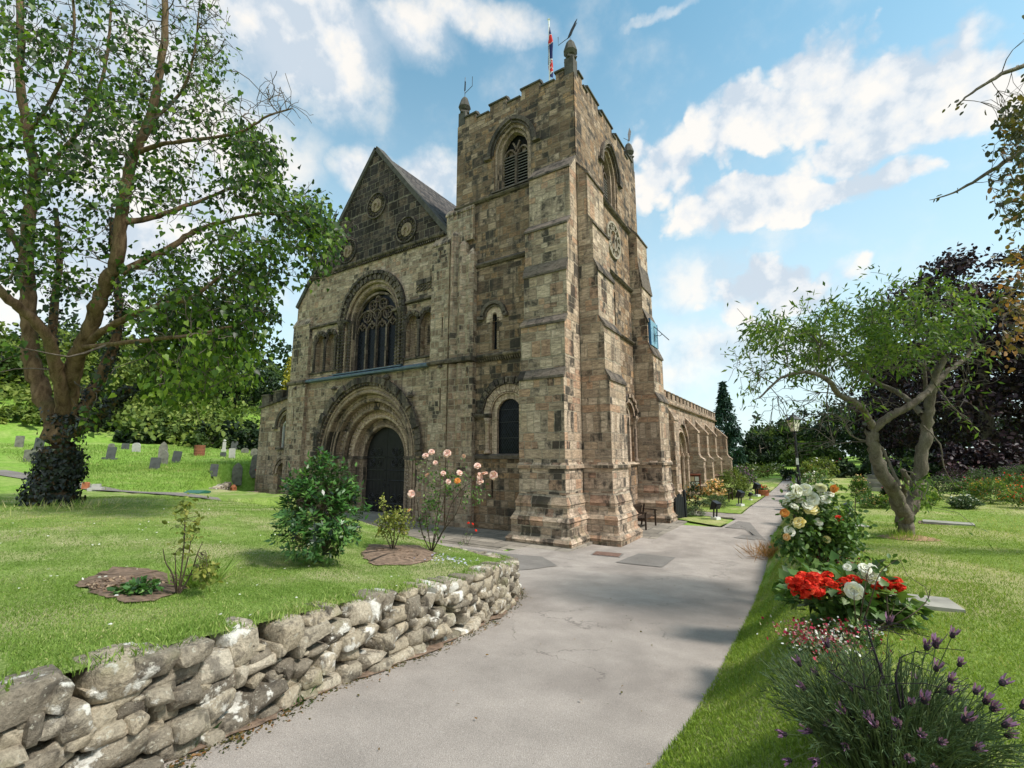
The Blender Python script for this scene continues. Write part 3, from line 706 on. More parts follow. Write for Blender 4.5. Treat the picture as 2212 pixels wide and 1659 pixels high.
b.build('carved_jamb', M['carved'], CH)

# --- large lower window of the tower
def round_window(fr, c, spring, r, bottom, hood=1.0, cut=9e9, sill=True):
    f = MB()
    f.slab(fr, arch_pts(c, spring, .798, bottom), [arch_pts(c, spring, r, bottom)], -.03, .01, .22, False)
    f.ring(fr, (c, spring), .80, .835, 0, .05, 0, PI, 24)
    w = f.build('window', M['pale'], CH)
    v = MB(); n = 21
    for k in range(n):
        a0, a1 = PI * (k + .06) / n, PI * (k + .94) / n; v.ring(fr, (c, spring), .86, 1.14, 0, .05 + .012 * (k * 7 % 3), a0, a1, 2)
    v.build('voussoirs', M['pale'], w)
    h = MB(); n = 17
    for k in range(n):
        a = PI * (k + .5) / n; q = .09 + .02 * ((k * 5) % 3)
        h.ring(fr, (c, spring), 1.16, 1.46, 0, .10 + .05 * (k % 2), PI * (k + .04) / n, PI * (k + .96) / n, 2)
        h.ring(fr, (c, spring), 1.22, 1.40, .1, .17, PI * (k + .25) / n, PI * (k + .75) / n, 2)
    h.build('hood_mould', M['sooty'], w)
    cl = MB()
    for sgn in (1, -1):
        x = c + sgn * .98
        p = fr.p(x, 0, .03); cl.lathe((p[0], p[1], 0), [(.15, bottom + .02), (.15, bottom + .08), (.10, bottom + .14), (.088, bottom + .2), (.088, spring - .42), (.115, spring - .40), (.115, spring - .36), (.095, spring - .34), (.17, spring - .17)], 12)
    cl.build_each('column', M['pale'], w, smooth=True)
    im = MB()
    for a, e in ((c - 1.58, c - .80), (c + .80, min(c + 1.58, cut))): im.prof(fr, [(0, spring - .17), (.16, spring - .12), (.2, spring - .06), (.2, spring), (0, spring)], a, e)
    im.build_each('impost', M['string'], w)
    g = MB(); g.slab(fr, arch_pts(c, spring, r + .02, bottom - .02), [], -.17, .02); g.build('glass', M['glass'], w)
    bars = MB()
    for z in (bottom + .62, bottom + 1.25, bottom + 1.75): bars.fbox(fr, c - r, c + r, z, z + .02, -.168, -.15)
    bars.build_each('glazing_bar', M['iron'], w)
    if sill:
        s = MB(); s.prof(fr, [(0, bottom - .20), (.13, bottom - .18), (.15, bottom - .06), (.02, bottom), (-.2, bottom + .02), (-.2, bottom - .2)], c - 1.55, min(c + 1.4, cut)); s.build('sill', M['string'], w)
round_window(WF, -3.12, 4.66, .57, 3.05, cut=-1.78)
f = MB()      # the south one, seen edge on beside the buttress
f.slab(SF, arch_pts(5.25, 4.75, .618, 2.72), [arch_pts(5.25, 4.75, .42, 2.72)], -.12, .01, .2, False)
sw = f.build('window', M['pale'], CH)
h = MB()
for k in range(13): h.ring(SF, (5.25, 4.75), .86, 1.03, 0, .12 + .05 * (k % 2), PI * (k + .04) / 13, PI * (k + .96) / 13, 2)
h.ring(SF, (5.25, 4.75), .64, .80, 0, .05, 0, PI, 20); h.build('hood_mould', M['carved'], sw)
g = MB(); g.fbox(SF, 4.7, 5.8, 2.7, 5.4, -.32, -.30); g.build('glass', M['glass'], sw)
h = MB()
for u in (4.52, 5.98):
    p = SF.p(u, 0, .04); h.lathe((p[0], p[1], 0), [(.12, 2.75), (.08, 2.9), (.08, 4.3), (.14, 4.55), (.16, 4.7)], 10)
    h.fbox(SF, u - .2, u + .2, 4.66, 4.80, 0, .18)
h.build_each('column', M['carved'], sw)

# --- clock
ck = MB(); cu, cv = 3.92, 12.70
ck.ring(SF, (cu, cv), .78, .86, .02, .10, 0, 2 * PI, 40); ck.ring(SF, (cu, cv), .44, .48, .03, .09, 0, 2 * PI, 32)
def stroke(u0, v0, u1, v1, w=.034):
    L = math.hypot(u1 - u0, v1 - v0); px, py = -(v1 - v0) / L * w / 2, (u1 - u0) / L * w / 2
    q = [(u0 + px, v0 + py), (u0 - px, v0 - py), (u1 - px, v1 - py), (u1 + px, v1 + py)]
    ck.add([SF.p(a, b_, .085) for a, b_ in q] + [SF.p(a, b_, .05) for a, b_ in q], [(0, 1, 2, 3), (7, 6, 5, 4), (0, 4, 5, 1), (1, 5, 6, 2), (2, 6, 7, 3), (3, 7, 4, 0)])
for k, num in enumerate(['XII', 'I', 'II', 'III', 'IV', 'V', 'VI', 'VII', 'VIII', 'IX', 'X', 'XI']):
    a = PI / 2 - k * PI / 6; er = (math.cos(a), math.sin(a)); et = (math.sin(a), -math.cos(a)); wd = {'I': .055, 'V': .13, 'X': .13}
    tot = sum(wd[c] for c in num); s = -tot / 2
    P2 = lambda t_, r_: (cu + er[0] * r_ + et[0] * t_, cv + er[1] * r_ + et[1] * t_)
    for c in num:
        w = wd[c]; m_ = s + w / 2; lo, hi = .51, .755
        if c == 'I': stroke(*P2(m_, lo), *P2(m_, hi))
        elif c == 'V': stroke(*P2(s + .02, hi), *P2(m_, lo)); stroke(*P2(s + w - .02, hi), *P2(m_, lo))
        else: stroke(*P2(s + .02, hi), *P2(s + w - .02, lo)); stroke(*P2(s + w - .02, hi), *P2(s + .02, lo))
        s += w
clock = ck.build('clock', M['dial'], CH)
for nm, ang, L in (('hour_hand', PI / 2 - .45, .40), ('minute_hand', -PI / 2 - .1, .62)):
    b = MB(); e = np.array((math.cos(ang), math.sin(ang))); n_ = np.array((-e[1], e[0])); o = np.array((cu, cv))
    q = [o - e * .12 + n_ * .03, o - e * .12 - n_ * .03, o + e * L * .7 - n_ * .05, o + e * L, o + e * L * .7 + n_ * .05]
    b.add([SF.p(*p, .13) for p in q] + [SF.p(*p, .11) for p in q], [(0, 1, 2, 3, 4), (9, 8, 7, 6, 5)] + [(i, (i + 1) % 5, 5 + (i + 1) % 5, 5 + i) for i in range(5)]); b.build(nm, M['dial'], clock)

# --- nave west front
AP = (-11.65, 19.45); PC = -11.45; WC = -11.42
b = MB()
holes = [arch_pts(PC, 2.95, 3.50, -.2, 30), arch_pts(WC, 9.9, 1.95, 7.22, 26)]
holes += [arch_pts(u, 9.25, .40, 7.5, 10) for u in (-15.45, -14.55, -8.50, -7.58)]
b.slab(WF, [(-17.85, -.4), (TX, -.4), (TX, 13.15), (-17.05, 13.15), (-17.85, 11.9)], holes, 0, .4, .28)
b.build('nave_front', M['nave'], CH)
b = MB(); b.slab(WF, [(-16.75, 13.16), (-6.5, 13.16), AP], [], .004, .4)
b.build('gable', M['gable'], CH)
b = MB()
for p, q in (((-17.9, 11.55), AP), (AP, (-6.42, 13.12))):
    p, q = np.array(p), np.array(q); e = (q - p) / np.linalg.norm(q - p); n_ = np.array((-e[1], e[0]))
    s_ = [p - n_ * .1, q - n_ * .1, q + n_ * .12, p + n_ * .12]
    b.add([WF.p(*r, .10) for r in s_] + [WF.p(*r, -.45) for r in s_], [(0, 1, 2, 3), (7, 6, 5, 4), (0, 4, 5, 1), (1, 5, 6, 2), (2, 6, 7, 3), (3, 7, 4, 0)])
b.build('gable_coping', M['coping'], CH)
b = MB()
b.add([(AP[0], .45, AP[1] - .05), (AP[0], 30, AP[1] - .05), (-6.0, 30, 12.9), (-6.0, .45, 12.9), (-17.9, 30, 11.5), (-17.9, .45, 11.5)], [(0, 3, 2, 1), (0, 1, 4, 5)])
b.add([(-5.9, TY, 12.8), (-5.9, 30, 12.8), (-5.9, 30, 7), (-5.9, TY, 7)], [(0, 1, 2, 3)])
b.build('roof', M['tiles'], CH)
b = MB(); b.prof(WF, [(0, 13.02), (.16, 13.06), (.2, 13.12), (.2, 13.2), (.05, 13.26), (0, 13.26)], -16.7, -6.6)
for k in range(80): b.fbox(WF, -16.6 + k * .122, -16.55 + k * .122, 12.94, 13.03, 0, .13)
b.build('corbel_table', M['sooty'], CH)
# roundels in the gable
M['disc'] = plain('worn_carved_stone', (.27, .20, .135), .9, .35, 7, .01)
def roundel(u, v, r):
    b = MB(); b.ring(WF, (u, v), r * .90, r, .004, .09, 0, 2 * PI, 36)
    n = 16
    for k in range(n):
        a = 2 * PI * k / n; da = PI / n
        q = [(u + r * .52 * math.cos(a), v + r * .52 * math.sin(a)), (u + r * .70 * math.cos(a + da * .75), v + r * .70 * math.sin(a + da * .75)), (u + r * .88 * math.cos(a), v + r * .88 * math.sin(a)), (u + r * .70 * math.cos(a - da * .75), v + r * .70 * math.sin(a - da * .75))]
        b.add([WF.p(*p, .03) for p in q] + [WF.p(u + r * .7 * math.cos(a), v + r * .7 * math.sin(a), .13)], [(0, 1, 4), (1, 2, 4), (2, 3, 4), (3, 0, 4)])
    o = b.build('roundel', M['sooty'], CH)
    d = MB(); d.ring(WF, (u, v), .02, r * .50, .0, .06, 0, 2 * PI, 28); d.ring(WF, (u, v - r * .05), r * .16, r * .30, .05, .13, -.9, PI, 18); d.fbox(WF, u - r * .3, u - r * .16, v - r * .4, v, .05, .12)
    d.build('carved_disc', M['disc'], o)
roundel(-11.41, 16.05, .74); roundel(-9.12, 14.05, .70); roundel(-13.55, 14.02, .70)

# --- west doorway: five receding orders
dw = MB(); n0 = 34
dw.ring(WF, (PC, 2.95), 3.50, 3.72, -.02, .10, -.02, PI + .02, n0)
door_arch = dw.build('doorway', M['carved'], CH)
h = MB(); n = 46
for k in range(n):
    h.ring(WF, (PC, 2.95), 3.60, 3.92, .10, .17 + .035 * ((k * 3) % 4), PI * (k + .05) / n, PI * (k + .95) / n, 2)
    h.ring(WF, (PC, 2.95), 3.46, 3.58, 0, .14, PI * (k + .2) / n, PI * (k + .8) / n, 2)
h.build('hood_mould', M['sooty'], door_arch)
ORD = [(3.50, 3.12, -.02), (3.12, 2.74, -.32), (2.74, 2.34, -.62), (2.34, 1.94, -.92), (1.94, 1.50, -1.22)]
o1 = MB(); o2 = MB(); jm = MB(); sh = MB()
for k, (ro, ri, d) in enumerate(ORD):
    tgt = o2 if k == 3 else o1
    tgt.ring(WF, (PC, 2.95), ri, ro, d - .32, d, 0, PI, 40)
    tgt.roll(WF, (PC, 2.95), ri + .05, .085, d - .02, 0, PI, 40, 8)
    if k in (0, 1): tgt.roll(WF, (PC, 2.95), ri + .24, .06, d + .01, 0, PI, 40, 6)
    if k in (2, 3):
        m_ = 34 if k == 2 else 30
        for i in range(m_):
            a = PI * (i + .5) / m_; rm = (ro + ri) / 2 + .03; e = np.array((math.cos(a), math.sin(a))); t_ = np.array((-e[1], e[0])); c0 = np.array((PC, 2.95)) + e * rm
            q = [c0 - e * .15 - t_ * .025, c0 - e * .15 + t_ * .025, c0 + e * .13 + t_ * .085, c0 + e * .13 - t_ * .085]
            tgt.add([WF.p(*p, d + .005) for p in q] + [WF.p(*(c0 + e * .05), d + .11)], [(0, 1, 4), (1, 2, 4), (2, 3, 4), (3, 0, 4)])
    if k == 4:
        for row in (0, 1, 2):
            pts = []
            for i in range(81): 
                a = PI * i / 80; r_ = ri + .12 + row * .11 + (.028 if i % 2 else -.028); pts.append(WF.p(PC + r_ * math.cos(a), 2.95 + r_ * math.sin(a), d + .012))
            tgt.tube(pts, .026, 5)
    for sgn in (1, -1):
        a, c = sorted((PC + sgn * ri, PC + sgn * ro)); jm.fbox(WF, a, c, -.2, 2.79, d - .32, d)
        if k in (1, 2, 3):
            u = PC + sgn * (ri + .13); p = WF.p(u, 0, d + .07); z = .35; i = 0
            prof_ = [(.13, .08), (.13, .2), (.09, .28)]
            while z < 2.4:
                prof_ += [(.075, z), (.115 if k != 1 else .08, z + .05), (.075, z + .11)]; z += .17
            prof_ += [(.08, 2.45), (.15, 2.72), (.16, 2.79)]; sh.lathe((p[0], p[1], 0), prof_, 10)
        if k == 4:
            for row in (0, 1, 2): sh.tube([WF.p(PC + sgn * (ri + .12 + row * .11) + (.028 if i % 2 else -.028), .15 + i * .075, d + .012) for i in range(36)], .026, 5)
        if k == 0:
            sh.tube([WF.p(PC + sgn * (ri + .06), .1, d + .02), WF.p(PC + sgn * (ri + .06), 2.79, d + .02)], .06, 6); sh.tube([WF.p(PC + sgn * (ri + .24), .1, d + .02), WF.p(PC + sgn * (ri + .24), 2.79, d + .02)], .05, 6)
o1.build('arch_order', M['carved'], door_arch); o2.build('arch_order', M['pale'], door_arch); jm.build_each('jamb', M['carved'], door_arch); sh.build_each('shaft', M['carved'], door_arch)
im = MB()
for sgn in (1, -1):
    for ro, ri, d in ORD:
        a, c = sorted((PC + sgn * (ri - .04), PC + sgn * (ro - .045 if d < -.1 else ro + .38))); im.fbox(WF, a, c, 2.792, 2.955, d - .30, d + .07 + (0 if d < -.1 else .02))
im.build_each('impost', M['sooty'], door_arch)
b = MB(); b.box(PC - 3.4, PC + 3.4, -.9, 1.6, -.1, .155); b.build('doorstep', M['slab'], CH)
for sgn in (-1, 1):
    b = MB(); q = [(PC, .17), (PC + sgn * 1.52, .17)]
    q = [(PC + sgn * .008, .17), (PC + sgn * 1.52, .17)] + [(PC + sgn * 1.52 * math.cos(PI / 2 * i / 12), 2.95 + 1.52 * math.sin(PI / 2 * i / 12)) for i in range(13)]
    q[-1] = (PC + sgn * .008, q[-1][1])
    if sgn < 0: q = q[::-1]
    b.slab(WF, q, [], -1.46, .08)
    for k in range(1, 6): b.fbox(WF, min(PC + sgn * (.25 * k), PC + sgn * (.25 * k + .02)), max(PC + sgn * .25 * k, PC + sgn * (.25 * k + .02)), .17, 2.9, -1.46, -1.452)
    dl = b.build('door', M['door'], CH)
    ir = MB(); dd = -1.435
    for z in (.62, 1.75, 2.25, 2.9):
        ir.tube([WF.p(PC + sgn * .12, z, dd), WF.p(PC + sgn * 1.46, z, dd)], .028, 5)
    for z in (.62, 2.9):
        for s2 in (1, -1):
            for uc, tw in ((.55, 1), (1.05, -1)):
                pts = [WF.p(PC + sgn * (uc + tw * rr * math.cos(t_)), z + s2 * (.27 + rr * math.sin(t_)), dd) for t_, rr in ((PI * 1.5 + 4.2 * PI * i / 28, .24 * (1 - .82 * i / 28)) for i in range(29))]
                ir.tube(pts, .021, 5)
    ir.build('hinge', M['iron'], dl)
    k_ = MB(); k_.roll(WF, (PC + sgn * .14, 1.5), .06, .014, -1.43, 0, 2 * PI, 14, 5); k_.build('door_handle', M['iron'], dl)
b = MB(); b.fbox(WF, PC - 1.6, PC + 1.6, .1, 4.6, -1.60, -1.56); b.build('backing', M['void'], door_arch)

# --- great west window
f = MB(); d = -.28
wout = [(2.37, 2.05, .0, .10), (2.05, 1.80, -.02, .04), (1.80, 1.55, -.40, -.12)]
f.ring(WF, (WC, 9.9), 1.60, 1.951, -.50, -.16, 0, PI, 34); f.roll(WF, (WC, 9.9), 1.93, .07, -.05, 0, PI, 34, 6)
f.roll(WF, (WC, 9.9), 1.68, .06, -.16, 0, PI, 34, 6)
for sgn in (1, -1):
    a, c = sorted((WC + sgn * 1.60, WC + sgn * 1.951)); f.fbox(WF, a, c, 7.22, 9.9, -.50, -.16)
gw = f.build('window', M['carved'], CH)
h = MB(); n = 40
for k in range(n):
    a0, a1 = PI * (k + .08) / n, PI * (k + .92) / n
    h.ring(WF, (WC, 9.9), 2.30, 2.47, 0, .15 + .03 * (k % 2), a0, a1, 2); h.ring(WF, (WC, 9.9), 2.02, 2.26, 0, .06 + .06 * ((k + 1) % 2), a0, a1, 2)
h.build('hood_mould', M['sooty'], gw)
h = MB(); rr = random.Random(3)
for sgn in (1, -1):
    for uo in (1.78, 2.12, 2.36):
        p = WF.p(WC + sgn * uo, 0, .06 if uo > 2 else -.10); pr = [(.09, 7.25)]; z = 7.35
        while z < 9.6: pr += [(.07, z), (.12, z + .05 + rr.uniform(0, .02)), (.07, z + .12)]; z += .17
        h.lathe((p[0], p[1], 0), pr + [(.08, 9.65), (.15, 9.85), (.15, 9.92)], 8)
    a, c = sorted((WC + sgn * 1.66, WC + sgn * 2.5)); h.prof(WF, [(-.15, 9.90), (.17, 9.92), (.2, 9.98), (.2, 10.04), (-.15, 10.04)], a, c)
h.build_each('shaft', M['sooty'], gw)
T = MB(); d0, d1 = -.52, -.36
def arc(c, R, a0, a1, w=.035, dd=d1, n=10): T.ring(WF, c, R - w * .8, R + w * .8, d0, dd, a0, a1, n)
f0, f1 = 1.50, 9.75
T.ring(WF, (WC, f1), f0, 1.62, d0 - .02, -.30, 0, PI, 34)
for sgn in (1, -1):
    a, c = sorted((WC + sgn * f0, WC + sgn * 1.62)); T.fbox(WF, a, c, 7.3, f1, d0 - .02, -.30)
lw = f0 / 2
for k in (-1, 0, 1): T.fbox(WF, WC + k * lw - .055, WC + k * lw + .055, 7.3, 9.55 if k else 9.9, d0, -.33)
for k in range(4):          # cinquefoil-like heads of the lights
    c = WC - f0 + lw * (k + .5)
    for sgn in (1, -1):
        arc((c - sgn * .19, 9.35), .54, 0 if sgn > 0 else PI - .95, .95 if sgn > 0 else PI)
        arc((c - sgn * .20, 9.48), .16, PI * .0 if sgn > 0 else PI * .5, PI * .5 if sgn > 0 else PI, .025, d1 - .03, 6)
        arc((c + sgn * .37, 9.92), .34, PI * (1.0 if sgn > 0 else 1.75), PI * (1.25 if sgn > 0 else 2.0), .03) 
for c, v, r in ((-.75, 10.18, .30), (.75, 10.18, .30), (0, 10.20, .27), (-.38, 10.72, .27), (.38, 10.72, .27), (0, 11.02, .16)):
    arc((WC + c, v), r, 0, 2 * PI, .032, d1, 20)
    for q in range(4): arc((WC + c + .5 * r * math.cos(PI / 4 + q * PI / 2), v + .5 * r * math.sin(PI / 4 + q * PI / 2)), r * .42, 0, 2 * PI, .018, d1 - .05, 10)
for sgn in (1, -1): arc((WC + sgn * .75, 9.75), .75, PI * .02 if sgn > 0 else PI * .02, PI * .98, .04, d1 + .01, 20); arc((WC - sgn * .10, 9.75), .86 + .0, 0.05 if sgn > 0 else PI - 1.2, 1.2 if sgn > 0 else PI - .05, .03)
T.build('tracery', M['tracery'], gw)
g = MB(); g.slab(WF, arch_pts(WC, f1, 1.6, 7.2, 26), [], -.47, .02); g.build('glass', M['glass'], gw)
s = MB(); s.prof(WF, [(-.55, 7.22), (-.55, 7.40), (-.3, 7.36), (.08, 7.24), (.08, 7.19), (0, 7.19)], WC - 1.95, WC + 1.95); s.build('sill', M['carved'], gw)
# lead flashing and the ledge it covers
b = MB(); b.prof(WF, [(0, 6.94), (.24, 6.97), (.26, 7.05), (.05, 7.16), (0, 7.16)], -16.3, -7.12); b.prof(WF, [(.0, 7.163), (.17, 7.163), (.17, 7.21), (0, 7.26)], -14.1, -9.05); b.build('lead_flashing', M['lead'], CH)
# blind arcades either side
def arcade(us, u0, u1, v):
    a = MB(); cx = sum(us) / 2
    for u in us:
        for k in range(9): a.ring(WF, (u, 9.25), .36, .54, 0, .08 + .05 * (k % 2), PI * (k + .05) / 9, PI * (k + .95) / 9, 2)
        a.ring(WF, (u, 9.25), .30, .37, -.06, .04, 0, PI, 14)
    for u in (us[0] - .47, cx, us[1] + .47):
        p = WF.p(u, 0, .05); pr = [(.10, 7.5), (.07, 7.6)]; z = 7.65
        while z < 8.9: pr += [(.065, z), (.085, z + .06)]; z += .12
        a.lathe((p[0], p[1], 0), pr + [(.07, 8.95), (.13, 9.15), (.14, 9.24)], 8)
    o = a.build('blind_arcade', M['sooty'], CH)
    d = MB()
    for u in us:
        for i in range(8):
            for j in range(15):
                x, z = u - .36 + i * .105, 7.56 + j * .125
                d.add([WF.p(x - .05, z, -.27), WF.p(x, z - .06, -.27), WF.p(x + .05, z, -.27), WF.p(x, z + .06, -.27), WF.p(x, z, -.21)], [(0, 1, 4), (1, 2, 4), (2, 3, 4), (3, 0, 4)])
        d.fbox(WF, u - .45, u + .45, 7.4, 9.75, -.30, -.272)
    d.build('diaper_panel', M['carved'], o)
    s = MB(); s.prof(WF, [(0, v), (.14, v + .03), (.16, v + .1), (.12, v + .15), (0, v + .2)], u0, u1); s.prof(WF, [(0, 7.4), (.08, 7.42), (.08, 7.49), (0, 7.5)], u0, u1); s.build_each('string_course', M['sooty'], o)
arcade((-8.50, -7.58), -8.94, -7.12, 10.14); arcade((-15.45, -14.55), -16.3, -13.92, 10.0)
b = MB()
for k in range(5):
    b.fbox(WF, -8.32 + k * .24, -8.10 + k * .24, 10.98, 11.22, 0, .05 + .02 * (k % 2))
    for r in (0, 1):
        x = -8.32 + k * .24; z = 10.62 + r * .17
        for s2 in (1, -1): b.add([WF.p(x, z + .06 - s2 * .06, .045), WF.p(x + .22, z + .06 + s2 * .06, .045), WF.p(x + .22, z + .10 + s2 * .06, .045), WF.p(x, z + .10 - s2 * .06, .045), WF.p(x, z + .06 - s2 * .06, 0), WF.p(x + .22, z + .06 + s2 * .06, 0), WF.p(x + .22, z + .10 + s2 * .06, 0), WF.p(x, z + .10 - s2 * .06, 0)], [(0, 1, 2, 3), (0, 4, 5, 1), (2, 6, 7, 3)])
b.build('carved_frieze', M['sooty'], CH)
# carved beast heads
def beast(u, v, s=1.0):
    b = MB(); p = WF.p(u, v, .16 * s)
    b.lathe((p[0], p[1], p[2] - .12 * s), [(.04, 0), (.12, .03), (.16, .12), (.13, .2), (.05, .25)] if s == 1 else [(a * s, z * s) for a, z in [(.04, 0), (.12, .03), (.16, .12), (.13, .2), (.05, .25)]], 8)
    b.lathe((p[0], p[1] - .15 * s, p[2] - .10 * s), [(.03 * s, 0), (.085 * s, .03 * s), (.09 * s, .09 * s), (.04 * s, .13 * s)], 8)
    for e in (-1, 1): b.lathe((p[0] + e * .09 * s, p[1], p[2] + .08 * s), [(.04 * s, 0), (.035 * s, .06 * s), (.005, .11 * s)], 6)
    b.build('carved_head', M['sooty'], CH, smooth=False)
for q in ((-17.2, 6.72, .9), (-6.45, 6.84, 1.1), (-9.95, 6.68, 1.0), (-13.9, 6.45, .8), (-8.35, 5.7, 1.0)): beast(*q)

# --- stair turrets
b = MB()
b.slab(WF, [(-7.1, -.4), (-6.08, -.4), (-6.08, 12.62), (-7.1, 12.5)], [[(-6.47, 4.86), (-6.39, 4.86), (-6.39, 5.86), (-6.47, 5.86)], [(-6.45, 8.14), (-6.37, 8.14), (-6.37, 9.03), (-6.45, 9.03)], [(-6.66, 11.75), (-6.58, 11.75), (-6.58, 12.2), (-6.66, 12.2)]], .30, .32, .25)
b.prof(WF, [(.0, 13.05), (.33, 12.52), (.33, 12.45), (0, 12.45)], -7.13, -6.05)
b.slab(WF, [(-6.4, 12.4), (-4.9, 12.4), (-4.9, 13.85), (-6.4, 13.85)], [], .16, .2); b.prof(WF, [(0, 14.2), (.2, 13.92), (.2, 13.82), (0, 13.82)], -6.45, -4.88)
for k, u in enumerate((-5.86, -5.42, -4.98)):       # clustered angular shafts
    hz = 12.75 - .55 * k
    for z0, z1 in ((-.4, 6.86), (7.10, hz)):
        q = [(.0, u - .23), (.22, u - .22), (.42 - .06 * k, u), (.22, u + .22), (.0, u + .23)]
        vs = [WF.p(uu, z, dd) for z in (z0, z1) for dd, uu in q]
        b.add(vs, [(0, 1, 6, 5), (1, 2, 7, 6), (2, 3, 8, 7), (3, 4, 9, 8)])
    b.add([WF.p(u - .23, hz, .0), WF.p(u - .22, hz, .22), WF.p(u, hz, .42 - .06 * k), WF.p(u + .22, hz, .22), WF.p(u + .23, hz, 0), WF.p(u, hz + .45, 0)], [(0, 1, 5), (1, 2, 5), (2, 3, 5), (3, 4, 5)])
tr = b.build('stair_turret', M['turret'], CH)
b = MB()
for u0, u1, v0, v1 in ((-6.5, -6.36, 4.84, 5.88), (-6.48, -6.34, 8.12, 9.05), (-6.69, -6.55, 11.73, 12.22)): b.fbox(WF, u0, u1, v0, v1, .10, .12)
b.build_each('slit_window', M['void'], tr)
b = MB(); b.prof(WF, [(.29, 6.88), (.46, 6.93), (.48, 7.02), (.29, 7.1)], -7.12, -6.05)
b.prof(WF, [(.0, 6.87), (.44, 6.90), (.46, 7.0), (.44, 7.09), (0, 7.09)], -6.08, -4.70); b.build('string_course', M['sooty'], tr)
b = MB()
b.slab(WF, [(-17.9, -.4), (-16.32, -.4), (-16.32, 6.9), (-17.9, 6.9)], [[(-17.27, 4.7), (-17.19, 4.7), (-17.19, 5.7), (-17.27, 5.7)]], .20, .25, .2)
b.slab(WF, [(-17.86, 7.1), (-16.32, 7.1), (-16.32, 10.3), (-17.86, 10.3)], [[(-17.32, 8.1), (-17.22, 8.1), (-17.22, 8.9), (-17.32, 8.9)]], .17, .22, .16)
b.prof(WF, [(0, 10.75), (.2, 10.38), (.2, 10.28), (0, 10.28)], -17.9, -16.3)
tr = b.build('stair_turret', M['turret'], CH)
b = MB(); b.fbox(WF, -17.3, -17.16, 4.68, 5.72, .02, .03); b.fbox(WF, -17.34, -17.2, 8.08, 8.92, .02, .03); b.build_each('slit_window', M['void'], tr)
b = MB(); b.prof(WF, [(.0, 6.88), (.28, 6.92), (.32, 7.0), (.3, 7.1), (0, 7.14)], -17.95, -16.31); b.build('string_course', M['sooty'], tr)
b = MB(); b.box(-17.84, -17.5, .4, 3, 0, 11.4); b.build('nave_wall', M['nave'], CH)

# --- north aisle end
NA = FR('W', .30); c = -18.55
b = MB()
b.slab(NA, [(-21.45, -.4), (-17.88, -.4), (-17.88, 6.42), (-21.45, 5.88)], [arch_pts(c, 4.62, .70, 3.45, 16, .78), arch_pts(c + .05, 1.95, .62, -.2, 14)], 0, .02, .35)
b.fbox(FR('N', -21.45), -12, -.301, -.4, 5.88, -.3, 0)
na = b.build('north_aisle', M['aisle'], CH)
b = MB()
for k, (a, e) in enumerate(((-21.45, -20.7), (-20.25, -19.35), (-18.9, -18.0))):
    z = 5.98 + (a + 21.45) * .15; b.fbox(NA, a, e, z - .14, z + .62, -.3, -.01); b.fbox(NA, a - .04, e + .04, z + .622, z + .70, -.35, .05)
b.add([NA.p(-21.5, 5.84, .12), NA.p(-17.9, 6.38, .12), NA.p(-17.9, 6.52, .12), NA.p(-21.5, 5.98, .12), NA.p(-21.5, 5.84, -.3), NA.p(-17.9, 6.38, -.3), NA.p(-17.9, 6.52, -.3), NA.p(-21.5, 5.98, -.3)], [(0, 1, 2, 3), (3, 2, 6, 7), (4, 5, 1, 0), (0, 3, 7, 4)])
b.build('parapet', M['string'], na)
b = MB(); b.ring(NA, (c, 4.62), .95, 1.12, 0, .12, 0, PI, 18, 1.05); b.fbox(NA, c - 1.35, c - .95, 4.52, 4.64, 0, .12); b.fbox(NA, c + .95, c + 1.2, 4.52, 4.64, 0, .12)
b.ring(NA, (c, 4.62), .70, .80, 0, .05, 0, PI, 18, 1.08); b.fbox(NA, c - .9, c + .9, 3.32, 3.45, 0, .12)
nw = b.build('window', M['string'], na)
b = MB(); b.fbox(NA, c - .05, c + .05, 3.45, 4.9, -.26, -.16)
for s_ in (1, -1): b.ring(NA, (c + s_ * .35, 4.62), .31, .37, -.26, -.16, 0, PI, 12); b.fbox(NA, c + s_ * .68 - .04, c + s_ * .68 + .04, 3.45, 4.62, -.26, -.16)
b.build('tracery', M['white'], nw); b = MB(); b.fbox(NA, c - .75, c + .75, 3.4, 5.5, -.30, -.27); b.build('glass', M['glass'], nw)
b = MB(); b.ring(NA, (c + .05, 1.95), .64, .82, 0, .10, 0, PI, 16); b.ring(NA, (c + .05, 1.95), .85, 1.0, 0, .15, 0, PI, 16); dn = b.build('doorway', M['carved'], na)
b = MB(); b.fbox(NA, c - .7, c + .8, .1, 2.7, -.30, -.27); b.build('door', M['door'], dn)

# --- south aisle, seen very obliquely beyond the tower
b = MB(); AY = 29.4
dc = 15.35
b.slab(SF, [(TY + .1, -.4), (AY, -.4), (AY, 6.02), (TY + .1, 6.02)], [arch_pts(dc, 3.15, 1.32, -.3, 20, 1.55)] + [arch_pts(u, 3.4, .75, 2.0, 14, .9) for u in (18.2, 22.0, 26.2)], 0, .02, .45)
b.fbox(FR('E', AY), .0, 5.9, -.4, 6.0, -.3, 0)
sa = b.build('south_aisle', M['aisle'], CH)
b = MB(); b.prof(SF, [(0, 5.94), (.14, 5.98), (.16, 6.06), (0, 6.12)], TY + .1, AY); b.fbox(SF, TY + .1, AY, 6.121, 6.36, -.3, .03)
b.build('parapet', M['aisle'], sa); u = TY + .35; b = MB()
while u < AY - .5:
    b.prof(SF, [(.029, 6.361), (.029, 6.70), (.07, 6.71), (.07, 6.76), (-.12, 6.80), (-.34, 6.76), (-.34, 6.70), (-.3, 6.70), (-.3, 6.361)], u, u + .62); u += 1.08
b.build_each('merlon', M['aisle'], sa)
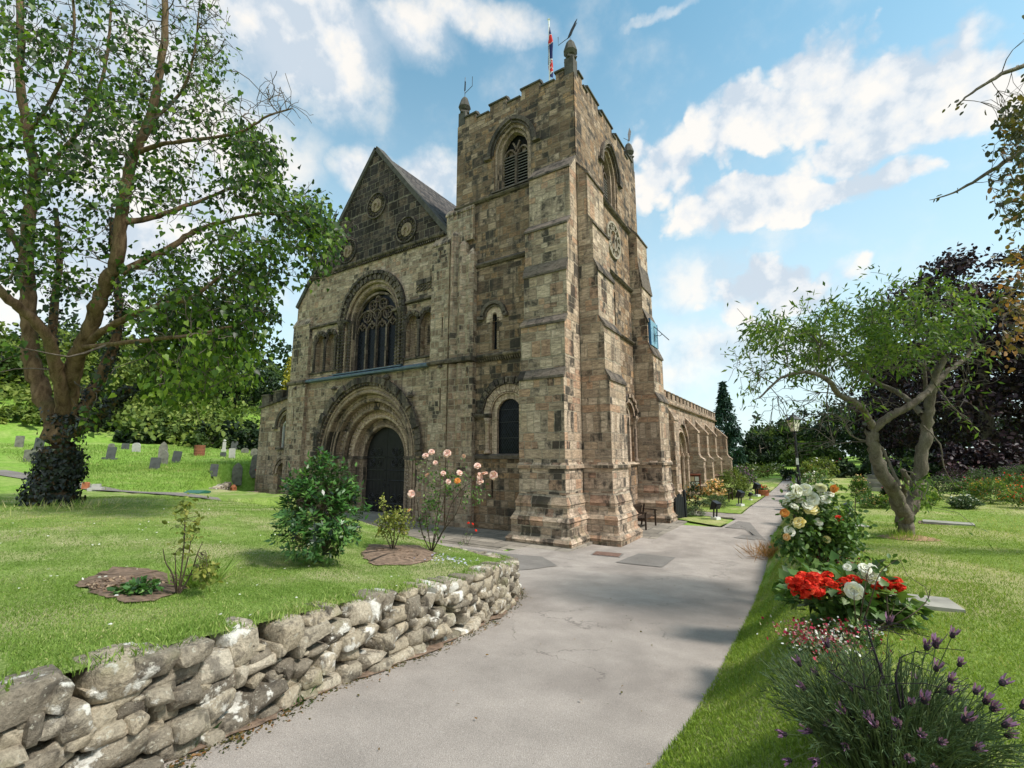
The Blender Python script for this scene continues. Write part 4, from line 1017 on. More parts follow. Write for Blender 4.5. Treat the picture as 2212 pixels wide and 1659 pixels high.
b = MB(); b.add([(-.4, TY, 6.4), (-.4, AY, 6.4), (-5.9, AY, 8.2), (-5.9, TY, 8.2)], [(0, 1, 2, 3)]); b.build('aisle_roof', M['lead'], sa)
b = MB(); b.ring(SF, (dc, 3.15), 1.62, 1.85, 0, .18, 0, PI, 24, 1.12); d2 = b.build('doorway', M['carved'], sa)
b = MB()
for k, (ro, ri, d) in enumerate(((1.6, 1.33, .02), (1.33, 1.08, -.22), (1.08, .84, -.44))):
    b.ring(SF, (dc, 3.15), ri, ro, d - .25, d, 0, PI, 24, 1.15); b.roll(SF, (dc, 3.15), ri + .04, .07, d, 0, PI, 24)
    for s_ in (1, -1):
        p = SF.p(dc + s_ * (ri + .12), 0, d + .04); b.lathe((p[0], p[1], 0), [(.13, .25), (.09, .4), (.09, 2.75), (.16, 2.98)], 10); a, e = sorted((dc + s_ * ri, dc + s_ * ro)); b.fbox(SF, a, e, 2.98, 3.14, d - .2, d + .1)
b.build('arch_order', M['pale'], d2)
b = MB(); b.fbox(SF, dc - 1.1, dc + 1.1, .1, 4.4, -.66, -.62); b.build('door', M['wood'], d2)
for u in (18.2, 22.0, 26.2):
    b = MB(); b.ring(SF, (u, 3.4), .8, .95, 0, .1, 0, PI, 14, 1.15); w_ = b.build('window', M['carved'], sa); b = MB(); b.fbox(SF, u - .76, u + .76, 1.95, 4.4, -.34, -.32); b.build('glass', M['glass'], w_)
def aisle_buttress(u0, u1, d1, d2, z0, top=5.5, mid=2.85, pl=True):
    b = MB(); b.prof(SF, [(0, top), (d1 * .35, top - .30), (d1 + .06, mid + 1.72), (d1 + .06, mid + 1.62), (d1, mid + 1.60), (d1, mid + .25), (d1 + .1, mid + .05), (d2 + .06, mid - .12), (d2 + .06, mid - .22), (d2, mid - .24), (d2, z0 - .5), (0, z0 - .5)], u0, u1)
    o = b.build('buttress', M['aisle'], CH)
    if pl:
        q = MB()
        for v0, v1, e0, e1 in ((z0 + .62, z0 + .74, .12, .02), (z0 + .3, z0 + .62, .09, .09), (z0 + .14, z0 + .3, .22, .1), (z0 - .5, z0 + .14, .2, .2)): q.frust(SF, u0, u1, d2, v0, v1, e0, e1)
        q.build('plinth', M['plinth'], o)
    return o
aisle_buttress(17.0, 17.65, .72, 1.0, .42); aisle_buttress(20.4, 21.05, .72, .98, .6); aisle_buttress(24.2, 24.85, .70, .98, .8); aisle_buttress(28.75, 29.4, .88, 1.16, 1.0)
b = MB(); b.prof(SF, [(0, 5.75), (.32, 5.15), (.32, 5.05), (.28, 5.05), (.28, 1.0), (.4, .9), (.4, -.4), (0, -.4)], 12.6, 13.75); b.build('buttress', M['aisle'], CH)
# ------------------------------------------------------------------ growing things
def leaf_mat(name, stops, trans=.35, rough=.5, spec=.3):
    m, t, out = new_mat(name)
    a = t.new('ShaderNodeAttribute'); a.attribute_name = 'tint'
    c = t.ramp(a.outputs['Fac'], stops)
    b = t.new('ShaderNodeBsdfPrincipled'); t.l.new(c, b.inputs['Base Color']); b.inputs['Roughness'].default_value = rough; b.inputs['Specular IOR Level'].default_value = spec
    tr = t.new('ShaderNodeBsdfTranslucent'); t.l.new(t.mix(1.0, c, (1.3, 1.25, .6, 1), 'MULTIPLY'), tr.inputs[0])
    mx = t.new('ShaderNodeMixShader'); mx.inputs[0].default_value = trans; t.l.new(b.outputs[0], mx.inputs[1]); t.l.new(tr.outputs[0], mx.inputs[2])
    t.l.new(mx.outputs[0], out.inputs[0]); return m
def bark_mat(name, dark, lite, scale=7, moss=0.0):
    m, t, out = new_mat(name); co = t.new('ShaderNodeTexCoord').outputs['Object']
    n = t.noise(t.vmath('MULTIPLY', co, (1, 1, .3)), scale, 7, .65, .4); f = t.noise(co, scale * 6, 5, .7)
    c = t.mix(.5, t.ramp(n, [(.3, dark), (.7, lite)]), t.ramp(f, [(.3, .2), (.7, .8)]), 'OVERLAY')
    if moss: c = t.mix(t.math('MULTIPLY', t.range(t.noise(co, 2.5, 5), .5, .65), moss), c, (.10, .12, .03, 1))
    finish(t, out, c, .9, t.math('ADD', n, t.math('MULTIPLY', f, .4)), .05, .9, .15); return m
def unit(v): return v / (np.linalg.norm(v, axis=-1, keepdims=True) + 1e-9)
LEAF = {  # (t along, s across, h) outline points, faces as quads
    'lance': ([(0, 0, 0), (.42, .5, .12), (1, 0, -.06), (.42, -.5, .12)], [(0, 1, 2, 3)]),
    'oval': ([(0, 0, 0), (.28, .46, .10), (.72, .42, .08), (1, 0, -.1), (.72, -.42, .08), (.28, -.46, .10)], [(0, 1, 2, 3), (0, 3, 4, 5)]),
    'petal': ([(0, .12, 0), (.45, .46, .12), (.85, .42, .16), (1, .16, .06), (1, -.16, .06), (.85, -.42, .16), (.45, -.46, .12), (0, -.12, 0)], [(0, 1, 6, 7), (1, 2, 5, 6), (2, 3, 4, 5)]),
    'heart': ([(0, 0, 0), (-.10, .30, .05), (.20, .52, .10), (1, 0, -.12), (.20, -.52, .10), (-.10, -.30, .05)], [(0, 3, 2, 1), (0, 5, 4, 3)]),
    'ivy': ([(0, 0, 0), (.05, .55, .05), (.5, .3, .08), (1, 0, -.05), (.5, -.3, .08), (.05, -.55, .05)], [(0, 3, 2, 1), (0, 5, 4, 3)]),
}
def leaves(name, P, A, N, L, wr, shape, tint, mat, parent=None, **kw):
    """leaf blades at P along A facing N, length L, width ratio wr"""
    T, Fq = LEAF[shape]; P = np.asarray(P, float); n = len(P); A = unit(A); Sd = unit(np.cross(N, A)); Nn = np.cross(A, Sd); L = np.broadcast_to(L, (n,))[:, None]
    V = np.stack([P + A * L * t + Sd * L * wr * s + Nn * L * wr * h for t, s, h in T], 1)
    k = len(T); F = (np.arange(n)[:, None, None] * k + np.array(Fq)[None]).reshape(-1, 4)
    me = mesh_np(name, V.reshape(-1, 3), F, 4); point_attr(me, 'tint', np.repeat(tint, k))
    return obj(name, me, mat, parent, **kw)
def tubes(name, paths, mat, parent=None, m=6, **kw):
    """all limbs of one plant as one mesh: paths = [(points (n,3), radii (n))]"""
    VS = []; FS = []; o = 0
    for pts, rs in paths:
        pts = np.asarray(pts, float); n = len(pts)
        mm = m if max(rs) > .02 else 4
        tg = unit(np.gradient(pts, axis=0)); ref = np.array((0.31, 0.17, 1.)) if abs(tg[0][2]) < .8 else np.array((1., .2, .1))
        x = unit(np.cross(tg, ref)); y = np.cross(tg, x); a = 2 * PI * np.arange(mm) / mm
        V = pts[:, None] + (x[:, None] * np.cos(a)[None, :, None] + y[:, None] * np.sin(a)[None, :, None]) * np.asarray(rs)[:, None, None]
        i = np.arange(n - 1)[:, None] * mm + np.arange(mm)[None]; j = np.arange(n - 1)[:, None] * mm + (np.arange(mm)[None] + 1) % mm
        FS.append(np.stack([i, j, j + mm, i + mm], -1).reshape(-1, 4) + o); VS.append(V.reshape(-1, 3)); o += n * mm
    return obj(name, mesh_np(name, np.concatenate(VS), np.concatenate(FS), 4), mat, parent, smooth=True, **kw)
def smooth_path(pts, rs, n=4):
    """Catmull-Rom through traced limb points"""
    pts = np.asarray(pts, float); rs = np.asarray(rs, float); Q = np.vstack([2 * pts[0] - pts[1], pts, 2 * pts[-1] - pts[-2]]); out = []; ro = []
    for i in range(len(pts) - 1):
        p0, p1, p2, p3 = Q[i:i + 4]
        for k in range(n):
            t = k / n; out.append(.5 * ((2 * p1) + (p2 - p0) * t + (2 * p0 - 5 * p1 + 4 * p2 - p3) * t * t + (-p0 + 3 * p1 - 3 * p2 + p3) * t ** 3)); ro.append(rs[i] + (rs[i + 1] - rs[i]) * t)
    out.append(pts[-1]); ro.append(rs[-1]); return np.array(out), np.array(ro)
def grow(limbs, targets, rng, tip=.006, k_len=.012, bend=.12, sag=0.0, seg=4, maxr=.06):
    """connect every target point to the nearest wood already grown; returns twig paths and their end directions"""
    NP = np.concatenate([p for p, r in limbs]); NR = np.concatenate([r for p, r in limbs]); cap = len(NP) + len(targets) * seg
    P = np.zeros((cap, 3)); Rr = np.zeros(cap); P[:len(NP)] = NP; Rr[:len(NP)] = NR; n = len(NP)
    d0 = np.array([np.min(np.sum((NP - t) ** 2, 1)) for t in targets]); out = []; dirs = np.zeros((len(targets), 3))
    for ti in np.argsort(d0):
        t = targets[ti]; dd = np.sqrt(np.sum((P[:n] - t) ** 2, 1)); dd = dd + (Rr[:n] < tip * 1.3) * .35
        i = int(np.argmin(dd)); a = P[i]; L = np.linalg.norm(t - a) + 1e-6
        r0 = min(Rr[i] * .75, tip + k_len * L, maxr); f = np.linspace(0, 1, seg + 1)[:, None]
        off = rng.normal(0, bend * L, 3); off2 = rng.normal(0, bend * L * .5, 3)
        pts = a + (t - a) * f + off * np.sin(f * PI) * .6 + off2 * np.sin(f * 2 * PI) * .6; pts[:, 2] += sag * L * np.sin(f[:, 0] * PI)
        rs = r0 + (tip - r0) * f[:, 0]; out.append((pts, rs)); dirs[ti] = unit(pts[-1] - pts[-2])
        P[n:n + seg] = pts[1:]; Rr[n:n + seg] = rs[1:]; n += seg
    return out, dirs
def scatter_leaves(rng, ends, per, rad, hang=.6, up=.5, dirs=None):
    """leaf positions round twig ends: returns P, A (axis), N (facing)"""
    cnt = rng.poisson(per, len(ends)) if np.isscalar(per) else rng.poisson(per); idx = np.repeat(np.arange(len(ends)), cnt)
    P = ends[idx] + rng.normal(0, rad, (len(idx), 3)); A = unit(rng.normal(0, 1, (len(idx), 3))) * .8
    if dirs is not None: A = A + dirs[idx] * .6
    A[:, 2] -= hang; N = unit(rng.normal(0, .6, (len(idx), 3)) + np.array((.25, 0, up))); return P, unit(A), N, idx
def ell_targets(rng, ells, depth, dj):
    """twig targets inside crown lobes measured on the photo, spread in depth"""
    T = []; W = []
    for cx, cy, rx, ry, n, leafy in ells:
        for _ in range(n):
            a = rng.uniform(0, 2 * PI); r = math.sqrt(rng.uniform(0, 1)); dz = rng.normal(0, dj * .6)
            T.append(at(cx + rx * r * math.cos(a), cy + ry * r * math.sin(a), depth + np.clip(dz, -dj, dj))); W.append(leafy)
    return np.array(T), np.array(W)

GREEN = [(0, (.016, .034, .010)), (.35, (.042, .092, .014)), (.7, (.12, .22, .026)), (1, (.27, .38, .06))]
M['leaf_a'] = leaf_mat('broad_green_leaves', GREEN, .5, .42, .4)
M['leaf_dark'] = leaf_mat('dark_ivy_leaves', [(0, (.008, .012, .010)), (.7, (.018, .028, .020)), (1, (.04, .07, .025))], .05, .38, .45)
M['leaf_prunus'] = leaf_mat('narrow_green_leaves', [(0, (.03, .065, .014)), (.5, (.09, .165, .03)), (1, (.22, .30, .07))], .45, .5)
M['leaf_wood'] = leaf_mat('woodland_leaves', [(0, (.022, .045, .012)), (.5, (.075, .125, .028)), (1, (.20, .26, .07))], .25, .6, .2)
M['leaf_wood2'] = leaf_mat('yellow_green_woodland_leaves', [(0, (.04, .075, .014)), (.5, (.13, .185, .034)), (1, (.28, .33, .08))], .25, .6, .2)
M['leaf_deep'] = leaf_mat('deep_green_leaves', [(0, (.007, .016, .007)), (.6, (.02, .042, .014)), (1, (.06, .10, .028))], .15, .6, .2)
M['leaf_copper'] = leaf_mat('copper_beech_leaves', [(0, (.007, .005, .007)), (.6, (.026, .014, .019)), (1, (.10, .05, .055))], .12, .5, .25)
M['leaf_gold'] = leaf_mat('gold_conifer_sprays', [(0, (.14, .15, .012)), (.5, (.32, .30, .03)), (1, (.50, .46, .07))], .2, .7, .2)
M['leaf_cyp'] = leaf_mat('blue_green_cypress_sprays', [(0, (.012, .032, .022)), (.6, (.03, .07, .045)), (1, (.07, .13, .07))], .1, .7, .2)
M['leaf_bush'] = leaf_mat('glossy_bush_leaves', [(0, (.010, .022, .012)), (.3, (.03, .085, .018)), (.7, (.07, .18, .035)), (1, (.16, .29, .07))], .25, .35, .5)
M['leaf_rose'] = leaf_mat('rose_leaves', [(0, (.03, .065, .015)), (.6, (.085, .17, .034)), (1, (.20, .28, .07))], .3, .45, .4)
M['leaf_yellow'] = leaf_mat('yellowing_rose_leaves', [(0, (.08, .12, .02)), (.6, (.20, .23, .045)), (1, (.40, .38, .10))], .35, .5, .3)
M['leaf_autumn'] = leaf_mat('bronzing_leaves', [(0, (.03, .035, .015)), (.4, (.07, .08, .025)), (.65, (.16, .12, .035)), (.85, (.30, .14, .05)), (1, (.40, .22, .09))], .4, .45, .4)
M['leaf_lav'] = leaf_mat('grey_green_lavender', [(0, (.035, .06, .025)), (.6, (.085, .135, .06)), (1, (.17, .22, .11))], .15, .7, .15)
M['blade'] = leaf_mat('grass_blades', [(0, (.11, .20, .03)), (.5, (.205, .32, .058)), (.8, (.32, .41, .11)), (1, (.54, .49, .25))], .3, .6, .25)
M['blade2'] = leaf_mat('right_lawn_blades', [(0, (.14, .23, .026)), (.5, (.24, .35, .05)), (.8, (.35, .44, .09)), (1, (.57, .51, .24))], .3, .6, .25)
M['bark'] = bark_mat('tan_bark', (.06, .036, .02), (.27, .18, .11), 9, .25)
M['bark2'] = bark_mat('grey_brown_bark', (.07, .055, .042), (.25, .215, .17), 8, .15)
M['twig'] = bark_mat('grey_twigs', (.075, .06, .048), (.20, .17, .14), 9)
M['stem'] = plain('dark_woody_stems', (.085, .06, .04), .8, .4, 20, .003)
M['gstem'] = plain('green_stems', (.085, .12, .035), .7, .3, 20, .002)
M['bstem'] = plain('blackened_stems', (.022, .016, .02), .8, .3, 20, .002)

def petal_mat(name, stops): return leaf_mat(name, stops, .3, .6, .15)
M['p_pink'] = petal_mat('pink_petals', [(0, (.70, .36, .30)), (.5, (.82, .55, .48)), (1, (.88, .74, .68))])
M['p_white'] = petal_mat('white_petals', [(0, (.62, .62, .52)), (1, (.86, .86, .82))])
M['p_yellow'] = petal_mat('pale_yellow_petals', [(0, (.72, .52, .10)), (.6, (.82, .74, .36)), (1, (.86, .82, .58))])
M['p_orange'] = petal_mat('orange_petals', [(0, (.62, .16, .03)), (1, (.82, .42, .10))])
M['p_peach'] = petal_mat('peach_petals', [(0, (.72, .38, .13)), (1, (.85, .66, .38))])
M['p_red'] = petal_mat('scarlet_petals', [(0, (.50, .018, .010)), (.6, (.80, .04, .018)), (1, (.90, .13, .06))])
M['p_crim'] = petal_mat('crimson_petals', [(0, (.22, .01, .03)), (1, (.60, .05, .12))])
M['p_mauve'] = petal_mat('mauve_bracts', [(0, (.06, .025, .07)), (.5, (.18, .09, .19)), (1, (.36, .20, .34))])
M['p_dusky'] = petal_mat('dusky_pink_petals', [(0, (.25, .07, .08)), (1, (.62, .30, .30))])
def flower_mesh(name, r, mat, seed=0, full=1.0):
    """a cupped double rose of overlapping petals"""
    rng = np.random.default_rng(seed); P = []; A = []; N = []; L = []
    for ring_, (n, tilt, l) in enumerate(((5, 1.38, .55), (6, 1.05, .72), (7, .68, .88), (8, .30, 1.0), (7, .02, .98))):
        for k in range(n):
            a = 2 * PI * (k + .37 * ring_) / n + rng.normal(0, .15); el = tilt + rng.normal(0, .12)
            A.append((math.cos(a) * math.cos(el), math.sin(a) * math.cos(el), math.sin(el))); N.append((-math.cos(a) * math.sin(el), -math.sin(a) * math.sin(el), math.cos(el))); P.append((0, 0, -.1 * r)); L.append(r * l)
    T, Fq = LEAF['petal']; P, A, N, L = map(np.array, (P, A, N, L)); Sd = np.cross(N, A); Lc = L[:, None]
    V = np.stack([P + A * Lc * t + Sd * Lc * .95 * s + N * Lc * h * 1.6 * full for t, s, h in T], 1); k = len(T)
    me = mesh_np(name, V.reshape(-1, 3), (np.arange(len(P))[:, None, None] * k + np.array(Fq)[None]).reshape(-1, 4), 4)
    point_attr(me, 'tint', np.repeat(np.clip(rng.normal(.55, .3, len(P)), 0, 1), k)); me.materials.append(mat); return me
def put_flower(me, parent, p, rng, s=1.0, name='flower', to=None):
    o = obj(name, me, None, parent); o.location = p; o.scale = (s, s, s)
    d = Vector(to if to is not None else (rng.normal(0, .5), -.5 + rng.normal(0, .5), .7)); o.rotation_euler = d.to_track_quat('Z', 'Y').to_euler(); return o
# ------------------------------------------------------------------ the big tree on the raised lawn
def limb(pts, r0, r1, base, d0, dd=()):
    """a limb traced on the photo, at depth d0 with offsets"""
    n = len(pts); dd = list(dd) + [dd[-1] if dd else 0] * (n - len(dd))
    P = np.array([at(x, y, d0 + dd[i]) for i, (x, y) in enumerate(pts)]) - base
    q, r = smooth_path(P, np.linspace(r0, r1, n), 5); g = np.random.default_rng(int(abs(pts[0][0] * 3 + pts[-1][1]))); m = len(q)
    q[1:-1] += g.normal(0, 1, (m - 2, 3)) * (r[1:-1, None] * .09 + .003); return q, r * (1 + g.normal(0, .045, m))
def big_tree():
    rng = np.random.default_rng(11); base = on_ground(112, 1092, G); D = float((base - EYE) @ _fw)
    root = thing('ivy_clad_tree', 'large open crowned tree with tan limbs and dark ivy round its trunk', 'tree', tuple(base))
    tr = [limb([(112, 1105), (118, 1040), (128, 980), (132, 925), (128, 895)], .38 * D / 10, .235 * D / 10, base, D)]
    k = D / 10 * .70
    A = [limb([(122, 915), (96, 860), (74, 800), (62, 720), (62, 640), (54, 560), (62, 480), (76, 390), (60, 290), (42, 180), (46, 90), (40, -40)], .26 * k, .09 * k, base, D, (0, 0, .1, .2, .3, .5, .6, .8)),
         limb([(138, 915), (132, 850), (120, 790), (104, 735), (70, 690), (30, 655), (-20, 610), (-90, 540)], .19 * k, .10 * k, base, D, (0, -.2, -.4, -.6, -.8, -1.0, -1.2, -1.4)),
         limb([(136, 915), (150, 850), (158, 790), (180, 745), (205, 680), (228, 610), (252, 560), (262, 480), (272, 400), (290, 330), (318, 270), (338, 200), (352, 110), (356, 0), (350, -120)], .25 * k, .07 * k, base, D, (0, 0, -.1, -.2, -.3, -.4, -.5)),
         limb([(186, 745), (230, 712), (290, 680), (350, 660), (420, 640), (470, 600)], .12 * k, .04 * k, base, D, (-.2, -.4, -.6, -.9, -1.2)),
         limb([(262, 590), (320, 560), (372, 532), (420, 500), (480, 480), (560, 462), (640, 470)], .12 * k, .03 * k, base, D, (-.4, -.2, 0, .3)),
         limb([(270, 480), (330, 470), (390, 448), (450, 428), (520, 400), (590, 410)], .09 * k, .03 * k, base, D, (-.5, -.1, .4, .8)),
         limb([(290, 330), (360, 310), (440, 300), (520, 285), (580, 250), (628, 235)], .07 * k, .018 * k, base, D, (-.5, -.6, -.8)),
         limb([(180, 750), (270, 740), (360, 730), (440, 720), (520, 700)], .07 * k, .025 * k, base, D, (-.3, -1.0, -1.6, -2.0)),
         limb([(76, 390), (140, 320), (200, 230), (230, 130), (240, 20)], .09 * k, .035 * k, base, D, (.8, 1.2, 1.4)),
         limb([(318, 270), (390, 200), (420, 110), (430, 20)], .05 * k, .02 * k, base, D, (-.5, -.3)),
         limb([(54, 560), (-20, 420), (-60, 280)], .10 * k, .05 * k, base, D, (.5, .9)),
         limb([(60, 290), (130, 180), (160, 60), (150, -60)], .06 * k, .03 * k, base, D, (.8, .4))]
    dark = [limb([(150, 935), (180, 880), (222, 800), (250, 730), (256, 650), (246, 560), (240, 470)], .21 * k, .07 * k, base, D, (.3, .5, .7, .9)),
            limb([(158, 935), (205, 905), (248, 862), (282, 836)], .14 * k, .10 * k, base, D, (-.2, -.5, -.8)),
            limb([(112, 760), (118, 660), (128, 560), (120, 450)], .14 * k, .06 * k, base, D, (.8, 1.0))]
    ells = [(40, 80, 100, 100, 50, .8), (200, 50, 150, 100, 80, .35), (400, 60, 95, 90, 70, .18), (440, 150, 55, 55, 40, .55), (330, 210, 110, 80, 60, .5), (60, 330, 120, 100, 60, 1.1), (215, 360, 90, 110, 60, .8),
            (450, 270, 120, 60, 60, .30), (545, 335, 60, 50, 44, 1.2), (590, 235, 50, 50, 30, .0), (380, 400, 110, 70, 50, .7), (560, 410, 60, 40, 34, .9), (660, 480, 70, 55, 60, 1.2), (610, 560, 90, 55, 50, .5),
            (480, 560, 120, 70, 60, .9), (400, 710, 120, 80, 90, 1.5), (510, 690, 80, 90, 80, 1.6), (430, 830, 110, 45, 50, 1.3), (340, 620, 90, 80, 40, .9), (40, 540, 70, 80, 34, .9), (-70, 400, 80, 250, 60, 1.0),
            (160, 560, 70, 90, 30, .8), (240, 170, 90, 90, 50, .5), (30, 780, 50, 50, 8, .5), (300, -110, 330, 60, 60, .7), (180, 850, 60, 60, 12, .8), (690, 520, 40, 60, 24, 1.0), (150, 240, 60, 60, 26, .7)]
    T, Wt = ell_targets(rng, ells, D, 2.0); T = T - base
    tw, dirs = grow(A, T, rng, .0075, .014, .13, .04, 4, .05)
    fuzz = T[rng.integers(0, len(T), 1900)] + rng.normal(0, .27, (1900, 3)); tw2, _ = grow(tw, fuzz, rng, .0055, .006, .16, 0, 3, .01)
    tubes('trunk', tr + A + dark, M['bark'], root, 10); tubes('twigs', tw + tw2, M['twig'], root, 4)
    P, Ax, N, idx = scatter_leaves(rng, T, Wt * np.where(rng.uniform(0, 1, len(T)) < .72, 23, 3), .16, .9, .5, dirs); L = rng.uniform(.07, .135, len(P)) * D / 10
    small = np.linalg.norm(T[idx] - at(420, 60, D) + base, axis=1) < 1.6; L[small] *= .6
    leaves('crown', P, Ax, N, L, .82, 'heart', np.clip(rng.normal(.41, .22, len(P)) + .15 * rng.normal(0, 1, len(T))[idx] + .22 * (T[idx] @ _rt > 2.2) * (T[idx][:, 2] < 3.2), 0, 1), M['leaf_a'], root)  # lower right leaves tinted lighter, sunlight on that side put into the colour
    # ivy over the lower trunk and the dark stems
    IP = []; IN = []
    def coat(path, n, lo, hi, side=None):
        pts, rs = path
        for _ in range(n):
            f = rng.uniform(lo, hi) * (len(pts) - 1); i = int(f); i = min(i, len(pts) - 2); p = pts[i] + (pts[i + 1] - pts[i]) * (f - i); r = rs[i]; a = rng.uniform(0, 2 * PI)
            nn = np.array((math.cos(a), math.sin(a), rng.normal(0, .2)))
            if side is not None and nn @ side < rng.normal(0, .35): continue
            IP.append(p + nn * (r + abs(rng.normal(.05, .05)))); IN.append(nn)
    coat(tr[0], 2600, 0.0, .52); coat(tr[0], 700, .45, 1.0, _rt * .9 + np.array((.0, 0, 0)));
    for d_ in dark[:2]: coat(d_, 900, 0, 1)
    coat(dark[2], 350, 0, 1)
    IP = np.array(IP); IN = np.array(IN); IA = rng.normal(0, .5, IP.shape); IA[:, 2] -= 1
    leaves('ivy', IP, IA, IN + rng.normal(0, .35, IP.shape), rng.uniform(.07, .13, len(IP)) * k, .95, 'ivy', np.clip(rng.normal(.4, .25, len(IP)), 0, 1), M['leaf_dark'], root)
big_tree()

# ------------------------------------------------------------------ the leaning tree on the right lawn
def prunus():
    rng = np.random.default_rng(5); base = on_ground(1958, 1163, G); D = float((base - EYE) @ _fw); k = D / 15 * .9
    root = thing('spreading_tree', 'spreading old fruit tree with twisted bare limbs on the right lawn', 'tree', tuple(base))
    A = [limb([(1960, 1170), (1955, 1130), (1944, 1096), (1930, 1060), (1908, 1024), (1892, 985), (1884, 950), (1882, 925)], .27 * k, .17 * k, base, D, (0, 0, -.1, -.2, -.3)),
         limb([(1955, 1120), (1972, 1080), (1984, 1030), (1993, 980), (2003, 930), (2006, 885), (2016, 840), (2030, 790)], .25 * k, .13 * k, base, D, (0, .1, .2, .2)),
         limb([(1883, 932), (1915, 905), (1950, 885), (1985, 862), (2010, 838), (2028, 800), (2040, 770)], .14 * k, .08 * k, base, D, (-.3, -.4, -.5, -.5, -.4)),
         limb([(1883, 925), (1872, 895), (1846, 870), (1812, 852), (1790, 822), (1756, 806), (1716, 806), (1680, 822), (1640, 860)], .12 * k, .025 * k, base, D, (-.3, -.5, -.8, -1.1, -1.3)),
         limb([(1990, 895), (1960, 862), (1920, 838), (1880, 820), (1848, 796), (1810, 760), (1770, 740)], .11 * k, .04 * k, base, D, (.2, .5, .8, 1.0)),
         limb([(2010, 838), (2050, 800), (2090, 770), (2106, 730), (2090, 690), (2060, 650)], .09 * k, .03 * k, base, D, (-.4, -.2, 0)),
         limb([(1950, 1075), (1956, 1045), (1950, 1015), (1962, 1035)], .10 * k, .07 * k, base, D, (0, -.2, -.35)),
         limb([(1944, 1050), (1920, 1000), (1906, 968), (1872, 955), (1838, 940), (1820, 905)], .06 * k, .02 * k, base, D, (.2, .4, .5)),
         limb([(2003, 930), (1998, 800), (1990, 720), (1975, 660), (1950, 625)], .07 * k, .02 * k, base, D, (.2, .4, .6)),
         limb([(1995, 920), (2030, 960), (2040, 1010), (2062, 1050)], .03 * k, .012 * k, base, D, (-.3, -.5)), limb([(2020, 830), (2060, 880), (2100, 915)], .03 * k, .01 * k, base, D, (-.5, -.7)),
         limb([(1790, 822), (1786, 880), (1800, 960)], .02 * k, .008 * k, base, D, (-1.2,)), limb([(1846, 796), (1880, 740), (1940, 700), (2010, 670)], .05 * k, .02 * k, base, D, (.9, 1.0))]
    ells = [(1850, 720, 130, 80, 130, 1.4), (1730, 730, 90, 60, 70, 1.2), (1650, 715, 50, 40, 34, 1.0), (1960, 700, 110, 70, 80, 1.1), (2060, 670, 60, 60, 50, 1.2), (2050, 740, 50, 40, 26, .9), (1945, 630, 50, 30, 16, .5),
            (1800, 790, 120, 50, 60, 1.0), (1900, 780, 80, 40, 34, .9), (1660, 870, 70, 70, 45, .06), (1620, 800, 40, 50, 24, .4), (1720, 880, 60, 60, 30, .1), (1850, 880, 70, 50, 26, .1), (2120, 780, 50, 60, 24, .15), (2080, 860, 40, 60, 12, .3), (1990, 1060, 16, 30, 16, 1.6), (1760, 940, 60, 50, 20, .05)]
    T, Wt = ell_targets(rng, ells, D, 1.3); T = T - base; tw, dirs = grow(A, T, rng, .0045, .010, .14, .05, 4, .02)
    fz = rng.integers(0, len(T), 500); fuzz = T[fz] + rng.normal(0, .20, (500, 3)); tw2, dirs2 = grow(tw, fuzz, rng, .003, .005, .14, 0, 3, .008)
    tubes('trunk', A, M['bark2'], root, 9); tubes('twigs', tw + tw2, M['twig'], root, 4)
    E_ = np.concatenate([T, fuzz]); We = np.concatenate([Wt, Wt[fz] * .6])
    P, Ax, N, idx = scatter_leaves(rng, E_, We * np.where(rng.uniform(0, 1, len(E_)) < .5, 15, 2), .085, .55, .6, np.concatenate([dirs, dirs2]))
    leaves('crown', P, Ax, N, rng.uniform(.085, .15, len(P)), .30, 'lance', np.clip(rng.normal(.5, .22, len(P)) + .13 * rng.normal(0, 1, len(E_))[idx], 0, 1), M['leaf_prunus'], root)
    return base
PB = prunus()

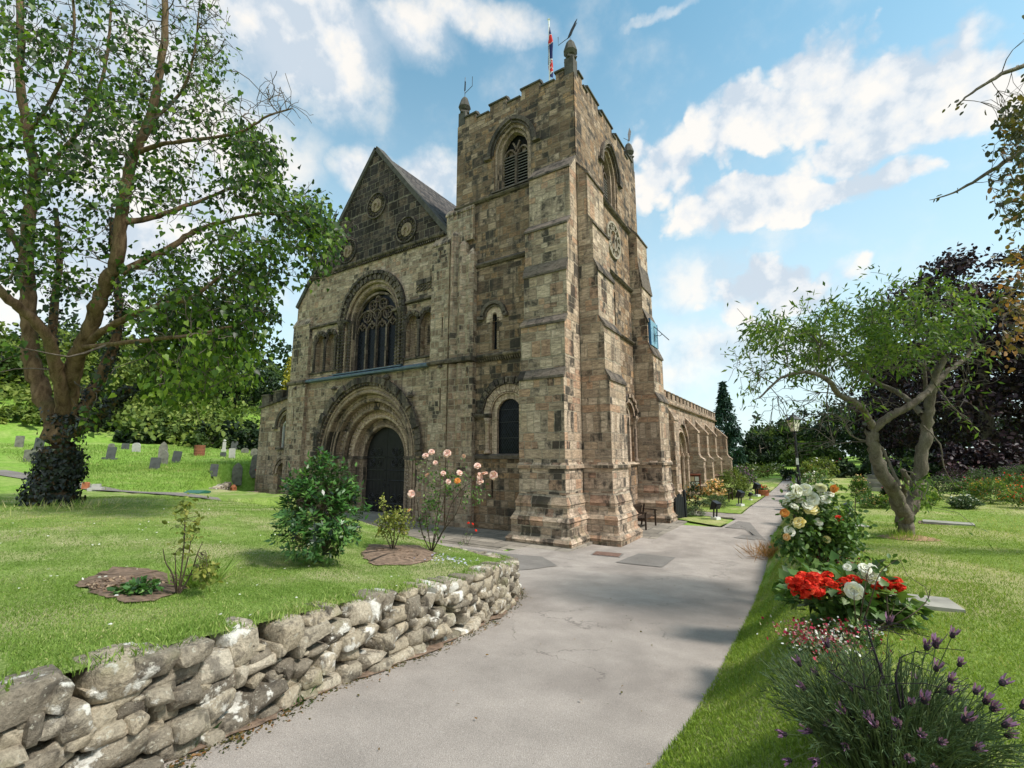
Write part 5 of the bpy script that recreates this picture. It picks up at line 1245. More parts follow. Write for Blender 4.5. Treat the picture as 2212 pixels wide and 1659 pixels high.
# ------------------------------------------------------------------ trees built from clumps of leaves
def clump_tree(name, label, cat, base, h, w, mat, n=3600, ls=.32, seed=1, crown0=.18, group=None, trunk_r=.25, shape='round', clumps=46, wr=.6, barkm='bark2', aspect='oval', spread=.16):
    rng = np.random.default_rng(seed); root = thing(name, label, cat, tuple(base), 0, group)
    C = []
    while len(C) < clumps:
        u = rng.uniform(-1, 1, 3)
        if shape == 'round':
            if not .35 < np.linalg.norm(u) < 1: continue
            z = crown0 * h + (u[2] * .5 + .5) * (1 - crown0) * h; f = 1.0
        elif shape == 'cone':
            if u[0] ** 2 + u[1] ** 2 > 1: continue
            t = rng.uniform(0, 1) ** 1.25; z = crown0 * h + t * (1 - crown0) * h; f = min(1, (1 - t) * 1.25 + .03)
        else:                      # bank of undergrowth
            if u[0] ** 2 + u[1] ** 2 > 1: continue
            z = h * rng.uniform(0, 1) * (1 - .5 * (u[0] ** 2 + u[1] ** 2)); f = 1.0
        C.append((u[0] * w / 2 * f, u[1] * w / 2 * f, z))
    C = np.array(C); ax = np.stack([0 * C[:, 0], 0 * C[:, 1], np.maximum(0, C[:, 2] - .2 * w * (shape == 'round'))], 1) if shape != 'bank' else C * np.array((1, 1, 0))
    paths = []
    if shape != 'bank':
        top = h * (.82 if shape == 'round' else .97); tp = np.stack([np.sin(np.linspace(0, 3, 7)) * .03 * w * np.linspace(0, 1, 7), np.cos(np.linspace(0, 4, 7)) * .02 * w * np.linspace(0, 1, 7) - .02 * w * np.linspace(0, 1, 7), np.linspace(-.3, top, 7)], 1)
        lim = smooth_path(tp, np.linspace(trunk_r, .04, 7), 3); paths = [lim]; tw, _ = grow([lim], C, rng, .02, .02, .10, .05, 4, trunk_r * .5); paths += tw
        tubes('trunk', paths, M[barkm], root, 7)
    else:
        tw, _ = grow([(np.array([[0, 0, -.2], [0, 0, .3 * h]]), np.array([.05, .03]))], C, rng, .012, .01, .1, 0, 4, .04); tubes('stems', tw, M[barkm], root, 5)
    idx = rng.integers(0, len(C), n); sz = rng.uniform(.6, 1.3, len(C)) * spread * min(w, h * (1 if shape != 'cone' else .4))
    dv = unit(rng.normal(0, 1, (n, 3))) * (rng.uniform(0, 1, n) ** .45)[:, None] * sz[idx][:, None]
    if shape != 'bank': dv[:, 2] *= .75
    P = C[idx] + dv; P[:, 2] = np.maximum(P[:, 2], .03)
    if shape == 'cone': rr = np.hypot(P[:, 0], P[:, 1]) + 1e-6; lim_ = np.maximum(.04, (1 - np.clip(P[:, 2] / h, 0, 1)) * 1.2) * w * .56; sc = np.minimum(1, lim_ / rr); P[:, 0] *= sc; P[:, 1] *= sc
    A = unit(rng.normal(0, 1, (n, 3)) + np.array((0, 0, -.5 if shape != 'cone' else -1.4))); N = unit(dv * 1.5 / (sz[idx][:, None]) + rng.normal(0, .6, (n, 3)) + np.array((0, 0, .5)))
    tint = np.clip(rng.normal(.45, .2, n) + (rng.normal(0, .17, len(C)))[idx], 0, 1)
    leaves('crown' if shape != 'bank' else 'foliage', P, A, N, rng.uniform(.6, 1.3, n) * ls, wr, aspect, tint, M[mat], root); return root
def spot(px, depth, fn=None):
    p = at(px, 983, depth); z = float(H(p[0], p[1])); return np.array((p[0], p[1], z))
def tree_at(px, ytop, depth, wpx, **kw):
    b = spot(px, depth); top = at(px, ytop, depth)[2]; return clump_tree(base=b, h=float(top - b[2]), w=wpx / 990 * depth, seed=int(abs(px) * 7 + depth), **kw)
WL = 'trees on the wooded bank behind the graves'
for px, yt, d, w, m, lab in ((15, 690, 44, 250, 'leaf_wood2', 'bushy yellow green tree at the left edge of the wooded bank'), (105, 740, 50, 200, 'leaf_wood', 'mid green tree behind the ivy clad trunk'), (225, 705, 54, 240, 'leaf_wood', 'broad green tree on the bank right of the ivy clad trunk'),
                             (330, 720, 50, 220, 'leaf_wood2', 'pale green tree in the middle of the wooded bank'), (425, 740, 56, 210, 'leaf_wood2', 'light leaved tree above the red drum'), (500, 770, 60, 190, 'leaf_deep', 'dark green tree on the bank near the church'),
                             (570, 775, 68, 170, 'leaf_wood', 'grey green tree showing left of the gold conifer'), (-90, 700, 40, 220, 'leaf_wood', 'green tree just inside the left frame edge'), (160, 760, 40, 150, 'leaf_wood2', 'small light green tree low on the bank')):
    tree_at(px, yt, d, w, name='woodland_tree', label=lab, cat='tree', mat=m, group=WL, n=4200, ls=.42, clumps=60, crown0=.06)
tree_at(612, 768, 62, 60, name='gold_conifer', label='bright yellow conical conifer behind the north aisle', cat='conifer', mat='leaf_gold', n=3200, ls=.42, shape='cone', crown0=.02, wr=.35, aspect='lance', spread=.18)
UG = 'undergrowth bushes along the foot of the bank'
for px, yt, d, w, m, lab in ((60, 880, 36, 150, 'leaf_wood2', 'light green bramble bush left of the ivy clad trunk'), (250, 860, 41, 150, 'leaf_wood2', 'yellow green bramble bush right of the ivy clad trunk'), (330, 890, 39, 130, 'leaf_wood', 'mid green bramble mound behind the twin arched gravestones'),
                             (410, 880, 42, 150, 'leaf_wood2', 'pale bramble mound behind the red drum'), (480, 900, 41, 120, 'leaf_deep', 'dark bramble bush at the bank foot'), (540, 900, 40, 110, 'leaf_deep', 'very dark bush beside the north aisle'), (170, 910, 38, 120, 'leaf_deep', 'dark low bush behind the ivy clad trunk'), (300, 930, 37.5, 90, 'leaf_deep', 'low dark brambles behind the leftmost white gravestone'), (450, 930, 38, 100, 'leaf_wood', 'low green brambles behind the pale pillar stone')):
    tree_at(px, yt, d, w, name='bramble_bush', label=lab, cat='bush', mat=m, group=UG, n=2600, ls=.34, shape='bank', clumps=40, spread=.14)
# right-hand backdrop
tree_at(1572, 826, 54, 74, name='cypress', label='tall dark blue green cypress past the end of the south aisle', cat='conifer', mat='leaf_cyp', n=5200, ls=.55, shape='cone', crown0=.0, wr=.34, aspect='lance', spread=.20, clumps=70)
BT = 'trees closing the far end of the path'
for px, yt, d, w, m, lab in ((1640, 940, 56, 130, 'leaf_deep', 'dark shaggy evergreen right of the cypress'), (1700, 910, 62, 150, 'leaf_wood', 'green tree behind the lamp post lantern'), (1790, 880, 60, 190, 'leaf_deep', 'deep green tree right of the lamp post'), (1880, 850, 64, 200, 'leaf_deep', 'dark tree behind the stone cross'), (1960, 820, 58, 190, 'leaf_deep', 'dark green tree behind the spreading fruit tree'), (1750, 960, 48, 110, 'leaf_wood', 'low green tree beside the lamp post foot')):
    tree_at(px, yt, d, w, name='far_tree', label=lab, cat='tree', mat=m, group=BT, n=6500, ls=.36, clumps=75, crown0=.03)
for px, yt, d, w, lab in ((2140, 510, 33, 430, 'huge copper beech with near black purple foliage'), (2340, 545, 30, 340, 'second copper beech running out of the right frame edge'), (2000, 720, 44, 230, 'smaller purple leaved beech left of the huge one')):
    tree_at(px, yt, d, w, name='copper_beech', label=lab, cat='tree', mat='leaf_copper', group='copper beeches on the right', n=17000, ls=.32, clumps=150, crown0=.0, trunk_r=.5, spread=.10)
HB = 'dark bushes filling the space under the copper beeches'
for px, yt, d, w, m, lab in ((1880, 990, 30, 170, 'leaf_deep', 'dark bush behind the stone cross'), (1960, 970, 28, 170, 'leaf_deep', 'dark bush behind the fork of the fruit tree'), (2040, 960, 27, 180, 'leaf_copper', 'near black purple bush right of the fruit tree'), (2120, 955, 26, 190, 'leaf_copper', 'near black purple bush under the huge copper beech'), (2210, 950, 25, 200, 'leaf_copper', 'near black purple bush at the right frame edge'), (2310, 950, 25, 200, 'leaf_copper', 'near black purple bush beyond the right frame edge')):
    tree_at(px, yt, d, w, name='dark_bush', label=lab, cat='bush', mat=m, group=HB, n=3000, ls=.24, shape='bank', clumps=44, spread=.15)
# tangled undergrowth over the whole bank
def bank_cover():
    rng = np.random.default_rng(19); n = 15000; cx = rng.uniform(-300, 640, 420); cdp = rng.uniform(36, 58, 420); q = rng.integers(0, 420, n)
    C_ = np.array([at(a, 983, b) for a, b in zip(cx, cdp)]); C_[:, 2] = H(C_[:, 0], C_[:, 1]) + rng.uniform(0, 1.6, 420)
    keep = C_[:, 0] < -34.5; d = unit(rng.normal(0, 1, (n, 3))) * (rng.uniform(0, 1, n) ** .4)[:, None] * np.array((1.7, 1.7, 1.3)); P = (C_[q] + d)[keep[q]]; dd = d[keep[q]]; n = len(P)
    leaves('bank_undergrowth', P, unit(rng.normal(0, 1, (n, 3)) + np.array((0, 0, -.4))), unit(dd * .8 + rng.normal(0, .5, (n, 3)) + np.array((0, 0, .6))), rng.uniform(.25, .6, n), .6, 'oval', np.clip(rng.normal(.5, .2, n) + rng.normal(0, .2, 420)[q][keep[q]], 0, 1), M['leaf_wood2'], None, kind='stuff')
bank_cover()
# far-off woods that read as one dark mass
def far_wood():
    rng = np.random.default_rng(9); P = []
    for _ in range(14000):
        if rng.uniform() < .62: px, d, hh = rng.uniform(1630, 2900), rng.uniform(78, 96), 7 + 2.0 * math.sin(rng.uniform(0, 6))
        else: px, d, hh = rng.uniform(-700, 640), rng.uniform(72, 84), 9.
        p = at(px, 983, d); hh *= 1 + .25 * math.sin(px * .021) + .12 * math.sin(px * .067); z = float(H(p[0], p[1])); P.append((p[0], p[1], z + hh * rng.uniform(0, 1) ** .8))
    P = np.array(P); n = len(P)
    leaves('far_wood', P, unit(rng.normal(0, 1, (n, 3))), unit(rng.normal(0, 1, (n, 3)) + np.array((0, -.4, .5))), rng.uniform(.5, 1.2, n), .7, 'oval', np.clip(rng.normal(.4, .25, n), 0, 1), M['leaf_deep'], None, kind='stuff')
far_wood()

# ------------------------------------------------------------------ overhanging tree at the right frame edge
def overhang():
    rng = np.random.default_rng(21); b = spot(2620, 6.2); b[2] = G(b[0], b[1]); D = 6.2
    root = thing('overhanging_tree', 'bronze leaved tree reaching in from the upper right edge', 'tree', tuple(b))
    A = [limb([(2620, 1300), (2600, 900), (2560, 500), (2520, 100), (2500, -300)], .22, .10, b, D),
         limb([(2560, 500), (2400, 240), (2290, 130), (2190, 150), (2130, 180), (2085, 212), (2066, 226)], .05, .004, b, D, (0, 0, 0, -.1)), limb([(2540, 380), (2380, 330), (2260, 300), (2170, 350), (2100, 395), (2050, 420), (2008, 432)], .05, .004, b, D, (0, .1, .1, .1)),
         limb([(2580, 700), (2400, 520), (2290, 470), (2215, 440), (2150, 440)], .04, .006, b, D, (0, .2, .3)), limb([(2590, 800), (2420, 680), (2300, 640), (2220, 650), (2160, 690)], .04, .006, b, D, (0, .1)), limb([(2530, 200), (2400, 60), (2300, 10), (2230, 0)], .04, .008, b, D)]
    ells = [(2190, 290, 45, 70, 46, 1.0), (2200, 400, 45, 90, 50, 1.0), (2250, 330, 60, 160, 60, 1.2), (2190, 230, 40, 40, 16, .8), (2205, 600, 36, 90, 40, 1.0), (2195, 730, 36, 80, 30, .9), (2260, 650, 50, 180, 50, 1.0), (2300, 100, 80, 100, 50, 1.0), (2170, 470, 30, 40, 14, .7), (2320, 250, 60, 200, 40, 1.0), (2170, 640, 20, 20, 5, .6)]
    T, Wt = ell_targets(rng, ells, D, .7); T = T - b; tw, dirs = grow(A, T, rng, .0028, .006, .10, .02, 4, .02)
    tubes('trunk', A, M['bark2'], root, 8); tubes('twigs', tw, M['twig'], root, 4)
    E_ = np.concatenate([T] + [A[1][0][-6::2], A[2][0][-8::2]]); We = np.concatenate([Wt, [.5] * 3, [.4] * 4]); dd = np.concatenate([dirs, np.tile(unit(np.array((-1., -.3, -.3))), (7, 1))])
    P, Ax, N, idx = scatter_leaves(rng, E_, We * 5.2, .07, .45, .5, dd)
    tint = np.clip(rng.normal(.36, .22, len(P)) + np.where(P[:, 2] + b[2] < at(2200, 540, D)[2], .32, 0), 0, 1)
    leaves('crown', P, Ax, N, rng.uniform(.055, .10, len(P)), .56, 'oval', tint, M['leaf_autumn'], root)
overhang()
# ------------------------------------------------------------------ dry stone wall
def rubble_mat():
    m, t, out = new_mat('lichened_rubble_stone'); co = t.new('ShaderNodeTexCoord').outputs['Object']
    a = t.new('ShaderNodeAttribute'); a.attribute_name = 'tint'
    c = t.ramp(a.outputs['Fac'], [(0, (.16, .135, .105)), (.3, (.27, .23, .175)), (.55, (.36, .31, .235)), (.8, (.43, .36, .26)), (1, (.50, .44, .35))])
    mid = t.noise(co, 7, 7, .68, .5); f = t.noise(co, 42, 6, .72)
    c = t.mix(.7, c, t.ramp(f, [(.25, .15), (.75, .85)]), 'OVERLAY'); c = t.mix(t.range(mid, .50, .62), c, t.mix(.62, c, (.06, .052, .045, 1)))
    li = t.noise(t.vmath('ADD', co, (5, 2, 1)), 4.5, 6, .62); sp = t.noise(t.vmath('ADD', co, (1, 7, 3)), 30, 4, .6)
    c = t.mix(t.range(li, .57, .63), c, (.72, .69, .62, 1)); c = t.mix(t.math('MULTIPLY', t.range(sp, .60, .68), .8), c, (.50, .47, .38, 1))
    c = t.mix(t.math('MULTIPLY', t.range(t.noise(co, 2.1, 5), .58, .70), .35), c, (.16, .17, .06, 1))
    finish(t, out, c, .95, t.math('ADD', mid, t.math('MULTIPLY', f, .6)), .035, .9, .12); return m
M['rubble'] = rubble_mat()
M['darksoil'] = plain('near_black_earth', (.035, .028, .02), .95, .5, 14, .03)  # near-black earth backing, seen through the gaps between the wall stones
def stone_wall(name, path, height, top, label, mat='rubble', seed=2, thick=.34, sizes=(.11, .30), courses=(.08, .155), lean=.10, g0=None):
    """dry stones laid in rough courses along a ground path"""
    rng = np.random.default_rng(seed); pts = np.array(path, float); seg = np.hypot(*np.diff(pts, axis=0).T); cum = np.concatenate([[0], np.cumsum(seg)])
    def P(s): return np.array([np.interp(s, cum, pts[:, 0]), np.interp(s, cum, pts[:, 1])])
    VS = []; FS = []; TS = []; o = 0
    def stone(c, tx, hw, hh, hd, tilt):
        nonlocal o
        cr = np.array([(i_, j_, k_) for i_ in (-1, 1) for j_ in (-1, 1) for k_ in (-1, 1)], float); cr *= 1 + rng.uniform(-.26, .06, cr.shape)
        pts_ = []
        for q in cr:                                   # chip every corner
            for a_ in range(3): e = q.copy(); e[a_] *= 1 - rng.uniform(.08, .55); pts_.append(e)
        for a_ in range(3):
            for s_ in (-1, 1): e = rng.uniform(-.45, .45, 3); e[a_] = s_ * (1 + rng.uniform(-.02, .12)); pts_.append(e)
        pts_ = np.array(pts_) * np.array((hw, hd, hh)); x, y, z = pts_.T
        x, z = x * math.cos(tilt) - z * math.sin(tilt), x * math.sin(tilt) + z * math.cos(tilt)
        V = c + x[:, None] * np.array((tx[0], tx[1], 0)) + y[:, None] * np.array((tx[1], -tx[0], 0)) + z[:, None] * np.array((0, 0, 1))
        bm = bmesh.new(); [bm.verts.new(v) for v in V]; r_ = bmesh.ops.convex_hull(bm, input=bm.verts)
        bmesh.ops.delete(bm, geom=[g_ for g_ in bm.verts if not g_.link_faces], context='VERTS'); sz = min(hw, hh)
        bmesh.ops.bevel(bm, geom=bm.edges[:], offset=sz * .045, segments=1, affect='EDGES', clamp_overlap=True); bmesh.ops.triangulate(bm, faces=bm.faces[:]); bm.verts.index_update()
        VS.append(np.array([v.co for v in bm.verts])); FS.append(np.array([[v.index for v in f.verts] for f in bm.faces]) + o); TS.append(np.full(len(bm.verts), rng.uniform(0, 1))); o += len(bm.verts); bm.free()
    s_end = cum[-1]; front = np.zeros(int(s_end / .05) + 2)         # built-up height along the wall
    xs = np.arange(len(front)) * .05
    for course in range(9):
        s = rng.uniform(-.1, .05); any_ = False
        hc = rng.uniform(*courses) * (1.15 if course == 0 else 1)
        while s < s_end:
            w = rng.uniform(*sizes) * rng.choice([.5, .8, 1, 1.3]); m_ = min(s + w / 2, s_end - .01); a, b = int(max(0, s) / .05), int(min(s_end, s + w) / .05) + 1
            base = float(np.median(front[a:b + 1])); full = float(height(P(m_))); room = full - base
            if room > .05:
                h = hc * rng.uniform(.6, 1.45)
                if room - h < .08: h = room + rng.uniform(-.02, .04)
                h = min(h, .27); q = P(m_); tx = P(min(m_ + .05, s_end)) - P(max(m_ - .05, 0)); tx /= np.linalg.norm(tx); n2 = np.array((tx[1], -tx[0]))
                g = float(zp(q[1])) if g0 is None else g0; zc = g - .03 + base + h / 2; inset = -.13 + rng.uniform(-.03, .035) - lean * (base + h / 2)
                c2 = q + n2 * inset; stone(np.array((c2[0], c2[1], zc)), tx, w / 2 * 1.03, h / 2 * 1.04, thick / 2 * rng.uniform(.8, 1.1), rng.normal(0, .08)); front[a:b + 1] = base + h; any_ = True
            s += w * .965
        if not any_: break
    for _ in range(int(s_end * 26)):                   # small packing stones wedged into the joints
        s = rng.uniform(0, s_end - .02); q = P(s); tx = P(min(s + .05, s_end)) - P(max(s - .05, 0)); tx /= np.linalg.norm(tx); n2 = np.array((tx[1], -tx[0])); zz = rng.uniform(.0, max(.05, float(height(q)) - .08)); c2 = q + n2 * (-.075 - lean * zz + rng.uniform(-.03, .01)); w = rng.uniform(.03, .08)
        stone(np.array((c2[0], c2[1], (float(zp(q[1])) if g0 is None else g0) + zz)), tx, w, w * rng.uniform(.4, .8), .07, rng.normal(0, .3))
    me = mesh_np(name, np.concatenate(VS), np.concatenate(FS), 3); point_attr(me, 'tint', np.concatenate(TS))
    return obj(name, me, M[mat], None, label, 'stone wall')
sw = stone_wall('dry_stone_wall', WALLB, lambda q: max(.12, float(zw(q[1]) - zp(q[1])) + .05 - .03 * float(sst((-11.5 - q[1]) / 2))), None, 'curved dry stone retaining wall with white lichen beside the path')
b = MB(); N_ = 60
cw = np.array(WALLB); ss = np.linspace(0, len(cw) - 1, N_); cx = np.interp(ss, range(len(cw)), cw[:, 0]); cy = np.interp(ss, range(len(cw)), cw[:, 1])
for i in range(N_):
    z0 = float(zp(cy[i])) - .1; z1 = float(zw(cy[i])) - .04; t = np.array((cx[min(i + 1, N_ - 1)] - cx[max(i - 1, 0)], cy[min(i + 1, N_ - 1)] - cy[max(i - 1, 0)])); t /= np.linalg.norm(t); n = np.array((-t[1], t[0]))
    b.v += [(cx[i] + n[0] * .17, cy[i] + n[1] * .17, z0), (cx[i] + n[0] * .27, cy[i] + n[1] * .27, z1), (cx[i] + n[0] * .5, cy[i] + n[1] * .5, z1 - .02)]
for i in range(N_ - 1):
    for k in (0, 1): b.f.append((3 * i + k, 3 * i + 3 + k, 3 * i + 4 + k, 3 * i + 1 + k))
b.build('earth_core', M['darksoil'], sw)

# brown grit washed along the wall foot
rg_ = np.random.default_rng(4); V = []; F = []
for i in range(140):
    q = i / 139 * (len(cw) - 1); x_, y_ = np.interp(q, range(len(cw)), cw[:, 0]), np.interp(q, range(len(cw)), cw[:, 1]); t = np.array((np.interp(q + .1, range(len(cw)), cw[:, 0]) - np.interp(q - .1, range(len(cw)), cw[:, 0]), np.interp(q + .1, range(len(cw)), cw[:, 1]) - np.interp(q - .1, range(len(cw)), cw[:, 1]))); t /= np.linalg.norm(t); n = np.array((t[1], -t[0])); wd = .035 + .03 * math.sin(i * .31) + .02 * math.sin(i * .83 + 1) + abs(rg_.normal(0, .025))
    for o_ in (-.14, wd): V.append((x_ + n[0] * o_, y_ + n[1] * o_, float(zp(y_ + n[1] * o_)) + .016))
F = [(2 * i, 2 * i + 1, 2 * i + 3, 2 * i + 2) for i in range(139)]
me = bpy.data.meshes.new('path_edge_grit'); me.from_pydata(V, [], F); me.update()
obj('path_edge_grit', me, M['soil2'], kind='structure')
# steps and low wall at the edge of the graveyard
def lowwall():
    rr = [(-15.0, -5.1), (-16.2, -4.4), (-17.8, -3.4), (-19.8, -2.2), (-21.6, -1.0)]
    stone_wall('retaining_wall', rr, lambda q: 1.05, None, 'low dark rubble retaining wall between the graveyard and the north aisle', seed=8, sizes=(.2, .5), courses=(.12, .2), lean=.05, g0=.42)
    t = thing('stone_steps', 'short flight of worn stone steps rising to the graveyard', 'steps', (-14.6, -5.3, .4), R_(38))
    for k in range(5):
        b = MB(); b.box(-1.3 + .12 * k, 1.3 - .05 * k, k * .36, k * .36 + .5, -.3, .18 + k * .19); b.build('step', M['slab'] if k % 2 else M['carved'], t)
lowwall()
t = thing('grit_bin', 'low green plastic grit bin beside the stone steps', 'bin', tuple(on_ground(425, 1071, lambda x, y: 1.50 + 0 * x)), R_(25)); t.scale = (.62, .62, .8)
b = MB(); b.frust(FR('W'), -.5, .5, .4, -.35, .12, -.06, 0, -.4); b.build('bin_body', M['green'], t); b = MB(); b.prof(FR('W'), [(-.44, .12), (.46, .12), (.46, .16), (0, .26), (-.44, .2)], -.55, .55); b.build('bin_lid', M['green'], t)
t = thing('marker_post', 'small orange post standing at the corner of the north aisle', 'post', (-20.3, -1.5, .38))
b = MB(); b.box(-.2, .2, -.2, .2, -.1, .1); b.build('post_base', M['black'], t); b = MB(); b.box(-.12, .12, -.12, .12, .1, .85); b.lathe((0, 0, .85), [(.16, 0), (.14, .06), (.05, .16)], 8); b.build('post_shaft', M['terra'], t)

# ------------------------------------------------------------------ graveyard
hillf = lambda x, y: max(float(H(x, y)), -5)
GS = [  # px base, height px, width px, shape, material, tilt, label
    (40, 968, 26, 13, 'flat', 'grave', 0, 'plain grey headstone far left behind the ivy clad trunk'), (82, 974, 28, 15, 'flat', 'gravedark', 2, 'dark headstone half hidden left of the ivy clad trunk'), (66, 996, 24, 24, 'flat', 'grave', 0, 'broad low grey headstone left of the ivy clad trunk'),
    (240, 970, 12, 11, 'round', 'grave', 0, 'small grey headstone highest up right of the trunk'), (270, 972, 14, 13, 'flat', 'gravedark', 0, 'small dark square headstone beside the white one'), (294, 977, 20, 14, 'round', 'gravepale', -3, 'bright white round topped headstone'),
    (237, 993, 27, 15, 'base', 'gravedark', 4, 'dark headstone on a wide base nearest right of the trunk'), (350, 995, 40, 16, 'gothic', 'grave', 0, 'tall grey pointed headstone in the middle of the slope'), (353, 1003, 30, 14, 'gothic', 'grave', 0, 'shorter pointed headstone in front of the tall pointed one'),
    (333, 1014, 25, 18, 'flat', 'gravedark', 3, 'dark square headstone in front of the pointed pair'), (379, 999, 24, 15, 'flat', 'gravedark', 6, 'dark tilted headstone right of the pointed pair'), (461, 1023, 20, 15, 'flat', 'gravedark', 3, 'small dark headstone alone on the open grass'),
    (520, 1043, 42, 19, 'gothic', 'grave', 0, 'weathered brown grey pointed headstone nearest the steps'), (569, 1027, 44, 20, 'round', 'grave', 5, 'large leaning round topped headstone close to the church'), (484, 977, 27, 9, 'pillar', 'gravepale', 0, 'pale pillar with a small urn on the skyline of graves'),
    (482, 987, 10, 11, 'flat', 'gravedark', 0, 'little dark stone at the foot of the pale pillar'), (507, 991, 22, 12, 'flat', 'gravepale', -2, 'white headstone in front of the dark square one'), (513, 972, 18, 13, 'flat', 'gravedark', 0, 'dark square headstone behind a white one'),
    (543, 979, 11, 14, 'round', 'grave', 0, 'low grey headstone near the dark brambles'), (569, 985, 16, 13, 'gothic', 'grave', 0, 'small grey headstone higher up near the church'), (590, 1008, 20, 12, 'flat', 'grave', 0, 'plain grey headstone just left of the north aisle'),
    (184, 1057, 15, 11, 'flat', 'terra', 0, 'small pinkish stone behind the ivy clad trunk'), (207, 1060, 14, 14, 'base', 'gravepale', 0, 'small pale stone cross base behind the trunk')]
GS = [(q[0] if q[0] < 480 else 480 + (q[0] - 480) * .77,) + q[1:] for q in GS]
def gravestone(px, py, hp, wp, shape, m, tilt, label):
    g = on_ground(px, py, hillf); d = float((g - EYE) @ _fw); h = hp / 990 * d * 1.02; w = wp / 990 * d
    t = thing('gravestone', label, 'gravestone', tuple(g), R_(58 + random.Random(px).uniform(-14, 14)), 'gravestones on the grassy slope'); t.rotation_euler.x = R_(-tilt * .5); t.rotation_euler.y = R_(tilt)
    fr = FR('W'); hw = w / 2; th = .07; b = MB()
    if shape == 'flat': q = [(-hw, -.15), (hw, -.15), (hw, h - .03), (hw - .04, h), (-hw + .04, h), (-hw, h - .03)]
    elif shape == 'base': q = [(-hw, .1), (hw, .1), (hw, h), (-hw, h)]
    elif shape == 'round': q = arch_pts(0, h - hw * .8, hw, -.15, 10, hw * .8)
    elif shape == 'gothic': q = pointed_pts(0, h * .62, hw, -.15, h * .38, 6)
    else: q = None
    if q:
        b.slab(fr, q, [], th, 2 * th); b.slab(fr, [(u, v) for u, v in q], [], -th, .001, sides=False); b.build('headstone', M[m], t)
        if shape == 'base': b = MB(); b.box(-hw * 1.7, hw * 1.7, -.18, .18, -.15, .11); b.build('plinth', M[m], t)
    else:
        b.box(-hw, hw, -hw, hw, -.1, h * .25); b.build('plinth', M[m], t); b = MB(); b.box(-hw * .7, hw * .7, -hw * .7, hw * .7, h * .25, h * .8); b.build('pillar', M[m], t)
        b = MB(); b.lathe((0, 0, h * .8), [(hw * .3, 0), (hw * .7, h * .08), (hw * .6, h * .14), (hw * .2, h * .2)], 8); b.build('urn', M[m], t)
for q in GS: gravestone(*q)
g = on_ground(430, 984, hillf); dd = float((g - EYE) @ _fw)
t = thing('oil_drum', 'rusty red oil drum standing among the upper graves', 'drum', tuple(g)); k = dd / 990
b = MB(); b.lathe((0, 0, 0), [(10 * k, -.05), (10.4 * k, 6 * k), (10 * k, 7 * k), (10.4 * k, 13 * k), (10 * k, 14 * k), (10.4 * k, 22 * k), (9.4 * k, 22.2 * k), (9.2 * k, 16 * k)], 16); b.build('drum', M['rust'], t)
rng0 = np.random.default_rng(77)
t = thing('grave_flowers', 'bunch of bright red flowers laid on a grave near the church', 'flowers', tuple(on_ground(562, 1018, hillf)))
P = rng0.normal(0, .22, (160, 3)) * np.array((1.5, 1, .4)) + np.array((0, 0, .14)); leaves('petals', P, rng0.normal(0, 1, P.shape), rng0.normal(0, 1, P.shape) + np.array((0, 0, 1)), .16, .8, 'oval', rng0.uniform(0, 1, 160), M['p_red'], t)
# thin path at the foot of the graves
ground_patch('grave_path', dense([(-8.2, -7.9), (-12, -8.3), (-17, -9.4), (-22, -11), (-22, -10.0), (-17, -8.6), (-12, -7.6), (-8.2, -7.5)], .5), M['patch'], .03, fn=lambda x, y: max(float(H(x, y)), float(lawn_z(x, y)) if y < -7 else -9))

# ------------------------------------------------------------------ sundial, notice board, flag
t = thing('sundial', 'square blue sundial with an angled iron gnomon on the tower buttress', 'sundial', (.80, 7.12, 8.9))
b = MB(); b.box(-.05, .03, -.62, .62, -.62, .62); b.build('dial_board', M['sundial'], t); b = MB()
for a in ((-.62, -.58, -.62, .62), (.58, .62, -.62, .62)): b.box(.031, .05, a[0], a[1], a[2], a[3])
b.box(-.055, .05, -.66, -.621, -.66, .66); b.build('board_frame', M['blueframe'], t)
b = MB(); b.tube([(.03, 0, .40), (.72, .04, -.38)], .022, 6); b.tube([(.03, 0, .40), (.045, 0, -.38)], .018, 6); b.tube([(.04, 0, -.1), (.2, .0, -.08), (.30, .03, -.12), (.42, .03, -.03)], .016, 6); b.build('gnomon', M['iron'], t)
b = MB()
for k in range(9):
    a = PI + PI * (k + .5) / 9; b.tube([(.036, .30 * math.cos(a), .3 + .30 * math.sin(a)), (.036, .55 * math.cos(a), .3 + .8 * math.sin(a))], .007, 4)
b.build('hour_lines', M['blueframe'], t)
t = thing('notice_board', 'red brown framed notice board with pinned papers on the first aisle buttress', 'notice board', (.40, 16.95, 1.27))
b = MB(); b.box(-.33, .33, -.02, .02, -.44, .44); b.build('back_panel', M['redwood'], t); b = MB()
for q in ((-.36, -.30, -.46, .46), (.30, .36, -.46, .46), (-.30, .30, .40, .46), (-.30, .30, -.46, -.40)): b.box(q[0], q[1], -.06, .02, q[2], q[3])
b.prof(FR('W'), [(-.02, .55), (.10, .48), (.10, .462), (-.02, .462)], -.42, .42); b.build('frame', M['redwood'], t)
for x0, x1, z0, z1, m in ((-.27, -.02, .06, .36, 'cream'), (.02, .27, .08, .36, 'white'), (-.27, -.04, -.36, .02, 'white'), (.0, .26, -.36, .03, 'paper')):
    b = MB(); b.box(x0, x1, -.028, -.021, z0, z1); b.build('paper', M[m], t)
t = thing('flagpole', 'flagpole on the tower roof with a limp red white and blue flag', 'flagpole', (-2.88, 3.5, 17.6))
b = MB(); b.cyl((0, 0, 0), (0, 0, 8.0), .05, .035, 8); b.lathe((0, 0, 8), [(.03, 0), (.08, .06), (.03, .13)], 8); b.build('pole', M['white'], t)
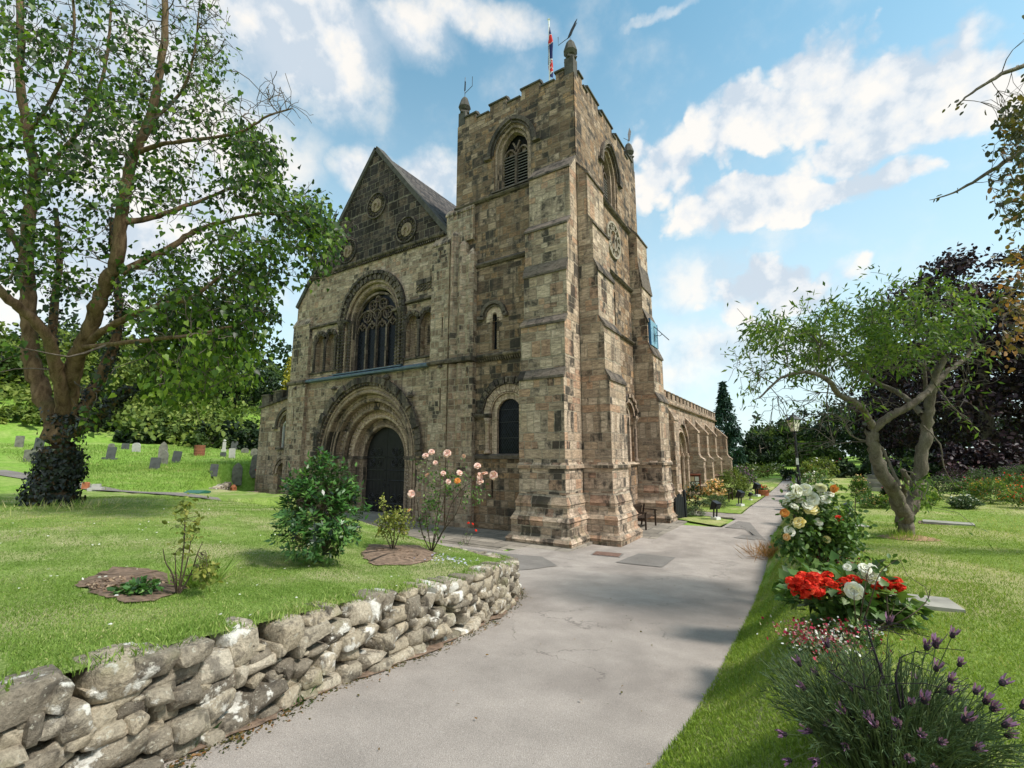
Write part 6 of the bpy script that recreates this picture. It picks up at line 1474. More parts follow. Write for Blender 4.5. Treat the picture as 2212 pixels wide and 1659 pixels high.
def flag():
    m, tt, out = new_mat('limp_union_flag'); co = tt.new('ShaderNodeTexCoord').outputs['Object']; x, y, z = tt.sep(co)
    w = tt.math('ADD', z, tt.math('MULTIPLY', tt.noise(co, 2.5, 3), 1.2)); s = tt.math('FRACT', tt.math('MULTIPLY', w, .62))
    c = tt.ramp(s, [(0, (.012, .02, .10)), (.42, (.55, .55, .55)), (.47, (.50, .025, .02)), (.68, (.50, .025, .02)), (.72, (.55, .55, .55)), (.77, (.012, .02, .10))], 'CONSTANT'); finish(tt, out, c, .8); return m
vs = []; nz, na = 26, 10; rr = np.random.default_rng(3)
for i in range(nz):
    z = 7.75 - i * .125
    for k in range(na):
        a = 2 * PI * k / na; r = (.035 + .085 * min(1, i / 9) * (1 - .25 * max(0, i - 19) / 6)) * (1 + .35 * math.sin(3 * a + i * .25)); vs.append((.08 * min(1, i / 8) + r * math.cos(a), .35 * r * math.sin(a), z - .1 * math.cos(a)))
me = bpy.data.meshes.new('flag'); me.from_pydata(vs, [], [(i * na + k, i * na + (k + 1) % na, (i + 1) * na + (k + 1) % na, (i + 1) * na + k) for i in range(nz - 1) for k in range(na)]); obj('flag', me, flag(), t, smooth=True)

# ------------------------------------------------------------------ benches, lamp, floodlights, gate
def bench(label, loc, rz, L=1.5):
    t = thing('bench', label, 'bench', loc, rz, 'dark wooden benches')
    for k in range(4): b = MB(); b.box(-L / 2, L / 2, -.42 + k * .12, -.32 + k * .12, .42, .45); b.build('seat_slat', M['wood'], t)
    for s in (-1, 1):
        x = s * (L / 2 + .03)
        b = MB(); b.box(x - .03, x + .03, -.46, -.40, 0, .64); b.build('leg', M['wood'], t); b = MB(); b.obox((x, .10, .44), (1, 0, 0), (0, .98, .17), (0, -.17, .98), .03, .03, .45); b.build('leg', M['wood'], t)
        b = MB(); b.box(x - .04, x + .04, -.50, .10, .64, .68); b.build('armrest', M['wood'], t); b = MB(); b.box(x - .02, x + .02, -.40, .08, .36, .42); b.build('side_rail', M['wood'], t)
    b = MB(); b.obox((0, .17, .86), (1, 0, 0), (0, .98, .17), (0, -.17, .98), L / 2, .02, .05)
    b.obox((0, .09, .50), (1, 0, 0), (0, .98, .17), (0, -.17, .98), L / 2, .02, .035)
    for k in range(9): b.obox((-L / 2 + (k + .5) * L / 9, .13, .68), (1, 0, 0), (0, .98, .17), (0, -.17, .98), .03, .012, .15)
    b.build('backrest', M['wood'], t); return t
bench('dark wooden armed bench between the tower buttresses', (.62, 4.35, .062), R_(90), 1.35)
bench('dark wooden bench beside the round clipped bush', (2.35, 14.6, float(zp(14.6)) + .05), R_(90), 1.4)
lp = at(1727, 1045, 24); lp[2] = float(H(lp[0], lp[1])); top = at(1717, 902, 24)[2] - lp[2]
t = thing('lamp_post', 'tall black lamp post with a glazed lantern beside the path', 'lamp post', tuple(lp))
hh = top - .72
b = MB(); b.lathe((0, 0, 0), [(.16, -.1), (.16, .35), (.11, .42), (.10, 1.0), (.075, 1.08), (.065, hh - .2), (.10, hh - .12), (.05, hh)], 12); b.build('post', M['black'], t)
b = MB(); b.tube([(-.42, 0, hh - .62), (.42, 0, hh - .62)], .022, 6)
for s in (-1, 1): b.lathe((s * .43, 0, hh - .66), [(.02, 0), (.045, .04), (.02, .08)], 6)
b.build('ladder_bar', M['black'], t)
b = MB(); b.lathe((0, 0, hh), [(.17, .04), (.33, .62)], 4); b.build('lantern_glass', M['lampglass'], t)
b = MB()
for k in range(4):
    a = 2 * PI * k / 4; b.tube([(.175 * math.cos(a), .175 * math.sin(a), hh + .04), (.335 * math.cos(a), .335 * math.sin(a), hh + .62)], .016, 5)
b.lathe((0, 0, hh - .02), [(.05, 0), (.19, .03), (.19, .06)], 4); b.lathe((0, 0, hh + .62), [(.38, 0), (.36, .04), (.16, .22), (.14, .26), (.06, .30), (.03, .40)], 4); b.build('lantern_frame', M['black'], t)
b = MB(); b.box(-.06, .06, -.09, -.066, 1.5, 1.85); b.build('plate', M['white'], t)
def floodlight(label, p, rz, s=1.0, first=[None]):
    t = thing('floodlight', label, 'floodlight', p, rz, 'floodlights aimed at the church'); t.scale = (s, s, s)
    b = MB(); b.box(-.14, .14, -.16, .16, -.1, .13); b.build('base', M['white'], t)
    for x in (-.10, .10): b = MB(); b.obox((x, 0, .34), (1, 0, 0), (0, 1, .1), (0, -.1, 1), .02, .03, .24); b.build('bracket', M['black'], t)
    b = MB(); vs = [(-.19, -.10, .50), (.19, -.10, .50), (.19, .16, .44), (-.19, .16, .44), (-.16, -.24, .74), (.16, -.24, .74), (.16, .02, .86), (-.16, .02, .86)]
    b.add(vs, [(0, 3, 2, 1), (4, 5, 6, 7), (0, 1, 5, 4), (1, 2, 6, 5), (2, 3, 7, 6), (3, 0, 4, 7)]); b.build('lamp_head', M['black'], t)
    b = MB(); b.add([(-.14, -.255, .70), (.14, -.255, .70), (.16, -.13, .49), (-.16, -.13, .49)], [(0, 1, 2, 3)]); b.build('lamp_glass', M['iron'], t)
for lab, x, y, s in (('black floodlight on a white block on the small corner lawn', 2.95, 8.05, 1.0), ('black floodlight standing left of the far lawn edge by the round bush', 3.43, 13.1, 1.0), ('smallest floodlight on the lawn past the round bush', 3.7, 15.6, .55), ('farthest black floodlight beside the terracotta planter', 3.9, 17.4, 1.0)):
    floodlight(lab, (x, y, G(x, y) + .06), R_(60), s)
p = on_ground(1836, 1118, G); floodlight('white fronted floodlight on the right lawn behind the rose bush', tuple(p), R_(-70), .42)
t = thing('side_gate', 'dark arched wooden gate standing open beside the south door', 'gate', (1.5, 7.6, .06), R_(75))
for k in range(5): b = MB(); b.box(-.4 + k * .16, -.26 + k * .16, -.02, .02, .08, .95 + .22 * math.sin(PI * (k + .5) / 5)); b.build('board', M['black'], t)
for z in (.25, .75): b = MB(); b.box(-.42, .42, .021, .05, z, z + .09); b.build('rail', M['black'], t)
b = MB(); b.box(.42, .54, -.06, .06, -.1, 1.25); b.lathe((.48, 0, 1.25), [(.07, 0), (.05, .06), (.01, .09)], 8); b.build('gate_post', M['black'], t)
# wheel-head cross on a stepped base
cp = at(1888, 983, 20); cz = float(H(cp[0], cp[1]))
t = thing('stone_cross', 'tall stone cross on a stepped base behind the fruit tree', 'cross', (cp[0], cp[1], cz), R_(-20))
for k in range(4): b = MB(); q = .62 - .12 * k; b.box(-q, q, -q, q, -.2 if k == 0 else .17 * k, .17 * (k + 1)); b.build('step', M['grave'] if k % 2 else M['slab'], t)
hc = at(1888, 925, 20)[2] - cz
b = MB(); b.frust(FR('W'), -.08, .08, .08, .68, hc, .05, 0, -.08); b.build('shaft', M['gravedark'], t)
b = MB(); b.ring(FR('W'), (0, hc + .22), .15, .19, -.04, .04, 0, 2 * PI, 24)
for a in range(4): c, s = math.cos(a * PI / 2), math.sin(a * PI / 2); b.obox((c * .14, 0, hc + .22 + s * .14), (c, 0, s), (0, 1, 0), (-s, 0, c), .14, .045, .055)
b.build('cross_head', M['gravedark'], t)
# terracotta planter, manhole, ledger slabs
def planter(label, p, r, h, group=None):
    t = thing('planter', label, 'planter', p, 0, group); b = MB(); b.lathe((0, 0, 0), [(r * .75, -.02), (r * .95, h * .8), (r * 1.05, h * .82), (r * 1.05, h), (r * .9, h), (r * .88, h * .85)], 18); b.build('pot', M['terra'], t)
    rg = np.random.default_rng(int(abs(p[1]) * 10)); n = 200; P = rg.normal(0, r * .45, (n, 3)) * np.array((1, 1, .35)) + np.array((0, 0, h * 1.15)); leaves('foliage', P, rg.normal(0, 1, (n, 3)), rg.normal(0, .6, (n, 3)) + np.array((0, 0, 1)), .1, .7, 'oval', rg.uniform(0, 1, n), M['leaf_rose'], t)
    P = rg.normal(0, r * .45, (70, 3)) * np.array((1, 1, .3)) + np.array((0, 0, h * 1.4)); leaves('petals', P, rg.normal(0, 1, (70, 3)), rg.normal(0, .6, (70, 3)) + np.array((0, 0, 1)), .08, .8, 'oval', rg.uniform(0, 1, 70), M['p_red'], t)
planter('terracotta planter of red flowers on the lawn near the far floodlight', (4.15, 18.2, G(4.15, 18.2) + .05), .42, .42)
t = thing('manhole_cover', 'small rust brown manhole cover set in the path', 'manhole cover', (1.55, -1.93, float(zp(-1.93)) + .008), R_(8))
b = MB(); b.box(-.42, .42, -.28, .28, -.05, .014); b.build('frame', M['patch'], t); b = MB(); b.box(-.38, .38, -.24, .24, .0, .022)
for i in range(7): b.box(-.36 + i * .11, -.30 + i * .11, -.22, .22, .0221, .028)
b.build('lid', M['cover'], t)
for lab, x, y, wp, hp, rz in (('pale ledger slab lying in the grass beside the red geraniums', 1992, 1308, .50, .40, 6), ('worn ledger slab flush with the lawn left of the fruit tree', 1830, 1138, .7, .4, 15), ('pale ledger slab flush with the lawn right of the fruit tree', 2048, 1133, .8, .4, -8)):
    p = on_ground(x, y, G); t = thing('ledger_slab', lab, 'grave slab', tuple(p), R_(rz), 'ledger slabs set in the right lawn')
    b = MB(); b.box(-wp / 2, wp / 2, -hp / 2, hp / 2, -.15, .05); b.build('slab', M['slab'], t)
    q = MB(); q.box(-wp / 2 - .07, wp / 2 + .07, -hp / 2 - .07, hp / 2 + .07, -.16, .014); q.build('soil_edge', M['soil'], t)
# ------------------------------------------------------------------ bushes and flowers
def bush(name, label, cat, base, w, h, mat, n, ls, wr, shape, seed, stem='stem', dense_=30, group=None, round_=1.0, droop=-.2, top=.5):
    rng = np.random.default_rng(seed); root = thing(name, label, cat, tuple(base), 0, group)
    C = []
    while len(C) < dense_ * 4:
        u = rng.uniform(-1, 1, 3); q = np.linalg.norm(u)
        if q > 1 or q < .45: continue
        z = (u[2] * .5 + .5); f = (1 - (abs(z - .35) / .75) ** 2 * .75) ** .5 * round_ + (1 - round_) * (1 - z * top)
        C.append((u[0] * w / 2 * f, u[1] * w / 2 * f, .06 * h + z * h * .94))
    C = np.array(C); core = np.array([[0, 0, -.05], [0, 0, h * .15], [.02 * w, 0, h * .45]]); paths, dirs = grow([(core, np.array([.03, .025, .015]))], C, rng, .004, .012, .12, .05, 4, .02)
    tubes('stems', paths, M[stem], root, 5)
    idx = rng.integers(0, len(C), n); out = unit(C - np.array((0, 0, h * .3))); P = C[idx] + rng.normal(0, .055 * max(w, h), (n, 3)) * .9; P[:, 2] = np.maximum(P[:, 2], .02)
    A = unit(out[idx] + rng.normal(0, .55, (n, 3)) + np.array((0, 0, droop))); N = unit(out[idx] * .7 + rng.normal(0, .4, (n, 3)) + np.array((0, 0, .7)))
    tint = np.clip(rng.normal(.5, .2, n) + rng.normal(0, .17, len(C))[idx], 0, 1)
    leaves('foliage', P, A, N, rng.uniform(.7, 1.25, n) * ls, wr, shape, tint, M[mat], root); return root, C, rng
# the big glossy bush: whorled shoots
bb = on_ground(682, 1222, G)
big, C, rng = bush('glossy_bush', 'dense glossy green bush taller than its neighbours on the raised lawn', 'bush', bb, 1.24, 1.34, 'leaf_bush', 900, .085, .40, 'lance', 31, dense_=60, round_=.55, top=.62)
shoots = np.concatenate([C + unit(C - np.array((0, 0, .4))) * .05, C[rng.integers(0, len(C), 330)] + rng.normal(0, .07, (330, 3))]); shoots[:, 2] = np.clip(shoots[:, 2], .05, None); so_ = unit(shoots - np.array((0, 0, .35))) + np.array((0, 0, .55))
P = []; A = []; N = []; T = []
for p, d in zip(shoots, unit(so_)):
    x = unit(np.cross(d, (.3, .2, .9))); y = np.cross(d, x); tn = np.clip(rng.normal(.5, .25), 0, 1)
    for k in range(7):
        a = 2 * PI * k / 7 + rng.uniform(0, 1); o = x * math.cos(a) + y * math.sin(a); P.append(p - d * .03 * (k % 3)); A.append(o + d * rng.uniform(.15, .7)); N.append(d - o * .3); T.append(np.clip(tn + rng.normal(0, .12) + .1 * (k % 2), 0, 1))
leaves('shoots', P, np.array(A), np.array(N), rng.uniform(.06, .10, len(P)), .38, 'lance', np.array(T), M['leaf_bush'], big)
FL = {k: flower_mesh(k + '_rose', 1.0, M['p_' + k], i) for i, k in enumerate(('pink', 'white', 'yellow', 'orange', 'peach', 'red'))}
def rose(name, label, base, stems, flowers, leafy, mat, seed, ls=.055, per=7, spread=.09, fs=.05, stem='stem', r0=.012, cat='rose bush'):
    """stems traced by px end points; flowers (px, py, colour, size)"""
    rng = np.random.default_rng(seed); root = thing(name, label, cat, tuple(base)); D = float((base - EYE) @ _fw); paths = []; ends = []
    for s in stems:
        pts = [at(x, y, D + dz) - base for x, y, dz in s]; pts[0] = pts[0] * np.array((.4, .4, 0)) + np.array((0, 0, -.02)); paths.append(smooth_path(np.array(pts), np.linspace(r0, r0 * .35, len(pts)), 4))
    T, W_ = ell_targets(rng, leafy, D, .22 * D / 5); T = T - base; tw, dirs = grow(paths, T, rng, .0022, .004, .12, .03, 4, r0 * .7)
    fl = []
    for i, (x, y, c, s) in enumerate(flowers): fl.append(at(x, y, D * .955 + rng.normal(0, .05)) - base)
    fw, _ = grow(paths + tw, np.array(fl), rng, .0025, .003, .08, 0, 4, r0 * .6) if fl else ([], None)
    tubes('stems', paths + tw + fw, M[stem], root, 6)
    P, A, N, idx = scatter_leaves(rng, T, W_ * per, spread * .6, .25, .8, dirs); leaves('foliage', P, A, N, rng.uniform(.7, 1.3, len(P)) * ls, .62, 'oval', np.clip(rng.normal(.5, .25, len(P)), 0, 1), M[mat], root)
    for p, (x, y, c, s) in zip(fl, flowers): put_flower(FL[c], root, tuple(p), rng, s * fs, to=tuple(unit((EYE - base - p)) * .8 + rng.normal(0, .5, 3) + np.array((0, 0, .5))))
    return root
b0 = on_ground(932, 1190, G)
rose('pink_rose_bush', 'tall leggy rose bush with pale pink blooms before the church', b0,
     [[(932, 1192, 0), (925, 1150, 0), (918, 1090, -.1), (916, 1030, -.1), (922, 995, -.1)], [(934, 1192, 0), (945, 1140, .05), (958, 1085, .1), (965, 1030, .1), (968, 990, .1)], [(936, 1192, 0), (955, 1150, 0), (985, 1110, 0), (1002, 1060, .05), (1010, 1030, .1)],
      [(930, 1192, 0), (915, 1160, .1), (905, 1120, .1), (900, 1080, .1), (890, 1072, .1)], [(935, 1192, 0), (960, 1140, -.1), (975, 1090, -.1), (1005, 1050, -.1), (1046, 1030, -.1)], [(933, 1190, 0), (942, 1130, -.1), (950, 1070, -.1), (952, 1030, 0)]],
     [(966, 980, 'pink', 1.15), (1031, 1007, 'pink', 1.0), (919, 985, 'pink', .9), (932, 977, 'pink', .9), (1035, 1030, 'pink', 1.2), (1066, 1027, 'pink', 1.25), (1047, 1024, 'pink', 1.0), (888, 1067, 'pink', 1.1), (957, 1023, 'pink', .8), (992, 1022, 'pink', .9), (968, 1041, 'pink', .8), (988, 1039, 'orange', .9), (923, 1027, 'pink', .8), (1037, 1041, 'pink', 1.0), (940, 1000, 'pink', .7), (1002, 985, 'pink', .6)],
     [(950, 1060, 45, 50, 34, .7), (935, 1110, 30, 50, 26, 1.5), (1000, 1060, 40, 40, 22, .8), (925, 1020, 30, 35, 16, .6), (970, 1010, 40, 30, 14, .5), (1030, 1060, 24, 30, 10, .7)], 'leaf_rose', 41, fs=.062, ls=.05, per=6)
b1 = on_ground(848, 1190, G)
rose('small_rose_bush', 'small yellow green rose bush between the glossy bush and the pink rose', b1, [[(848, 1192, 0), (845, 1160, 0), (830, 1120, 0), (828, 1085, 0)], [(848, 1192, 0), (860, 1160, .05), (872, 1120, .05), (880, 1100, .05)], [(848, 1192, 0), (852, 1150, -.05), (850, 1105, -.05)], [(846, 1192, 0), (836, 1165, .05), (822, 1140, .05)]],
     [(884, 1103, 'peach', .7)], [(852, 1135, 34, 28, 46, 1.9), (875, 1125, 18, 22, 14, 1.2), (828, 1088, 8, 20, 6, 1.0)], 'leaf_yellow', 42, ls=.045, per=8, spread=.07)
b2 = on_ground(1008, 1178, G)
rose('red_rose', 'thin red rose at the far tip of the raised lawn', b2, [[(1008, 1180, 0), (1008, 1155, 0), (1014, 1132, 0)], [(1009, 1180, 0), (1018, 1160, 0), (1028, 1148, 0)], [(1006, 1180, 0), (1000, 1160, 0), (1004, 1140, 0)]], [(1012, 1130, 'red', .9), (1021, 1132, 'red', .8), (1028, 1146, 'red', .8)], [(1008, 1160, 14, 16, 10, .5), (1004, 1174, 14, 6, 12, 1.0)], 'leaf_rose', 43, ls=.04, per=5, spread=.06, r0=.006)
b3 = on_ground(383, 1282, G)
rose('pruned_rose', 'straggly half bare rose in the soil patch on the raised lawn', b3, [[(385, 1285, 0), (372, 1240, 0), (358, 1215, .0), (352, 1185, 0)], [(388, 1285, 0), (392, 1230, 0), (398, 1170, .05), (400, 1110, .05), (402, 1085, .1)], [(384, 1285, 0), (380, 1240, -.05), (378, 1195, -.05)], [(390, 1285, 0), (412, 1240, .1), (425, 1200, .1), (438, 1170, .1)], [(392, 1250, .05), (405, 1210, .05), (412, 1170, .05)]], [], [(402, 1130, 26, 40, 14, 1.0), (410, 1180, 30, 26, 10, .7), (440, 1235, 22, 20, 18, 2.2), (400, 1092, 14, 12, 8, 1.2)], 'leaf_yellow', 44, ls=.045, per=5, spread=.06, r0=.009)
def tuft(name, label, cat, base, n, L, r, mat, seed, w=.06, lean=.5, group=None, tint=(.5, .2)):
    rng = np.random.default_rng(seed); root = thing(name, label, cat, tuple(base), 0, group); P = np.zeros((n, 3)); P[:, :2] = rng.normal(0, r, (n, 2)); A = rng.normal(0, lean, (n, 3)) + np.array((0, 0, 1)); A[:, :2] += P[:, :2] / (r + .01) * .25
    leaves('blades', P, A, rng.normal(0, 1, (n, 3)), rng.uniform(.5, 1.2, n) * L, w, 'lance', np.clip(rng.normal(*tint, n), 0, 1), M[mat], root); return root
tuft('grass_tuft', 'bright green tuft of long leaves right of the soil patch rose', 'grass tuft', on_ground(432, 1262, G), 240, .26, .07, 'blade', 51, .07, .55)
bush('low_plant', 'low ferny seedling at the front of the soil patch', 'plant', on_ground(300, 1288, G), .30, .10, 'leaf_bush', 260, .055, .55, 'oval', 52, 'gstem', 8)
def poly_px(pts): return [tuple(on_ground(x, y, lambda a, c: float(lawn_z(a, c)))[:2]) for x, y in pts]
lz = lambda x, y: float(lawn_z(x, y)) + .018 * math.sin(x * 5.1 + y * 2) * math.sin(y * 4.3 - x)
ground_patch('soil_bed', dense(poly_px([(165, 1262), (205, 1240), (250, 1228), (320, 1232), (385, 1246), (400, 1270), (340, 1300), (265, 1308), (215, 1292)]), .06, .035), M['soil'], .014, fn=lz, dome=.02)
ground_patch('soil_bed', dense(poly_px([(778, 1200), (800, 1180), (850, 1178), (905, 1182), (945, 1198), (930, 1212), (880, 1222), (810, 1224)]), .05, .03), M['soil2'], .014, fn=lz, dome=.03)

rng = np.random.default_rng(58); P = []
for px, py, rx, ry, n in ((270, 1270, .34, .26, 340), (858, 1200, .33, .28, 340)):
    c = on_ground(px, py, G); a = rng.uniform(0, 2 * PI, n); r = rng.uniform(0, 1, n) ** .5; X_ = c[0] + rx * r * np.cos(a); Y_ = c[1] + ry * r * np.sin(a); P += [(u, v, lz(u, v) + .03) for u, v in zip(X_, Y_)]
P = np.array(P); n = len(P); M['crumb'] = leaf_mat('soil_crumbs_and_dry_leaves', [(0, (.06, .04, .028)), (.6, (.20, .13, .085)), (1, (.42, .32, .22))], .05, .9, .1)
leaves('soil_crumbs', P, rng.normal(0, 1, P.shape) * np.array((1, 1, .3)), rng.normal(0, .5, P.shape) + np.array((0, 0, 1)), rng.uniform(.012, .04, n), .8, 'oval', rng.uniform(0, 1, n), M['crumb'], None, kind='stuff')
# right-hand border
r0_ = on_ground(1776, 1242, G)
rose('white_rose_bush', 'white and pale yellow rose bush at the path edge', r0_, [[(1776, 1245, 0), (1760, 1200, 0), (1735, 1160, 0), (1715, 1110, 0), (1712, 1080, 0)], [(1778, 1245, 0), (1785, 1195, 0), (1790, 1140, 0), (1775, 1080, 0)], [(1780, 1245, 0), (1800, 1200, 0), (1815, 1150, 0), (1838, 1100, 0)], [(1774, 1245, 0), (1768, 1190, -.1), (1755, 1140, -.1), (1740, 1075, -.1)], [(1770, 1245, 0), (1740, 1205, .1), (1710, 1175, .1), (1695, 1150, .1)], [(1782, 1245, 0), (1830, 1190, .2), (1845, 1140, .2), (1848, 1075, .2)]],
     [(1719, 1060, 'white', 1.1), (1740, 1058, 'white', 1.0), (1760, 1062, 'white', 1.1), (1752, 1078, 'white', 1.2), (1728, 1078, 'white', 1.0), (1774, 1052, 'white', .9), (1708, 1072, 'white', .9), (1768, 1090, 'white', .9), (1744, 1092, 'white', .9), (1700, 1085, 'white', .8), (1790, 1066, 'white', .8), (1752, 1100, 'yellow', 1.15), (1727, 1130, 'yellow', 1.0), (1768, 1128, 'white', .7), (1695, 1108, 'orange', .7), (1803, 1056, 'orange', .7), (1812, 1120, 'red', .6), (1705, 1148, 'white', .9), (1786, 1165, 'yellow', .6), (1700, 1160, 'peach', .6), (1735, 1068, 'white', .9), (1782, 1080, 'white', .8), (1715, 1095, 'white', .7)],
     [(1745, 1095, 46, 36, 50, 1.3), (1780, 1150, 62, 40, 100, 1.9), (1725, 1175, 34, 24, 34, 1.7), (1820, 1140, 30, 50, 40, 1.4), (1760, 1060, 50, 26, 26, .9), (1805, 1180, 36, 24, 30, 1.6)], 'leaf_rose', 61, ls=.062, per=9, spread=.12, fs=.075, r0=.014)
g0 = on_ground(1835, 1345, G)
gm = bush('geranium_clump', 'low clump of scarlet geraniums on the right lawn edge', 'geraniums', g0, 1.0, .40, 'leaf_rose', 900, .085, .95, 'heart', 62, 'gstem', 16)[0]
rg = np.random.default_rng(63); gD = float((g0 - EYE) @ _fw)
def floret_ball(seed, r):
    q = np.random.default_rng(seed); n = 34; d = unit(q.normal(0, 1, (n, 3)) + np.array((0, 0, .6))); T, Fq = LEAF['oval']; A = unit(np.cross(d, q.normal(0, 1, (n, 3)))); Sd = np.cross(d, A); P = d * r * .75 - A * r * .3
    V = np.stack([P + A * r * .75 * t + Sd * r * .6 * s + d * r * h for t, s, h in T], 1); k = len(T); me = mesh_np('floret_head', V.reshape(-1, 3), (np.arange(n)[:, None, None] * k + np.array(Fq)[None]).reshape(-1, 4), 4); point_attr(me, 'tint', np.repeat(q.uniform(0, 1, n), k)); me.materials.append(M['p_red']); return me
balls = [floret_ball(i, .075) for i in range(3)]; tp = []
for x, y in [(1712, 1258), (1725, 1250), (1738, 1262), (1752, 1246), (1765, 1258), (1778, 1268), (1790, 1256), (1745, 1275), (1718, 1272), (1770, 1278), (1800, 1264), (1825, 1256), (1845, 1254), (1868, 1258), (1885, 1270), (1900, 1268), (1915, 1262), (1930, 1270), (1870, 1280), (1890, 1284), (1735, 1244), (1808, 1280), (1850, 1270), (1760, 1268), (1786, 1246)] + [(rg.uniform(1705, 1815), rg.uniform(1244, 1284)) for _ in range(22)] + [(rg.uniform(1860, 1942), rg.uniform(1256, 1288)) for _ in range(14)]:
    p = at(x, y, gD * .965 + rg.normal(0, .07)) - g0; o = obj('flower_head', balls[rg.integers(0, 3)], None, gm); o.location = tuple(p); o.rotation_euler = (rg.normal(0, .3), rg.normal(0, .3), rg.uniform(0, 6)); s = rg.uniform(.55, .95); o.scale = (s, s, s * .75); tp.append(p)
tw, _ = grow([(np.array([[0, 0, 0], [0, 0, .1], [0, 0, .2]]), np.array([.012, .01, .008]))], np.array(tp), rg, .0035, .004, .1, .05, 4, .01); tubes('flower_stems', tw, M['gstem'], gm, 5)
w0 = on_ground(1850, 1360, G)
rose('white_rose', 'loose white roses on long thin stems above the geraniums', w0, [[(1850, 1365, -.2), (1862, 1310, -.3), (1872, 1250, -.3), (1878, 1225, -.3)], [(1850, 1365, -.2), (1846, 1310, -.3), (1845, 1280, -.3)], [(1855, 1365, -.2), (1880, 1300, -.4), (1900, 1240, -.4), (1935, 1210, -.4)], [(1858, 1365, -.2), (1950, 1340, -.5), (2000, 1300, -.5), (2010, 1272, -.5)]],
     [(1878, 1236, 'white', 1.15), (1890, 1254, 'white', .8), (1845, 1276, 'white', 1.1), (1868, 1230, 'white', .8), (1830, 1226, 'white', .5)], [(1930, 1212, 22, 8, 6, .5), (1890, 1235, 14, 14, 5, .5), (1990, 1310, 30, 16, 8, .4)], 'leaf_rose', 64, ls=.06, per=4, spread=.05, fs=.062, r0=.006, cat='rose')
